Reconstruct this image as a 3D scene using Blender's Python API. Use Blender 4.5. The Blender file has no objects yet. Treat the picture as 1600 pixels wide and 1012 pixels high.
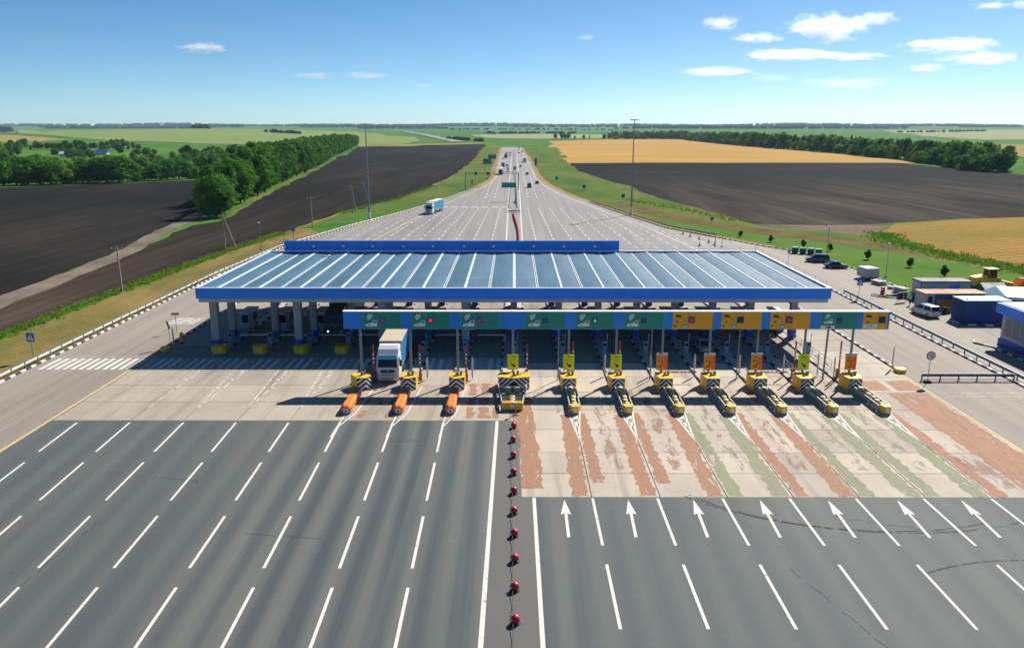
import bpy, bmesh, math, random
import numpy as np
from mathutils import Vector, Matrix
from mathutils.geometry import tessellate_polygon

random.seed(7)
SC = bpy.context.scene
COL = SC.collection
PI = math.pi

# ---------------------------------------------------------------- camera
CAM_H = 27.0                       # a drone 27 m above the lanes
F_PX, CX, CY = 1244.0, 800.0, 506.0
PITCH = math.atan((506.0 - 203.0) / F_PX)
YAW = math.atan(3.0 / F_PX)
cam = bpy.data.cameras.new('camera')
cam.sensor_width = 36.0
cam.lens = 36.0 * F_PX / 1600.0
cam.clip_start = 0.5
cam.clip_end = 60000.0
cam_ob = bpy.data.objects.new('camera', cam)
COL.objects.link(cam_ob)
cam_ob.location = (0, 0, CAM_H)
cam_ob.rotation_euler = (PI / 2 - PITCH, 0, YAW)
SC.camera = cam_ob

# ---------------------------------------------------------------- world, sun, exposure
SUN_DIR = Vector((0.70, 0.93, 1.0)).normalized()      # towards the sun: ahead and to the right
SUN_EL = math.asin(SUN_DIR.z)
SUN_AZ = math.atan2(SUN_DIR.x, SUN_DIR.y)             # clockwise from +Y
world = bpy.data.worlds.new('World')
SC.world = world
world.use_nodes = True
wn, wl = world.node_tree.nodes, world.node_tree.links
wn.clear()
w_out = wn.new('ShaderNodeOutputWorld')
w_bg = wn.new('ShaderNodeBackground')
w_sky = wn.new('ShaderNodeTexSky')
w_sky.sky_type = 'NISHITA'
w_sky.sun_disc = False
w_sky.sun_elevation = SUN_EL
w_sky.sun_rotation = SUN_AZ
w_sky.altitude = 200.0
w_sky.air_density = 0.5
w_sky.dust_density = 0.3
w_sky.ozone_density = 1.0
w_bg.inputs['Strength'].default_value = 0.073
w_mix = wn.new('ShaderNodeMix'); w_mix.data_type = 'RGBA'; w_mix.blend_type = 'MULTIPLY'
w_mix.inputs[0].default_value = 1.0
w_mix.inputs[7].default_value = (0.93, 1.025, 1.0, 1.0)      # a clear, slightly blue day
wl.new(w_sky.outputs[0], w_mix.inputs[6])
w_hs = wn.new('ShaderNodeHueSaturation')
w_hs.inputs['Saturation'].default_value = 1.26
wl.new(w_mix.outputs[2], w_hs.inputs['Color'])
wl.new(w_hs.outputs[0], w_bg.inputs['Color'])
wl.new(w_bg.outputs[0], w_out.inputs['Surface'])
sun = bpy.data.lights.new('sun', 'SUN')
sun.energy = 5.0
sun.angle = math.radians(0.53)
sun.color = (1.0, 0.93, 0.82)
sun_ob = bpy.data.objects.new('sun', sun)
COL.objects.link(sun_ob)
sun_ob.rotation_euler = (-SUN_DIR).to_track_quat('-Z', 'Y').to_euler()
sun_ob.location = (200, 260, 300)
SC.view_settings.view_transform = 'Standard'
SC.view_settings.look = 'None'
SC.view_settings.gamma = 1.0
SC.view_settings.use_curve_mapping = False
SC.view_settings.exposure = 0.66
cy = SC.cycles
cy.use_denoising = True
cy.max_bounces = 16
cy.diffuse_bounces = 3
cy.glossy_bounces = 2
cy.transmission_bounces = 4
cy.transparent_max_bounces = 12
cy.volume_bounces = 16
cy.caustics_reflective = False
cy.caustics_refractive = False
cy.use_adaptive_sampling = True
cy.adaptive_threshold = 0.015

# ---------------------------------------------------------------- the lie of the land
def ss(a, b, v):
    t = min(1.0, max(0.0, (v - a) / (b - a)))
    return t * t * (3 - 2 * t)

def land(x, y):
    """height of the country: flat round the plaza, a dip past the crest, hills beyond"""
    h = -11.0 * math.exp(-((y - 1640.0) / 190.0) ** 2) * math.exp(-(x / 260.0) ** 2)
    if y > 1900.0:
        h += 56.0 * ((y - 1900.0) / 6200.0) ** 1.25
    h += 24.0 * math.exp(-((x + 1150.0) / 800.0) ** 2 - ((y - 3000.0) / 900.0) ** 2)
    h += 8.0 * math.exp(-((x - 1500.0) / 900.0) ** 2 - ((y - 5200.0) / 1200.0) ** 2)
    h -= 5.0 * math.exp(-((x + 330.0) / 160.0) ** 2 - ((y - 640.0) / 170.0) ** 2)
    return h

CP, SP = math.cos(PITCH), math.sin(PITCH)
CYW, SYW = math.cos(YAW), math.sin(YAW)
def ray(px, py):
    dx, dy = px - CX, py - CY
    fx, fy, fz = dx, F_PX * CP - dy * SP, -(F_PX * SP + dy * CP)
    return (fx * CYW - fy * SYW, fx * SYW + fy * CYW, fz)

def gp(px, py):
    """ground point surveyed from the aerial photograph"""
    rx, ry, rz = ray(px, py)
    n = math.sqrt(rx * rx + ry * ry)
    rx, ry, rz = rx / n, ry / n, rz / n
    d, step = 20.0, 1.0
    prev = d
    while d < 14000.0:
        if CAM_H + rz * d <= land(rx * d, ry * d):
            lo, hi = prev, d
            for _ in range(24):
                m = (lo + hi) / 2
                if CAM_H + rz * m <= land(rx * m, ry * m): hi = m
                else: lo = m
            return (rx * hi, ry * hi)
        prev = d
        d *= 1.012
    return (rx * 9000.0, ry * 9000.0)

# ---------------------------------------------------------------- materials
def new_mat(name):
    m = bpy.data.materials.new(name)
    m.use_nodes = True
    nt = m.node_tree
    nt.nodes.clear()
    out = nt.nodes.new('ShaderNodeOutputMaterial')
    b = nt.nodes.new('ShaderNodeBsdfPrincipled')
    nt.links.new(b.outputs[0], out.inputs[0])
    return m, nt, b

def nd(nt, kind, **kw):
    n = nt.nodes.new(kind)
    for k, v in kw.items():
        if hasattr(n, k): setattr(n, k, v)
        else: n.inputs[k].default_value = v
    return n

def noise(nt, vec, scale, detail=4, rough=0.55, dist=0.0):
    n = nt.nodes.new('ShaderNodeTexNoise')
    n.inputs['Scale'].default_value = scale
    n.inputs['Detail'].default_value = detail
    n.inputs['Roughness'].default_value = rough
    n.inputs['Distortion'].default_value = dist
    nt.links.new(vec, n.inputs['Vector'])
    return n.outputs['Fac']

def mapping(nt, vec, scale=(1, 1, 1), rot=(0, 0, 0)):
    n = nt.nodes.new('ShaderNodeMapping')
    n.inputs['Scale'].default_value = scale
    n.inputs['Rotation'].default_value = rot
    nt.links.new(vec, n.inputs['Vector'])
    return n.outputs[0]

def ramp(nt, fac, stops, const=False):
    n = nt.nodes.new('ShaderNodeValToRGB')
    if const: n.color_ramp.interpolation = 'CONSTANT'
    e = n.color_ramp.elements
    while len(e) < len(stops): e.new(0.5)
    for i, (p, c) in enumerate(stops):
        e[i].position = p
        e[i].color = (c[0], c[1], c[2], 1.0) if not isinstance(c, (int, float)) else (c, c, c, 1)
    nt.links.new(fac, n.inputs[0])
    return n.outputs[0]

def mixc(nt, fac, a, b, mode='MIX'):
    n = nt.nodes.new('ShaderNodeMix')
    n.data_type = 'RGBA'
    n.blend_type = mode
    for s, v in ((0, fac), (6, a), (7, b)):
        if hasattr(v, 'is_linked') or hasattr(v, 'links'): nt.links.new(v, n.inputs[s])
        elif isinstance(v, (int, float)): n.inputs[s].default_value = v
        else: n.inputs[s].default_value = (v[0], v[1], v[2], 1)
    return n.outputs[2]

def math_n(nt, op, a, b=None, clamp=False):
    n = nt.nodes.new('ShaderNodeMath')
    n.operation = op
    n.use_clamp = clamp
    for i, v in enumerate((a, b)):
        if v is None: continue
        if isinstance(v, (int, float)): n.inputs[i].default_value = v
        else: nt.links.new(v, n.inputs[i])
    return n.outputs[0]

def bump(nt, bsdf, h, strength=0.3, dist=0.02):
    n = nt.nodes.new('ShaderNodeBump')
    n.inputs['Strength'].default_value = strength
    n.inputs['Distance'].default_value = dist
    nt.links.new(h, n.inputs['Height'])
    nt.links.new(n.outputs[0], bsdf.inputs['Normal'])

def worldpos(nt):
    return nt.nodes.new('ShaderNodeNewGeometry').outputs['Position']

def objpos(nt):
    return nt.nodes.new('ShaderNodeTexCoord').outputs['Object']

def paint(name, c, rough=0.5, var=0.18, scale=1.3, metal=0.0, spec=0.5, bumpy=0.0):
    """coated or moulded surface with faint grime"""
    m, nt, b = new_mat(name)
    p = objpos(nt)
    f = noise(nt, p, scale, 5, 0.65)
    dark = tuple(v * (1 - var) for v in c)
    lite = tuple(min(1, v * (1 + var * 0.6)) for v in c)
    col = ramp(nt, f, [(0.3, dark), (0.55, c), (0.75, lite)])
    nt.links.new(col, b.inputs['Base Color'])
    r = ramp(nt, f, [(0.3, min(1, rough + 0.12)), (0.7, max(0.03, rough - 0.08))])
    nt.links.new(r, b.inputs['Roughness'])
    b.inputs['Metallic'].default_value = metal
    b.inputs['Specular IOR Level'].default_value = spec
    if bumpy: bump(nt, b, noise(nt, p, scale * 14, 3), bumpy, 0.01)
    return m

def ground(name, stops, scale, stretch=(1, 1, 1), rot=0.0, fine=1.5, fine_amt=0.25, rough=0.95, bumpy=0.4, bdist=0.05, spec=0.03, extra=None):
    """open ground: broad patches, streaks and fine grain in world space"""
    m, nt, b = new_mat(name)
    p = worldpos(nt)
    q = mapping(nt, p, stretch, (0, 0, rot))
    f = noise(nt, q, scale, 6, 0.6, 0.4)
    col = ramp(nt, f, stops)
    g = noise(nt, p, fine, 4, 0.7)
    gr = ramp(nt, g, [(0.28, 1 - fine_amt), (0.72, 1 + fine_amt * 0.7)])
    col = mixc(nt, 1.0, col, gr, 'MULTIPLY')
    if extra: col = extra(nt, p, col)
    nt.links.new(col, b.inputs['Base Color'])
    b.inputs['Roughness'].default_value = rough
    b.inputs['Specular IOR Level'].default_value = spec
    if bumpy: bump(nt, b, g, bumpy, bdist)
    return m

# ---------------------------------------------------------------- mesh builder
class MB:
    def __init__(s):
        s.v, s.f, s.m, s.sm = [], [], [], []
    def add(s, vs, fs, mat=0, smooth=False):
        o = len(s.v)
        s.v.extend(vs)
        for f in fs:
            s.f.append([i + o for i in f]); s.m.append(mat); s.sm.append(smooth)
    def box(s, c, d, mat=0, rz=0.0, taper=1.0):
        x, y, z = d[0] / 2, d[1] / 2, d[2] / 2
        k = taper
        P = [(-x, -y, -z), (x, -y, -z), (x, y, -z), (-x, y, -z), (-x * k, -y * k, z), (x * k, -y * k, z), (x * k, y * k, z), (-x * k, y * k, z)]
        cs, sn = math.cos(rz), math.sin(rz)
        P = [(a * cs - b * sn + c[0], a * sn + b * cs + c[1], e + c[2]) for a, b, e in P]
        s.add(P, [(0, 3, 2, 1), (4, 5, 6, 7), (0, 1, 5, 4), (1, 2, 6, 5), (2, 3, 7, 6), (3, 0, 4, 7)], mat)
        return s
    def bbox(s, c, d, bev=0.03, mat=0, rz=0.0):
        """box with chamfered vertical and top edges"""
        x, y = d[0] / 2, d[1] / 2
        b = min(bev, x * 0.9, y * 0.9, d[2] * 0.45)
        def ring(i, z):
            X, Y = x - i, y - i
            return [(-X + b, -Y, z), (X - b, -Y, z), (X, -Y + b, z), (X, Y - b, z), (X - b, Y, z), (-X + b, Y, z), (-X, Y - b, z), (-X, -Y + b, z)]
        z0, z1 = -d[2] / 2, d[2] / 2
        P = ring(0, z0) + ring(0, z1 - b) + ring(b, z1)
        cs, sn = math.cos(rz), math.sin(rz)
        P = [(a * cs - e * sn + c[0], a * sn + e * cs + c[1], z + c[2]) for a, e, z in P]
        F = [tuple(range(7, -1, -1)), tuple(range(16, 24))]
        for r in (0, 8):
            for i in range(8):
                j = (i + 1) % 8
                F.append((r + i, r + j, r + 8 + j, r + 8 + i))
        s.add(P, F, mat)
        return s
    def cyl(s, p0, p1, r0, r1=None, n=10, mat=0, caps=True, smooth=True):
        r1 = r0 if r1 is None else r1
        a, b = Vector(p0), Vector(p1)
        d = (b - a)
        if d.length < 1e-9: return s
        d.normalize()
        u = d.orthogonal().normalized(); w = d.cross(u)
        A, B = [], []
        for i in range(n):
            t = 2 * PI * i / n
            e = u * math.cos(t) + w * math.sin(t)
            A.append(tuple(a + e * r0)); B.append(tuple(b + e * r1))
        s.add(A + B, [(i, (i + 1) % n, n + (i + 1) % n, n + i) for i in range(n)], mat, smooth)
        if caps:
            s.add(list(A), [tuple(range(n - 1, -1, -1))], mat)
            s.add(list(B), [tuple(range(n))], mat)
        return s
    def tube(s, pts, r, n=6, mat=0):
        for a, b in zip(pts[:-1], pts[1:]): s.cyl(a, b, r, r, n, mat)
        return s
    def lathe(s, prof, c, n=14, mat=0, smooth=True):
        P = []
        for r, z in prof:
            for i in range(n):
                t = 2 * PI * i / n
                P.append((c[0] + r * math.cos(t), c[1] + r * math.sin(t), c[2] + z))
        F = []
        for k in range(len(prof) - 1):
            for i in range(n):
                j = (i + 1) % n
                F.append((k * n + i, k * n + j, (k + 1) * n + j, (k + 1) * n + i))
        F.append(tuple(range(n - 1, -1, -1)))
        o = (len(prof) - 1) * n
        F.append(tuple(range(o, o + n)))
        s.add(P, F, mat, smooth)
        return s
    def poly(s, pts, mat=0):
        s.add([tuple(p) for p in pts], [tuple(range(len(pts)))], mat)
        return s
    def prism(s, pts2, lo, hi, axis='z', mat=0, smooth=False):
        """extrude a counter-clockwise outline; axis x: pts are (y,z); axis y: (x,z); axis z: (x,y)"""
        def at(p, h):
            if axis == 'z': return (p[0], p[1], h)
            if axis == 'x': return (h, p[0], p[1])
            return (p[0], h, p[1])
        n = len(pts2)
        P = [at(p, lo) for p in pts2] + [at(p, hi) for p in pts2]
        F = [tuple(range(n - 1, -1, -1)), tuple(range(n, 2 * n))] + [(i, (i + 1) % n, n + (i + 1) % n, n + i) for i in range(n)]
        if axis == 'y': F = [tuple(reversed(f)) for f in F]
        s.add(P, F, mat, smooth)
        return s
    def loft(s, rings, mat=0, smooth=True, caps=True):
        n = len(rings[0])
        P = [tuple(p) for r in rings for p in r]
        F = []
        for k in range(len(rings) - 1):
            for i in range(n):
                j = (i + 1) % n
                F.append((k * n + i, k * n + j, (k + 1) * n + j, (k + 1) * n + i))
        s.add(P, F, mat, smooth)
        if caps:
            s.add([tuple(p) for p in rings[0]], [tuple(range(n - 1, -1, -1))], mat)
            s.add([tuple(p) for p in rings[-1]], [tuple(range(n))], mat)
        return s
    def mesh(s, name, mats):
        me = bpy.data.meshes.new(name)
        me.from_pydata(s.v, [], s.f)
        mats = mats if isinstance(mats, (list, tuple)) else [mats]
        for m in mats: me.materials.append(m)
        me.polygons.foreach_set('material_index', s.m)
        me.polygons.foreach_set('use_smooth', s.sm)
        me.update()
        return me
    def build(s, name, mats, parent=None, loc=None, rz=0.0):
        return link(name, s.mesh(name, mats), parent, loc, rz)

def link(name, me, parent=None, loc=None, rz=0.0):
    o = bpy.data.objects.new(name, me)
    COL.objects.link(o)
    if parent is not None: o.parent = parent
    if loc is not None: o.location = loc
    if rz: o.rotation_euler = (0, 0, rz)
    return o

def tag(o, label=None, cat=None, group=None, kind=None):
    if label: o['label'] = label
    if cat: o['category'] = cat
    if group: o['group'] = group
    if kind: o['kind'] = kind
    return o

def thing(name, label, cat, loc=(0, 0, 0), rz=0.0, group=None):
    o = bpy.data.objects.new(name, None)
    o.empty_display_size = 0.3
    COL.objects.link(o)
    o.location = loc
    o.rotation_euler = (0, 0, rz)
    return tag(o, label, cat, group)

KIDS = {}
def copy_tree(o, loc=None, rz=None, label=None, parent=None, color=None):
    c = o.copy()
    COL.objects.link(c)
    if parent is not None: c.parent = parent
    if color is not None: c.color = color
    for ch in o.children: copy_tree(ch, parent=c, color=color)
    if loc is not None: c.location = loc
    if rz is not None: c.rotation_euler = (0, 0, rz)
    if label: c['label'] = label
    return c

ORD = ['first', 'second', 'third', 'fourth', 'fifth', 'sixth', 'seventh', 'eighth', 'ninth', 'tenth', 'eleventh', 'twelfth', 'thirteenth', 'fourteenth', 'fifteenth', 'sixteenth', 'seventeenth', 'eighteenth', 'nineteenth', 'twentieth']
def structure(o, label=None, cat=None):
    return tag(o, label, cat, kind='structure')

# ---------------------------------------------------------------- ground sheets
XL = [-9000, -7000, -5600, -4400, -3600, -3000] + list(range(-2600, -600, 100)) + list(range(-600, 601, 40)) + list(range(700, 2700, 100)) + [3000, 3600, 4400, 5600, 7000, 9000]
YL = [-400, -100, 0, 40, 100, 200, 320] + list(range(400, 1300, 50)) + list(range(1300, 2100, 40)) + list(range(2100, 4200, 75)) + list(range(4200, 9200, 200)) + [9600]

def sheet(name, pts, mat, z=0.0, parent=None, clip=True, far=0.0):
    """a patch of ground: a polygon cut along the terrain grid and laid on the land"""
    bm = bmesh.new()
    tri = tessellate_polygon([[Vector((p[0], p[1], 0)) for p in pts]])
    vs = [bm.verts.new((p[0], p[1], 0)) for p in pts]
    for t in tri:
        try: bm.faces.new([vs[i] for i in t])
        except ValueError: pass
    bmesh.ops.recalc_face_normals(bm, faces=bm.faces[:])
    for f in bm.faces:
        if f.normal.z < 0: f.normal_flip()
    if clip:
        x0, x1 = min(p[0] for p in pts), max(p[0] for p in pts)
        y0, y1 = min(p[1] for p in pts), max(p[1] for p in pts)
        for gx in XL:
            if x0 < gx < x1:
                bmesh.ops.bisect_plane(bm, geom=bm.verts[:] + bm.edges[:] + bm.faces[:], dist=1e-4, plane_co=(gx, 0, 0), plane_no=(1, 0, 0))
        for gy in YL:
            if y0 < gy < y1:
                bmesh.ops.bisect_plane(bm, geom=bm.verts[:] + bm.edges[:] + bm.faces[:], dist=1e-4, plane_co=(0, gy, 0), plane_no=(0, 1, 0))
        for v in bm.verts:
            v.co.z = land(v.co.x, v.co.y)
    for v in bm.verts:
        v.co.z += z + far * max(0.0, v.co.y - 1000.0) / 1000.0
    me = bpy.data.meshes.new(name)
    bm.to_mesh(me)
    bm.free()
    me.materials.append(mat)
    return link(name, me, parent)

def ragged(pts, step=6.0, amp=1.0, seed=1):
    """natural edge: subdivide a polygon outline and jitter it sideways"""
    rnd = random.Random(seed)
    out = []
    n = len(pts)
    for i in range(n):
        a, b = pts[i], pts[(i + 1) % n]
        d = math.hypot(b[0] - a[0], b[1] - a[1])
        st = step * max(1.0, (abs(a[1]) + abs(b[1])) / 2 / 200.0)
        k = max(1, min(40, int(d / st)))
        nx, ny = -(b[1] - a[1]) / (d + 1e-6), (b[0] - a[0]) / (d + 1e-6)
        for j in range(k):
            t = j / k
            w = rnd.uniform(-amp, amp) * max(1.0, (abs(a[1]) + abs(b[1])) / 2 / 250.0) if 0 < j else 0.0
            out.append((a[0] + (b[0] - a[0]) * t + nx * w, a[1] + (b[1] - a[1]) * t + ny * w))
    return out

def strip(pts, w0, w1=None):
    """polygon along a polyline with half-widths w0 (left) and w1 (right)"""
    w1 = w0 if w1 is None else w1
    L, R = [], []
    for i, p in enumerate(pts):
        a = pts[max(0, i - 1)]; b = pts[min(len(pts) - 1, i + 1)]
        d = math.hypot(b[0] - a[0], b[1] - a[1])
        nx, ny = -(b[1] - a[1]) / d, (b[0] - a[0]) / d
        L.append((p[0] + nx * w0, p[1] + ny * w0)); R.append((p[0] - nx * w1, p[1] - ny * w1))
    return L + R[::-1]
# ================================================================ GROUND AND FIELDS
def furrows(scale, rot, amt):
    def fn(nt, p, col):
        q = mapping(nt, p, (scale, scale * 0.02, 1), (0, 0, rot))
        f = noise(nt, q, 1.0, 2, 0.5)
        g = ramp(nt, f, [(0.35, 1 - amt), (0.65, 1 + amt)])
        return mixc(nt, 1.0, col, g, 'MULTIPLY')
    return fn

def dry_margin(y0, y1, c, scale, rot, amt):
    """drier, paler earth towards the road, broken into bands by the harrow"""
    fu = furrows(scale, rot, amt)
    def fn(nt, p, col):
        sx = nt.nodes.new('ShaderNodeSeparateXYZ')
        nt.links.new(p, sx.inputs[0])
        mr = nt.nodes.new('ShaderNodeMapRange')
        mr.inputs['From Min'].default_value = y1
        mr.inputs['From Max'].default_value = y0
        nt.links.new(sx.outputs['Y'], mr.inputs['Value'])
        f = noise(nt, mapping(nt, p, (0.03, 0.006, 1), (0, 0, rot)), 1.0, 5, 0.65, 0.6)
        m = math_n(nt, 'MULTIPLY', mr.outputs[0], ramp(nt, f, [(0.36, 0.05), (0.47, 0.45), (0.62, 1.0)]))
        return fu(nt, p, mixc(nt, m, col, c))
    return fn

def tramlines(rot, gap):
    """tractor wheelings through a crop"""
    def fn(nt, p, col):
        q = mapping(nt, p, (1 / gap, 1 / gap, 1), (0, 0, rot))
        w = nd(nt, 'ShaderNodeTexWave')
        w.inputs['Scale'].default_value = 1.0
        w.inputs['Distortion'].default_value = 1.2
        w.inputs['Detail'].default_value = 1.0
        w.inputs['Detail Scale'].default_value = 0.12
        nt.links.new(q, w.inputs['Vector'])
        g = ramp(nt, w.outputs['Fac'], [(0.0, 0.45), (0.12, 1.0), (1.0, 1.0)])
        return mixc(nt, 0.8, col, g, 'MULTIPLY')
    return fn

M_MEADOW = ground('meadow_grass', [(0.30, (0.0333, 0.1114, 0.0141)), (0.48, (0.0570, 0.1560, 0.0192)), (0.62, (0.0902, 0.1930, 0.0288)), (0.75, (0.1235, 0.2079, 0.0352))], 0.012, fine=0.35, fine_amt=0.35)
M_VERGE = ground('verge_grass', [(0.26, (0.085, 0.105, 0.026)), (0.42, (0.145, 0.130, 0.040)), (0.56, (0.25, 0.180, 0.070)), (0.72, (0.33, 0.225, 0.115))], 0.055, (1, 0.35, 1), fine=2.2, fine_amt=0.35)
M_LAWN = ground('mown_lawn', [(0.3, (0.0550, 0.1375, 0.0176)), (0.55, (0.0850, 0.1688, 0.0240)), (0.75, (0.1200, 0.1750, 0.0360))], 0.09, (1, 0.6, 1), fine=2.5, fine_amt=0.22)
M_LUSH = ground('lush_grass', [(0.3, (0.0330, 0.1148, 0.0135)), (0.6, (0.0660, 0.1755, 0.0198)), (0.78, (0.1320, 0.2160, 0.0360))], 0.16, fine=1.8, fine_amt=0.4)
M_VERGE_R = ground('green_verge', [(0.28, (0.045, 0.105, 0.016)), (0.48, (0.085, 0.140, 0.026)), (0.62, (0.135, 0.145, 0.040)), (0.78, (0.21, 0.165, 0.065))], 0.05, (1, 0.35, 1), fine=2.2, fine_amt=0.35)
M_DITCH = ground('dry_ditch_grass', [(0.3, (0.085, 0.070, 0.026)), (0.55, (0.135, 0.105, 0.038)), (0.78, (0.18, 0.13, 0.05))], 0.14, fine=1.5, fine_amt=0.35)
M_SOIL_W = ground('ploughed_soil_west', [(0.32, (0.0100, 0.0115, 0.0120)), (0.50, (0.0175, 0.0168, 0.0155)), (0.60, (0.024, 0.022, 0.020)), (0.74, (0.050, 0.040, 0.033))], 0.010, (1.5, 0.6, 1), 0.5, 0.5, 0.2, extra=furrows(0.35, -0.55, 0.22))
M_SOIL_N = ground('ploughed_soil_by_road', [(0.32, (0.0115, 0.0120, 0.0115)), (0.50, (0.0180, 0.0170, 0.0155)), (0.60, (0.028, 0.024, 0.0205)), (0.74, (0.050, 0.038, 0.030))], 0.011, (2.2, 0.5, 1), -0.2, 0.5, 0.2, extra=dry_margin(90, 330, (0.085, 0.062, 0.046), 0.35, -0.35, 0.22))
M_SOIL_E = ground('ploughed_soil_east', [(0.32, (0.0080, 0.0105, 0.0120)), (0.54, (0.0140, 0.0143, 0.0142)), (0.64, (0.021, 0.0195, 0.018)), (0.78, (0.050, 0.041, 0.034))], 0.008, (0.7, 1.6, 1), 0.15, 0.5, 0.2, extra=dry_margin(225, 520, (0.080, 0.063, 0.050), 0.30, 1.30, 0.20))
M_STUBBLE = ground('bare_stubble', [(0.3, (0.07, 0.055, 0.04)), (0.5, (0.15, 0.115, 0.085)), (0.62, (0.20, 0.15, 0.11)), (0.74, (0.10, 0.11, 0.04))], 0.06, (0.6, 1.8, 1), 0, 0.8, 0.4)
M_WHEAT = ground('ripe_wheat_far', [(0.3, (0.3600, 0.2182, 0.0585)), (0.55, (0.4300, 0.2619, 0.0765)), (0.75, (0.4700, 0.3007, 0.0990))], 0.006, (1, 2.5, 1), 0, 0.4, 0.12)
M_WHEAT_N = ground('ripe_wheat_near', [(0.30, (0.175, 0.155, 0.030)), (0.50, (0.265, 0.180, 0.040)), (0.70, (0.34, 0.195, 0.055))], 0.02, (0.6, 1.8, 1), 0.3, 0.6, 0.22, extra=tramlines(1.15, 9.0))
M_HAY = ground('dry_hay_field', [(0.3, (0.21, 0.19, 0.06)), (0.6, (0.29, 0.23, 0.075))], 0.01, fine=0.4, fine_amt=0.15)
M_CROP = ground('pale_green_crop', [(0.3, (0.14, 0.20, 0.060)), (0.55, (0.19, 0.245, 0.080)), (0.75, (0.24, 0.28, 0.10))], 0.004, (0.5, 3, 1), 0.1, 0.2, 0.12)
M_CROP2 = ground('blue_green_crop', [(0.3, (0.05, 0.16, 0.075)), (0.7, (0.075, 0.20, 0.095))], 0.004, (0.5, 3, 1), 0, 0.2, 0.12)
M_CROP3 = ground('faded_crop', [(0.3, (0.22, 0.25, 0.12)), (0.7, (0.30, 0.31, 0.15))], 0.004, (0.5, 3, 1), 0, 0.2, 0.12)
M_TRACK = ground('dirt_track', [(0.3, (0.12, 0.10, 0.082)), (0.6, (0.19, 0.16, 0.13)), (0.75, (0.23, 0.19, 0.155))], 0.08, fine=1.2, fine_amt=0.25)
M_SHOULDER = ground('sandy_shoulder', [(0.3, (0.24, 0.15, 0.075)), (0.55, (0.33, 0.22, 0.12)), (0.75, (0.17, 0.15, 0.06))], 0.05, fine=1.2, fine_amt=0.25)

# the country itself: one sheet to the horizon
tb = MB()
nx, ny = len(XL), len(YL)
tv = [(x, y, land(x, y) - 0.14) for y in YL for x in XL]
tf = [(j * nx + i, j * nx + i + 1, (j + 1) * nx + i + 1, (j + 1) * nx + i) for j in range(ny - 1) for i in range(nx - 1)]
tb.add(tv, tf)
structure(tb.build('terrain', M_MEADOW), 'green meadow country rolling to the horizon', 'terrain')

def field(name, px, mat, z, label, rag=1.0, seed=3, extra_pts=None, far=0.35):
    pts = [gp(*p) for p in px]
    if extra_pts:
        for i, p in extra_pts: pts.insert(i, p)
    pts = ragged(pts, 8.0, rag, seed)
    return structure(sheet(name, pts, mat, z, far=far), label, 'field')

# far country, back to front
field('green_field', [(22, 203), (250, 202), (450, 203), (560, 206), (652, 216), (640, 224), (560, 227), (380, 226), (200, 221), (100, 214), (24, 209)], M_CROP, 0.3, 'broad pale green crop on the rise behind the village', 3)
field('hay_field', [(-60, 211), (30, 212), (80, 216), (108, 219), (60, 222), (-60, 224)], M_HAY, 0.3, 'dry yellow hay field at the far left', 2)
field('blue_green_field', [(720, 203.5), (760, 201), (900, 200.5), (962, 202), (950, 208), (850, 208.5), (745, 206.5)], M_CROP2, 0.3, 'blue green crop under the skyline straight ahead', 3)
field('faded_field', [(735, 211), (850, 209.5), (960, 211), (958, 216.5), (850, 217.5), (760, 216)], M_CROP3, 0.3, 'faded pale crop strip beyond the crest of the road', 3)
field('faded_field', [(1370, 204), (1500, 203), (1680, 203.5), (1680, 217), (1540, 219), (1440, 213)], M_CROP3, 0.3, 'pale crop beyond the right hand wood', 3)
field('hay_field', [(1535, 226), (1680, 226), (1680, 247), (1600, 246), (1560, 236)], M_HAY, 0.3, 'dry yellow field behind the right end of the wood', 2)
field('hay_field', [(560, 227), (660, 225), (757, 223.5), (756, 225), (660, 227), (560, 230)], M_HAY, 0.34, 'narrow ochre strip along the far end of the ploughed field', 1)
# ploughland and wheat
field('ploughed_field', [(-160, 300), (0, 293), (100, 289), (200, 286), (310, 281), (318, 300), (312, 333), (255, 357), (180, 394), (90, 432), (0, 466), (-160, 520)], M_SOIL_W, -0.07, 'dark ploughed field at the left between hedge and track', 1.2)
field('ploughed_field', [(-160, 535), (0, 476), (190, 401), (300, 352), (345, 345), (400, 314), (440, 292), (480, 273), (520, 251), (545, 239), (560, 229.5), (660, 226), (756, 224.5), (748, 246), (722, 268), (700, 287), (660, 303), (600, 323), (560, 333), (520, 338), (470, 352), (430, 375), (360, 394), (200, 465), (0, 525), (-160, 580)], M_SOIL_N, -0.07, 'dark ploughed field between the tree belt and the motorway', 1.0)
field('ploughed_field', [(881, 255), (1000, 254.5), (1200, 254.5), (1410, 254.5), (1500, 265), (1600, 273), (1760, 285), (1760, 335), (1600, 338), (1500, 341), (1400, 347), (1340, 351), (1280, 351), (1180, 349), (1100, 342), (1010, 326), (960, 306), (910, 297), (896, 278)], M_SOIL_E, -0.07, 'dark ploughed field right of the motorway', 1.5)
field('wheat_field', [(860, 221), (955, 218), (1060, 217.5), (1200, 232), (1300, 240), (1400, 250), (1455, 256), (1380, 254), (1200, 254), (1000, 254), (886, 254.5), (878, 240)], M_WHEAT, -0.05, 'golden wheat field below the right hand wood', 1.5)
field('wheat_field', [(1376, 362), (1398, 350), (1500, 342.5), (1600, 339), (1760, 338), (1760, 470), (1600, 420), (1500, 398), (1430, 383), (1390, 372)], M_WHEAT_N, -0.05, 'ochre wheat field with tractor lines behind the depot', 0.8)
field('stubble', [(1180, 350), (1280, 352), (1395, 349), (1374, 362), (1388, 373), (1330, 371), (1250, 364), (1190, 357)], M_STUBBLE, -0.055, 'bare brown stubble between ploughland and ditch', 0.8)
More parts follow.
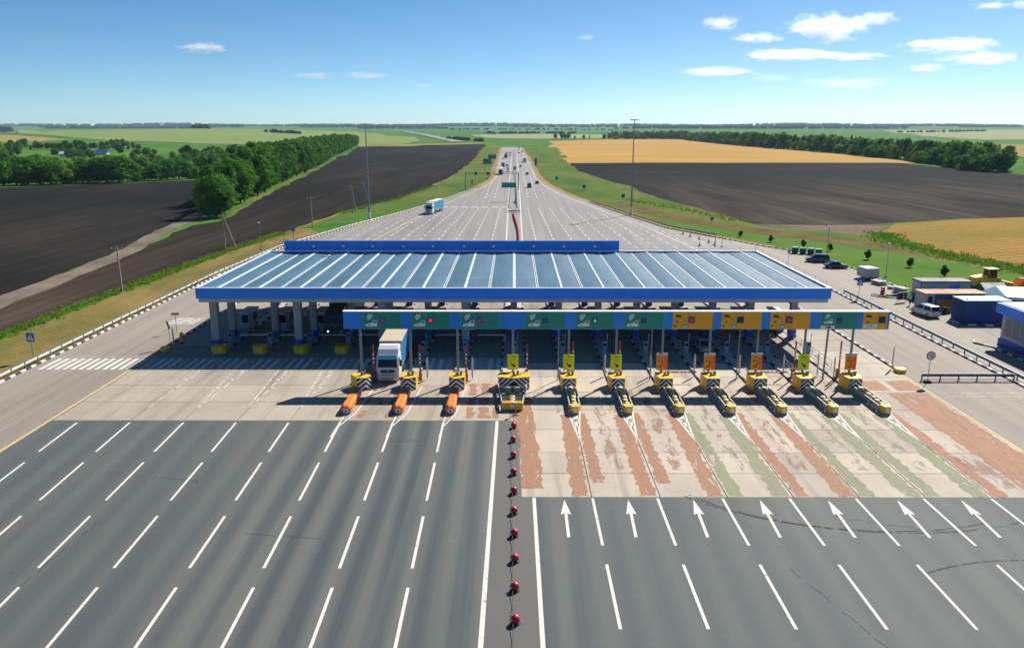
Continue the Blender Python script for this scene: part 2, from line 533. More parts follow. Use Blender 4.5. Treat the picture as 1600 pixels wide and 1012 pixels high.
# tracks, verges and ditches
trk = [gp(*p) for p in [(-120, 520), (0, 471), (90, 437), (190, 397), (255, 360), (292, 345), (306, 336), (318, 331)]]
structure(sheet('dirt_track', ragged(strip(trk, 2.3), 5, 0.5, 5), M_TRACK, -0.045), 'pale dirt track curving between the two ploughed fields', 'track')
tr2 = [gp(*p) for p in [(318, 331), (300, 300), (322, 279), (352, 267), (372, 267)]]
structure(sheet('grass_edge', ragged(strip([gp(*p) for p in [(345, 341), (400, 311), (440, 289), (480, 270), (520, 248), (545, 236), (562, 228)]], 2.0, 1.8), 6, 0.8, 6), M_VERGE_R, -0.04), 'bright grass strip along the foot of the tree belt', 'verge')
structure(sheet('verge', ragged([(-57, 20), (-57, 150), (-56.5, 190), (-50, 222), (-37, 272), (-30, 310), (-20.5, 378), (-15.5, 450), (-18, 720), (-25, 1290), (-46, 1290), (-40, 900), (-36, 640), (-38, 460), (-42, 390), (-46, 330), (-58, 275), (-62, 225), (-66, 185), (-68, 140), (-69, 100), (-70, 20)], 5, 0.7, 8), M_VERGE, -0.035), 'ochre and green verge left of the motorway', 'verge')
structure(sheet('verge', ragged([(-50, 222), (-37, 272), (-30, 310), (-20.5, 378), (-15.5, 450), (-18, 720), (-25, 1290), (-45, 1290), (-39, 900), (-35, 640), (-37, 460), (-41, 390), (-45, 330), (-57, 275), (-61, 225)], 5, 0.7, 18), M_VERGE_R, -0.031), 'green verge left of the motorway beyond the left light mast', 'verge')
structure(sheet('tall_grass_strip', ragged(strip([(-70.5, 20), (-69.5, 100), (-67.5, 150), (-65.5, 185), (-62.5, 215)], 1.6, 1.6), 5, 0.5, 9), M_LUSH, -0.03), 'strip of tall green grass between verge and ploughland', 'verge')
structure(sheet('verge', ragged([(61, 190), (53, 207), (44, 227), (37.5, 260), (33.5, 282), (29, 310), (24, 341), (18.5, 394), (15, 456), (14.5, 560), (15, 785), (13, 1290), (48, 1290), (52, 900), (46, 690), (44, 560), (50, 460), (58, 390), (58, 350), (62, 310), (68, 262), (71, 232), (77, 223), (90, 214), (98, 209), (100, 200), (98, 183), (96, 171), (99, 162), (104, 152), (100, 146), (75, 165)], 5, 0.8, 10), M_VERGE_R, -0.036), 'green and ochre verge right of the motorway', 'verge')
structure(sheet('grass_patch', ragged([gp(*p) for p in [(482, 354), (560, 339), (640, 322), (700, 304), (744, 289), (735, 297), (692, 313), (650, 326), (560, 350), (500, 364)]], 4, 0.6, 31), M_LUSH, -0.03), 'bright green grass patch left of the left light mast', 'verge')
structure(sheet('ditch', ragged(strip([(41, 300), (46, 268), (56, 240), (70, 216), (82, 199), (93, 181), (100, 165), (112, 148), (128, 132)], 4.4, 4.4), 4, 0.6, 11), M_DITCH, -0.03), 'dry brown ditch running behind the lawn', 'ditch')
structure(sheet('lawn', ragged([(56, 196), (66, 179), (68.5, 158), (68.6, 146), (68.2, 134), (69.5, 128), (100, 126), (98, 150), (90, 170), (80, 188), (68, 206), (54, 226), (47, 245), (43.5, 228), (52.5, 208)], 4, 0.4, 12), M_LAWN, -0.026), 'mown green lawn behind the parking row', 'lawn')
structure(sheet('weed_strip', ragged(strip([gp(*p) for p in [(1378, 363), (1392, 375), (1432, 387), (1500, 402), (1560, 413), (1620, 428), (1700, 452)]], 2.6, 3.4), 4, 0.9, 13), M_LUSH, -0.028), 'rank green weeds along the near edge of the wheat', 'weeds')
for sd, pts in ((21, [(-57.6, 150), (-55, 187), (-47.5, 227), (-36.5, 272), (-29, 311), (-19, 381), (-12.8, 456), (-15.6, 720), (-20.5, 1290)]), (22, [(61.5, 189), (53, 207), (44.2, 227), (37.7, 260), (30, 309), (24.6, 340), (19, 394), (15.3, 456), (14.9, 560), (15.4, 785), (12.3, 1290)])):
    structure(sheet('shoulder', ragged(strip(pts, 1.4, 1.4), 5, 0.3, sd), M_SHOULDER, -0.022), 'sandy road shoulder ' + ('left' if sd == 21 else 'right') + ' of the motorway', 'shoulder')

# ================================================================ PAVED GROUND
def tracks(period, x0, amt):
    """darker polished wheel paths along the lanes"""
    def fn(nt, p, col):
        q = mapping(nt, p, (0.9, 0.012, 1))
        f = noise(nt, q, 1.0, 3, 0.6)
        g = ramp(nt, f, [(0.32, 1 - amt), (0.5, 1.0), (0.68, 1 + amt * 0.9)])
        return mixc(nt, 1.0, col, g, 'MULTIPLY')
    return fn

def asphalt_extra(nt, p, col):
    """polished wheel paths and dusty lane edges following the fan of the lanes"""
    sx = nt.nodes.new('ShaderNodeSeparateXYZ')
    nt.links.new(p, sx.inputs[0])
    X, Y = sx.outputs['X'], sx.outputs['Y']
    fanf = math_n(nt, 'ADD', math_n(nt, 'MULTIPLY', Y, 0.001484), 0.8945)
    u = math_n(nt, 'DIVIDE', math_n(nt, 'ADD', math_n(nt, 'DIVIDE', X, fanf), 1.8), 4.95)
    wob = noise(nt, mapping(nt, p, (0.25, 0.02, 1)), 1.0, 3, 0.5)
    u = math_n(nt, 'ADD', u, math_n(nt, 'MULTIPLY', math_n(nt, 'SUBTRACT', wob, 0.5), 0.35))
    band = math_n(nt, 'COSINE', math_n(nt, 'MULTIPLY', u, 4 * PI))
    f = noise(nt, mapping(nt, p, (0.8, 0.010, 1)), 1.0, 5, 0.65, 0.3)
    v = math_n(nt, 'ADD', math_n(nt, 'MULTIPLY', band, 0.22), f)
    n = nt.nodes.new('ShaderNodeMapRange')
    n.inputs['From Min'].default_value = -26.0
    n.inputs['From Max'].default_value = -13.0
    nt.links.new(X, n.inputs['Value'])
    n2 = nt.nodes.new('ShaderNodeMapRange')
    n2.inputs['From Min'].default_value = 8.0
    n2.inputs['From Max'].default_value = -0.5
    nt.links.new(X, n2.inputs['Value'])
    use = math_n(nt, 'MULTIPLY', n.outputs[0], n2.outputs[0])
    g = ramp(nt, v, [(0.26, (0.62, 0.68, 0.74)), (0.44, (0.93, 0.95, 0.96)), (0.58, (1.20, 1.12, 1.04)), (0.76, (1.50, 1.36, 1.22))])
    col2 = mixc(nt, 1.0, col, g, 'MULTIPLY')
    amt = math_n(nt, 'ADD', math_n(nt, 'MULTIPLY', use, 0.62), 0.34)
    col = mixc(nt, amt, col, col2)
    # oil drips and specks
    o = noise(nt, mapping(nt, p, (1.2, 0.22, 1)), 1.6, 6, 0.7, 0.2)
    col = mixc(nt, 1.0, col, ramp(nt, o, [(0.26, (0.70, 0.70, 0.70)), (0.36, (1, 1, 1)), (0.66, (1, 1, 1)), (0.78, (1.12, 1.11, 1.09))]), 'MULTIPLY')
    return col

M_ASPHALT = ground('dark_asphalt', [(0.30, (0.0607, 0.0802, 0.0886)), (0.50, (0.0747, 0.0912, 0.0966)), (0.66, (0.0929, 0.1021, 0.1011))], 0.05, (1.0, 0.25, 1), 0, 9.0, 0.14, rough=0.78, bumpy=0.25, bdist=0.012, spec=0.35, extra=asphalt_extra)
M_ASPHALT_B = ground('brown_asphalt', [(0.3, (0.098, 0.098, 0.092)), (0.7, (0.122, 0.121, 0.113))], 0.08, (1, 0.3, 1), 0, 9.0, 0.14, rough=0.8, bumpy=0.25, bdist=0.012, spec=0.3)
M_ROAD = ground('pale_asphalt', [(0.3, (0.185, 0.180, 0.178)), (0.55, (0.225, 0.218, 0.212)), (0.75, (0.26, 0.25, 0.24))], 0.03, (1.5, 0.2, 1), 0, 5.0, 0.12, rough=0.75, bumpy=0.2, bdist=0.012, spec=0.35, extra=tracks(4, 0, 0.16))
M_BYPASS = ground('worn_concrete_road', [(0.3, (0.215, 0.188, 0.160)), (0.52, (0.265, 0.232, 0.198)), (0.72, (0.30, 0.265, 0.225))], 0.05, (1.2, 0.25, 1), 0, 5.0, 0.13, rough=0.82, bumpy=0.2, bdist=0.012, spec=0.3, extra=tracks(4, 0, 0.13))

def slab_mat(name='concrete_slab', k=1.0):
    m, nt, b = new_mat(name)
    p = worldpos(nt)
    oi = nt.nodes.new('ShaderNodeObjectInfo')
    f = noise(nt, mapping(nt, p, (1, 0.5, 1)), 0.25, 6, 0.65)
    col = ramp(nt, f, [(0.28, (0.40, 0.358, 0.308)), (0.5, (0.475, 0.43, 0.375)), (0.72, (0.53, 0.487, 0.43))])
    t = ramp(nt, oi.outputs['Random'], [(0.0, (0.82, 0.83, 0.84)), (0.5, (1.0, 0.98, 0.96)), (1.0, (1.10, 1.08, 1.05))])
    col = mixc(nt, 1.0, col, t, 'MULTIPLY')
    q = mapping(nt, p, (0.8, 0.03, 1))
    f2 = noise(nt, q, 1.0, 4, 0.65, 0.3)
    st = ramp(nt, f2, [(0.30, (0.62, 0.61, 0.61)), (0.46, (0.95, 0.95, 0.95)), (0.6, (1, 1, 1))])
    col = mixc(nt, 0.8, col, st, 'MULTIPLY')
    g = noise(nt, p, 7.0, 4, 0.7)
    col = mixc(nt, 1.0, col, ramp(nt, g, [(0.3, 0.9), (0.7, 1.08)]), 'MULTIPLY')
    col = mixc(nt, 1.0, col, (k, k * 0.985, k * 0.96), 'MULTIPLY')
    nt.links.new(col, b.inputs['Base Color'])
    b.inputs['Roughness'].default_value = 0.85
    b.inputs['Specular IOR Level'].default_value = 0.3
    bump(nt, b, g, 0.2, 0.01)
    return m
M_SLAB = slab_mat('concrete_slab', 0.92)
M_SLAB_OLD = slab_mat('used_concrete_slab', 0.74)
M_SLAB_SHADE = slab_mat('shade_toned_concrete_slab', 0.60)  # floor under the canopy: its shade is darkened into the concrete colour
M_JOINT = paint('joint_filler', (0.07, 0.062, 0.055), 0.9)

def worn(name, c, cover, scale=0.9, stretch=(1.6, 0.35, 1), rough=0.8, soft=0.015, top=1.0):
    """road paint flaking off the concrete: bare where the noise falls below the cover, thin where tyres rub it"""
    m, nt, b = new_mat(name)
    p = worldpos(nt)
    f = noise(nt, mapping(nt, p, stretch), scale, 10, 0.68, 0.5)
    f2 = noise(nt, mapping(nt, p, (1, 0.5, 1)), 5.0, 4, 0.7)
    f = math_n(nt, 'ADD', f, math_n(nt, 'MULTIPLY', math_n(nt, 'SUBTRACT', f2, 0.5), 0.10))
    a = ramp(nt, f, [(cover - soft, 0.0), (cover + soft, top * 0.75), (min(0.98, cover + 0.12), top)])
    g = noise(nt, p, 4.0, 4, 0.7)
    col = mixc(nt, 1.0, c, ramp(nt, g, [(0.3, 0.85), (0.7, 1.1)]), 'MULTIPLY')
    nt.links.new(col, b.inputs['Base Color'])
    b.inputs['Roughness'].default_value = rough
    b.inputs['Specular IOR Level'].default_value = 0.3
    nt.links.new(a, b.inputs['Alpha'])
    return m
M_TERRA = worn('worn_terracotta_paint', (0.37, 0.190, 0.115), 0.385, soft=0.035, top=0.86)
M_TERRA_T = worn('thin_terracotta_paint', (0.34, 0.20, 0.135), 0.53, 0.8, (1.4, 0.4, 1), soft=0.05, top=0.7)
M_SAGE = worn('worn_green_paint', (0.265, 0.285, 0.175), 0.395, soft=0.035, top=0.82)
M_SAGE_T = worn('thin_green_paint', (0.24, 0.26, 0.165), 0.54, 0.8, (1.4, 0.4, 1), soft=0.05, top=0.7)
M_WLINE = worn('white_road_paint', (0.64, 0.63, 0.59), 0.30, 2.2, (1, 0.6, 1), soft=0.04, top=0.95)
M_WLINE_W = worn('worn_white_road_paint', (0.62, 0.59, 0.54), 0.44, 1.8, (1, 0.6, 1), soft=0.05, top=0.85)
M_YLINE = worn('yellow_road_paint', (0.66, 0.50, 0.20), 0.32, 2.0, (1, 0.5, 1), soft=0.04, top=0.9)
M_SKID = worn('tyre_rubber_mark', (0.035, 0.038, 0.04), 0.47, 1.2, (1, 1, 1))

ISL = [-36.7, -31.6, -26.5, -21.4, -16.4, -11.3, -6.1, 0.0, 5.9, 11.1, 16.2, 21.2, 26.2, 31.2, 36.3]
L_EDGE = [(-56.3, 20), (-56.3, 150), (-54.4, 187), (-46.3, 228), (-35.4, 271), (-27.5, 311), (-17.8, 380), (-11.6, 455), (-14.2, 720), (-19.6, 1311), (-26, 1480)]
R_EDGE = [(11.3, 1311), (14.2, 784), (13.9, 558), (14.2, 456), (17.8, 393), (23.5, 339), (28.8, 308), (36.7, 259), (43.0, 226), (51.9, 206.5), (60.3, 188), (65.5, 179), (68.1, 157), (67.6, 134), (63.5, 131), (60.5, 132)]

road = structure(sheet('motorway', L_EDGE[1:] + [(5, 1480)] + R_EDGE[:11] + [(56.3, 188), (56.3, 150)], M_ROAD, -0.004), 'grey motorway widening towards the toll plaza', 'road')
byp = structure(sheet('side_road', [(-56.3, 20), (-44.2, 20), (-44.2, 150), (-56.3, 150)], M_BYPASS, 0.0, clip=False), 'beige side road left of the toll lanes', 'road')
byp2 = structure(sheet('side_road', [(44.2, 20), (55.3, 20), (55.3, 188), (52, 188), (44.2, 150)], M_BYPASS, 0.0, clip=False), 'beige side road right of the toll lanes', 'road')
yard = structure(sheet('service_yard', [(55.3, 20), (110, 20), (110, 122), (70.2, 124.6), (69.3, 126), (60.2, 130.2), (60.6, 132), (63.6, 131.2), (67.6, 134), (68.1, 157), (65.5, 179), (60.3, 188), (55.3, 188)], M_BYPASS, 0.001, clip=False), 'beige service yard and parking row right of the guardrail', 'yard')
asph = structure(sheet('asphalt_apron', [(-44.2, 15), (44.2, 15), (44.2, 55.5), (0.6, 55.5), (0.6, 71.8), (-44.2, 71.8)], M_ASPHALT, 0.0, clip=False), 'dark asphalt apron in front of the toll lanes', 'apron')
med = structure(sheet('median_strip', [(-1.75, 15), (1.5, 15), (1.5, 55.4), (0.5, 55.5), (0.5, 71.7), (-1.6, 71.7)], M_ASPHALT_B, 0.004, clip=False), 'brown asphalt median strip under the red balls', 'median')
plaza = structure(sheet('concrete_plaza', [(-44.2, 71.8), (0.6, 71.8), (0.6, 55.5), (44.2, 55.5), (44.2, 150), (-44.2, 150)], M_JOINT, -0.05, clip=False), 'concrete slab floor of the toll plaza', 'plaza')
# slabs: columns follow the islands and the lane centres, rows about five metres
cols = [-44.2]
for i, x in enumerate(ISL): cols.append(x)
cols.append(44.2)
srng = random.Random(5)
for ci in range(len(cols) - 1):
    xa, xb = cols[ci], cols[ci + 1]
    y = 71.8 if xb <= 0.01 else 55.5
    rows = [y]
    while rows[-1] < 150:
        st = 5.4 if rows[-1] > 60 else 4.3
        rows.append(min(150.0, rows[-1] + st))
    for ri in range(len(rows) - 1):
        ya, yb = rows[ri], rows[ri + 1]
        if yb - ya < 1: continue
        b = MB()
        j = 0.035
        dz = srng.uniform(-0.004, 0.004)
        b.box(((xa + xb) / 2, (ya + yb) / 2, -0.045 + dz), (xb - xa - 2 * j, yb - ya - 2 * j, 0.09))
        b.build('concrete_slab', M_SLAB_SHADE if 94 < yb - 1 and ya < 128 and xb < 37 else M_SLAB_OLD if (xb < -1 or ya > 93) else M_SLAB, plaza)

def mark(name, pts, mat, parent, z=0.006):
    b = MB()
    b.poly([(p[0], p[1], z) for p in pts])
    return b.build(name, mat, parent)
def rect(x0, x1, y0, y1, sk=0.0):
    return [(x0, y0), (x1, y0), (x1 + sk, y1), (x0 + sk, y1)]

# left lane dashes
LX = [-36.5, -31.4, -26.4, -21.4, -16.5, -11.5, -6.7]
RX = [5.95, 10.85, 15.75, 20.8, 25.8, 30.9, 36.0]
def fan(x, y): return x * (0.95 + 0.05 * (y - 37.4) / 33.7)
w = 0.10
for y0, y1 in ((64.2, 71.2), (54.9, 61.9), (45.4, 52.4), (36.1, 43.2), (27, 34)):
    for x in [-41.5] + LX:
        a, c = fan(x, y0), fan(x, y1)
        mark('lane_dash', [(a - w, y0), (a + w, y0), (c + w, y1), (c - w, y1)], M_WLINE, asph)
for y0, y1 in ((48.3, 55.3), (39.1, 45.9), (30, 36.6)):
    for x in RX:
        mark('lane_dash', rect(x - w, x + w, y0, y1), M_WLINE, asph)
mark('solid_line', [(-2.05, 15), (-1.76, 15), (-1.45, 71.7), (-1.74, 71.7)], M_WLINE, asph, 0.008)
mark('solid_line', [(1.5, 15), (1.78, 15), (1.66, 55.4), (1.4, 55.4)], M_WLINE, asph, 0.009)
mark('edge_line', rect(-44.6, -44.35, 15, 94), M_YLINE, byp, 0.007)
mark('edge_line', rect(44.0, 44.2, 55.6, 87), M_YLINE, plaza, 0.012)
for x0, x1 in ((3.8, 3.75), (8.6, 8.35), (13.5, 13.25), (18.5, 18.2), (23.6, 23.3), (28.8, 28.4), (33.6, 33.2)):
    ang = (x0 - x1) / 5.6
    b = MB()
    z = 0.007
    b.poly([(x1 - 0.11, 49.4, z), (x1 + 0.11, 49.4, z), (x1 + 0.11 + ang * 3.5, 52.9, z), (x1 - 0.11 + ang * 3.5, 52.9, z)])
    xm = x1 + ang * 3.5
    b.poly([(xm - 0.38, 52.7, z), (xm, 52.95, z), (xm + 0.38, 52.7, z), (x0, 55.1, z)])
    b.build('lane_arrow', M_WLINE, asph)
# crossing
for k in range(12):
    x = -55.3 + k * 0.93
    mark('crossing_stripe', rect(x, x + 0.5, 88.4, 93.0), M_WLINE, byp, 0.008)
for k in range(43):
    x = -43.6 + k * 0.99
    if -17.6 < x < -15.2 or -12.4 < x < -10.2 or -7.4 < x < -5.2 or x > -1.9: continue
    mark('crossing_stripe', rect(x, x + 0.46, 88.4, 93.0), M_WLINE if k % 4 else M_WLINE_W, plaza, 0.008)
for k in range(6):
    x = 45.6 + k * 1.0
    mark('crossing_stripe', rect(x, x + 0.5, 131.5, 136.5), M_WLINE, byp2, 0.008)
mark('stop_bar', rect(-55.6, -44.8, 93.7, 93.85), M_WLINE_W, byp, 0.008)
# worn paint beside the islands on the entry side
def paint_strip(x0, x1, y0, y1, mat, sk, seed):
    pts = ragged([(x0, y0), (x1, y0), (x1 + sk, y1), (x0 + sk, y1)], 0.40, 0.17, seed)
    b = MB()
    b.poly([(p[0], p[1], 0.0085 + seed * 0.0002) for p in pts])
    n = 'worn_paint_strip'
    return b.build(n, mat, plaza)
T, G = (M_TERRA, M_TERRA_T), (M_SAGE, M_SAGE_T)
sides = {8: (T, T), 9: (T, T), 10: (T, G), 11: (G, T), 12: (T, G), 13: (G, G), 14: (G, T)}
sd = 1
for i, (lc, rc) in sides.items():
    x = ISL[i]
    paint_strip(x - 1.5, x - 0.25, 55.7, 73.5, lc[0], 0.15, sd); sd += 1
    paint_strip(x + 0.25, x + 1.25, 55.7 if i not in (8, 9) else 58.0, 74, rc[0], -0.1, sd); sd += 1
    paint_strip(x - 1.75, x - 0.9, 74, 80.5, lc[1], 0.1, sd); sd += 1
    if i < 14:
        xm = (x + ISL[i + 1]) / 2 if i + 1 < 15 else x + 2.5
        paint_strip(xm - 0.65, xm + 0.45, 60.5, 79, (T if i in (8, 9, 11, 14) else G)[1], 0.1, sd); sd += 1
        paint_strip(xm - 1.9, xm - 1.2, 76.5, 80.5, (T if i in (9, 11) else G)[1], 0.1, sd); sd += 1
paint_strip(0.7, 2.35, 57, 79, M_TERRA, -0.6, sd); sd += 1
paint_strip(-0.3, 0.4, 72.5, 78.5, M_TERRA, 0, sd); sd += 1
paint_strip(39.5, 43.6, 57, 80, M_TERRA, 0, sd); sd += 1
paint_strip(37.2, 39.2, 57, 66, M_TERRA_T, 0, sd); sd += 1
for k, (a, c) in enumerate(((37.6, 40.2), (41.0, 43.8))):
    paint_strip(a, c, 81.0, 84.3, M_TERRA, 0, sd); sd += 1
paint_strip(-4.9, -1.9, 72.3, 74.2, M_TERRA_T, 0, sd); sd += 1
for a, c, mt in ((-4.7, -4.0, M_TERRA), (-3.5, -2.6, M_TERRA), (-2.0, -1.5, M_TERRA)):
    for y0, y1 in ((72.5, 75.6), (76.2, 78.6), (79.3, 83.2)):
        paint_strip(a, c, y0, y1, mt, 0, sd); sd += 1
for x0 in (-15.2, -13.9, -12.6):
    for y0, y1 in ((72.6, 74.6), (76.3, 79.6)):
        paint_strip(x0, x0 + 0.55, y0, y1, M_TERRA if x0 != -13.9 else M_TERRA_T, 0.1, sd); sd += 1
# white gores running out from the impact cushions
for i in range(8, 15):
    x = ISL[i]
    b = MB()
    z = 0.016
    b.poly([(x - 0.68, 74.3, z), (x - 0.42, 74.3, z), (x - 0.02, 68.8, z), (x - 0.02, 66.4, z)])
    b.poly([(x + 0.42, 74.3, z), (x + 0.68, 74.3, z), (x + 0.02, 66.4, z), (x + 0.02, 68.8, z)])
    b.poly([(x - 0.42, 73.4, z), (x - 0.35, 72.3, z), (x + 0.35, 72.3, z), (x + 0.42, 73.4, z)])
    b.poly([(x - 0.28, 71.3, z), (x - 0.2, 70.3, z), (x + 0.2, 70.3, z), (x + 0.28, 71.3, z)])
    b.build('gore_marking', M_WLINE, plaza)
for i, x in ((4, -16.45), (5, -11.4), (6, -6.6)):
    b = MB()
    z = 0.016
    b.poly([(x - 0.16 - 0.05, 67.5, z), (x - 0.05, 67.5, z), (x + 0.05, 73.6, z), (x - 0.1, 73.6, z)])
    b.poly([(x - 0.05, 70.3, z), (x + 0.08, 70.3, z), (x + 1.0, 73.8, z), (x + 0.86, 73.8, z)])
    b.poly([(x + 0.86, 73.8, z), (x + 1.0, 73.8, z), (x + 1.5, 82, z), (x + 1.36, 82, z)])
    b.build('gore_marking', M_WLINE, asph)
# patched zigzag lines leading to the four left islands
for i in range(0, 5):
    x = ISL[i]
    b = MB()
    z = 0.015
    for dx in (-0.75, 0.55):
        if i == 0 and dx < 0: continue
        b.poly([(x + dx * 0.1 - 0.1, 75.5, z), (x + dx * 0.1 + 0.1, 75.5, z), (x + dx + 0.1, 88.2, z), (x + dx - 0.1, 88.2, z)])
    for yy in (81, 84.4, 87.4):
        b.poly([(x + 0.1, yy, z), (x + 0.9, yy + 0.7, z), (x + 0.75, yy + 0.95, z), (x - 0.1, yy + 0.3, z)])
    b.build('gore_marking', M_WLINE_W, plaza)
# tyre marks looping across the right hand asphalt
for c, r, a0, a1 in (((26.5, 60.5), 14.5, 3.6, 5.2), ((27.5, 62.0), 17.0, 3.7, 5.3), ((33, 38), 12.0, 0.9, 2.2), ((20, 30.5), 12.5, 0.1, 0.75)):
    b = MB()
    n = 22
    for k in range(n):
        ta, tc = a0 + (a1 - a0) * k / n, a0 + (a1 - a0) * (k + 1) / n
        b.poly([(c[0] + r * math.cos(ta), c[1] + r * math.sin(ta) * 0.7, 0.0045), (c[0] + (r + 0.22) * math.cos(ta), c[1] + (r + 0.22) * math.sin(ta) * 0.7, 0.0045), (c[0] + (r + 0.22) * math.cos(tc), c[1] + (r + 0.22) * math.sin(tc) * 0.7, 0.0045), (c[0] + r * math.cos(tc), c[1] + r * math.sin(tc) * 0.7, 0.0045)])
    b.build('tyre_mark', M_SKID, asph)
# sealed cracks in the apron
crng = random.Random(9)
for (x0, y0, x1, y1) in ((17.5, 45.5, 21.5, 33), (24.0, 52.0, 30.5, 50.0), (-33, 60, -25, 58.2), (-20.5, 50, -13, 49.2), (-30.2, 40, -29.6, 52), (9.0, 34, 14.5, 35.2), (-12, 66.5, -4, 67.1)):
    pts = []
    n = 14
    for k in range(n + 1):
        t = k / n
        pts.append((x0 + (x1 - x0) * t + crng.uniform(-.12, .12), y0 + (y1 - y0) * t + crng.uniform(-.12, .12)))
    o = strip(pts, 0.028)
    b = MB()
    for k in range(n):
        b.poly([(o[k][0], o[k][1], 0.005), (o[2 * n + 1 - k][0], o[2 * n + 1 - k][1], 0.005), (o[2 * n - k][0], o[2 * n - k][1], 0.005), (o[k + 1][0], o[k + 1][1], 0.005)])
    b.build('sealed_crack', M_SKID, asph)
# lines behind the plaza: fans of dashes closing in on the motorway
b = MB()
for k in list(range(1, 11)):
    for s in (-1, 1):
        for y in np.arange(150, 286, 7.2):
            def xx(v): return s * (k * (5.05 - 1.2 * (v - 140) / 143.0) + 1.0)
            y1 = y + 4.2
            if abs(xx(y)) > (54 if y < 190 else 54 - (y - 190) * 0.36) : continue
            if s > 0 and abs(xx(y)) > (50 - max(0, y - 190) * 0.30): continue
            b.poly([(xx(y) - 0.11, y, 0.006), (xx(y) + 0.11, y, 0.006), (xx(y1) + 0.11, y1, 0.006), (xx(y1) - 0.11, y1, 0.006)])
for x in np.arange(-26, -3, 3.6):
    b.poly([(x, 287.5, 0.006), (x + 2.3, 287.5, 0.006), (x + 2.3, 289.3, 0.006), (x, 289.3, 0.006)])
for k, xx0 in enumerate((-11.8, -8.0, 5.8, 9.4)):
    for y in np.arange(330, 1290, 16.0):
        s = 0.55 if abs(xx0) > 9 and y < 430 else 1.0
        b.poly([(xx0 - 0.16, y, 0.008), (xx0 + 0.16, y, 0.008), (xx0 + 0.16, y + 7, 0.008), (xx0 - 0.16, y + 7, 0.008)])
tag(b.build('lane_dashes', M_WLINE, road), kind='stuff')
mark('solid_line', [(-2.0, 150), (-1.7, 150), (-1.9, 300), (-2.1, 480), (-2.4, 1300), (-2.8, 1300), (-2.5, 480), (-2.25, 300)], M_WLINE, road)
mark('solid_line', [(1.8, 150), (2.1, 150), (2.6, 300), (2.9, 480), (3.9, 1300), (3.4, 1300), (2.5, 480), (2.25, 300)], M_WLINE, road)
mark('edge_line', strip([(-38, 160), (-36.5, 187), (-32, 240), (-27.5, 285), (-22.5, 330), (-14.8, 390), (-10.4, 455), (-12.6, 720), (-17.4, 1300)], 0.16), M_YLINE, road, 0.009)
mark('edge_line', strip([(45, 150), (42, 187), (38.2, 226), (32.6, 259), (25.5, 308), (20.5, 339), (15.6, 393), (12.4, 456), (12.0, 784), (9.6, 1300)], 0.16), M_WLINE, road, 0.009)
mark('box_marking', [(-50, 110.5), (-46, 110.5), (-45.6, 114.5), (-49.6, 114.5)], M_WLINE_W, byp, 0.009)
mark('stop_bar', rect(45.4, 54.2, 80.0, 80.15), M_WLINE_W, byp2, 0.008)
mark('stop_bar', rect(45.8, 54.6, 79.0, 79.15), M_WLINE_W, byp2, 0.008)
# the motorway again beyond the dip
fr = [gp(*p) for p in [(716, 222.5), (700, 219), (680, 214.5), (660, 210.5), (640, 207.5), (628, 205.5)]]
structure(sheet('motorway', strip(fr, 16), M_ROAD, 0.9, far=0.4), 'far stretch of the motorway climbing the hill beyond the dip', 'road')
# ================================================================ TREES AND PLANTS
def leaf_mat(name, c0, c1, c2, trans=0.36):
    m, nt, b = new_mat(name)
    oi = nt.nodes.new('ShaderNodeObjectInfo')
    p = worldpos(nt)
    f = noise(nt, p, 0.42, 5, 0.7)
    col = ramp(nt, f, [(0.28, c0), (0.5, c1), (0.74, c2)])
    t = ramp(nt, oi.outputs['Random'], [(0.0, (0.66, 0.72, 0.75)), (0.5, (1.0, 1.0, 1.0)), (1.0, (1.35, 1.22, 0.9))])
    col = mixc(nt, 1.0, col, t, 'MULTIPLY')
    nt.links.new(col, b.inputs['Base Color'])
    b.inputs['Roughness'].default_value = 0.7
    b.inputs['Specular IOR Level'].default_value = 0.08
    tr = nt.nodes.new('ShaderNodeBsdfTranslucent')
    nt.links.new(mixc(nt, 1.0, col, (1.2, 1.25, 0.5), 'MULTIPLY'), tr.inputs['Color'])
    mx = nt.nodes.new('ShaderNodeMixShader')
    mx.inputs[0].default_value = trans
    nt.links.new(b.outputs[0], mx.inputs[1])
    nt.links.new(tr.outputs[0], mx.inputs[2])
    out = [n for n in nt.nodes if n.type == 'OUTPUT_MATERIAL'][0]
    nt.links.new(mx.outputs[0], out.inputs[0])
    return m
M_LEAF = leaf_mat('broadleaf_foliage', (0.018, 0.078, 0.010), (0.048, 0.165, 0.018), (0.105, 0.255, 0.030))
M_LEAF_Y = leaf_mat('pale_foliage', (0.055, 0.135, 0.012), (0.115, 0.22, 0.022), (0.19, 0.29, 0.036))
M_NEEDLE = leaf_mat('conifer_needles', (0.010, 0.038, 0.016), (0.018, 0.060, 0.024), (0.032, 0.085, 0.034), 0.05)
M_LEAF_FAR = leaf_mat('far_wood_foliage', (0.008, 0.040, 0.026), (0.014, 0.060, 0.038), (0.024, 0.085, 0.046), 0.1)
M_WEED = leaf_mat('weed_leaves', (0.06, 0.13, 0.018), (0.10, 0.18, 0.028), (0.16, 0.21, 0.05), 0.45)
M_BARK = paint('bark', (0.075, 0.058, 0.044), 0.9, 0.35, 3.0)

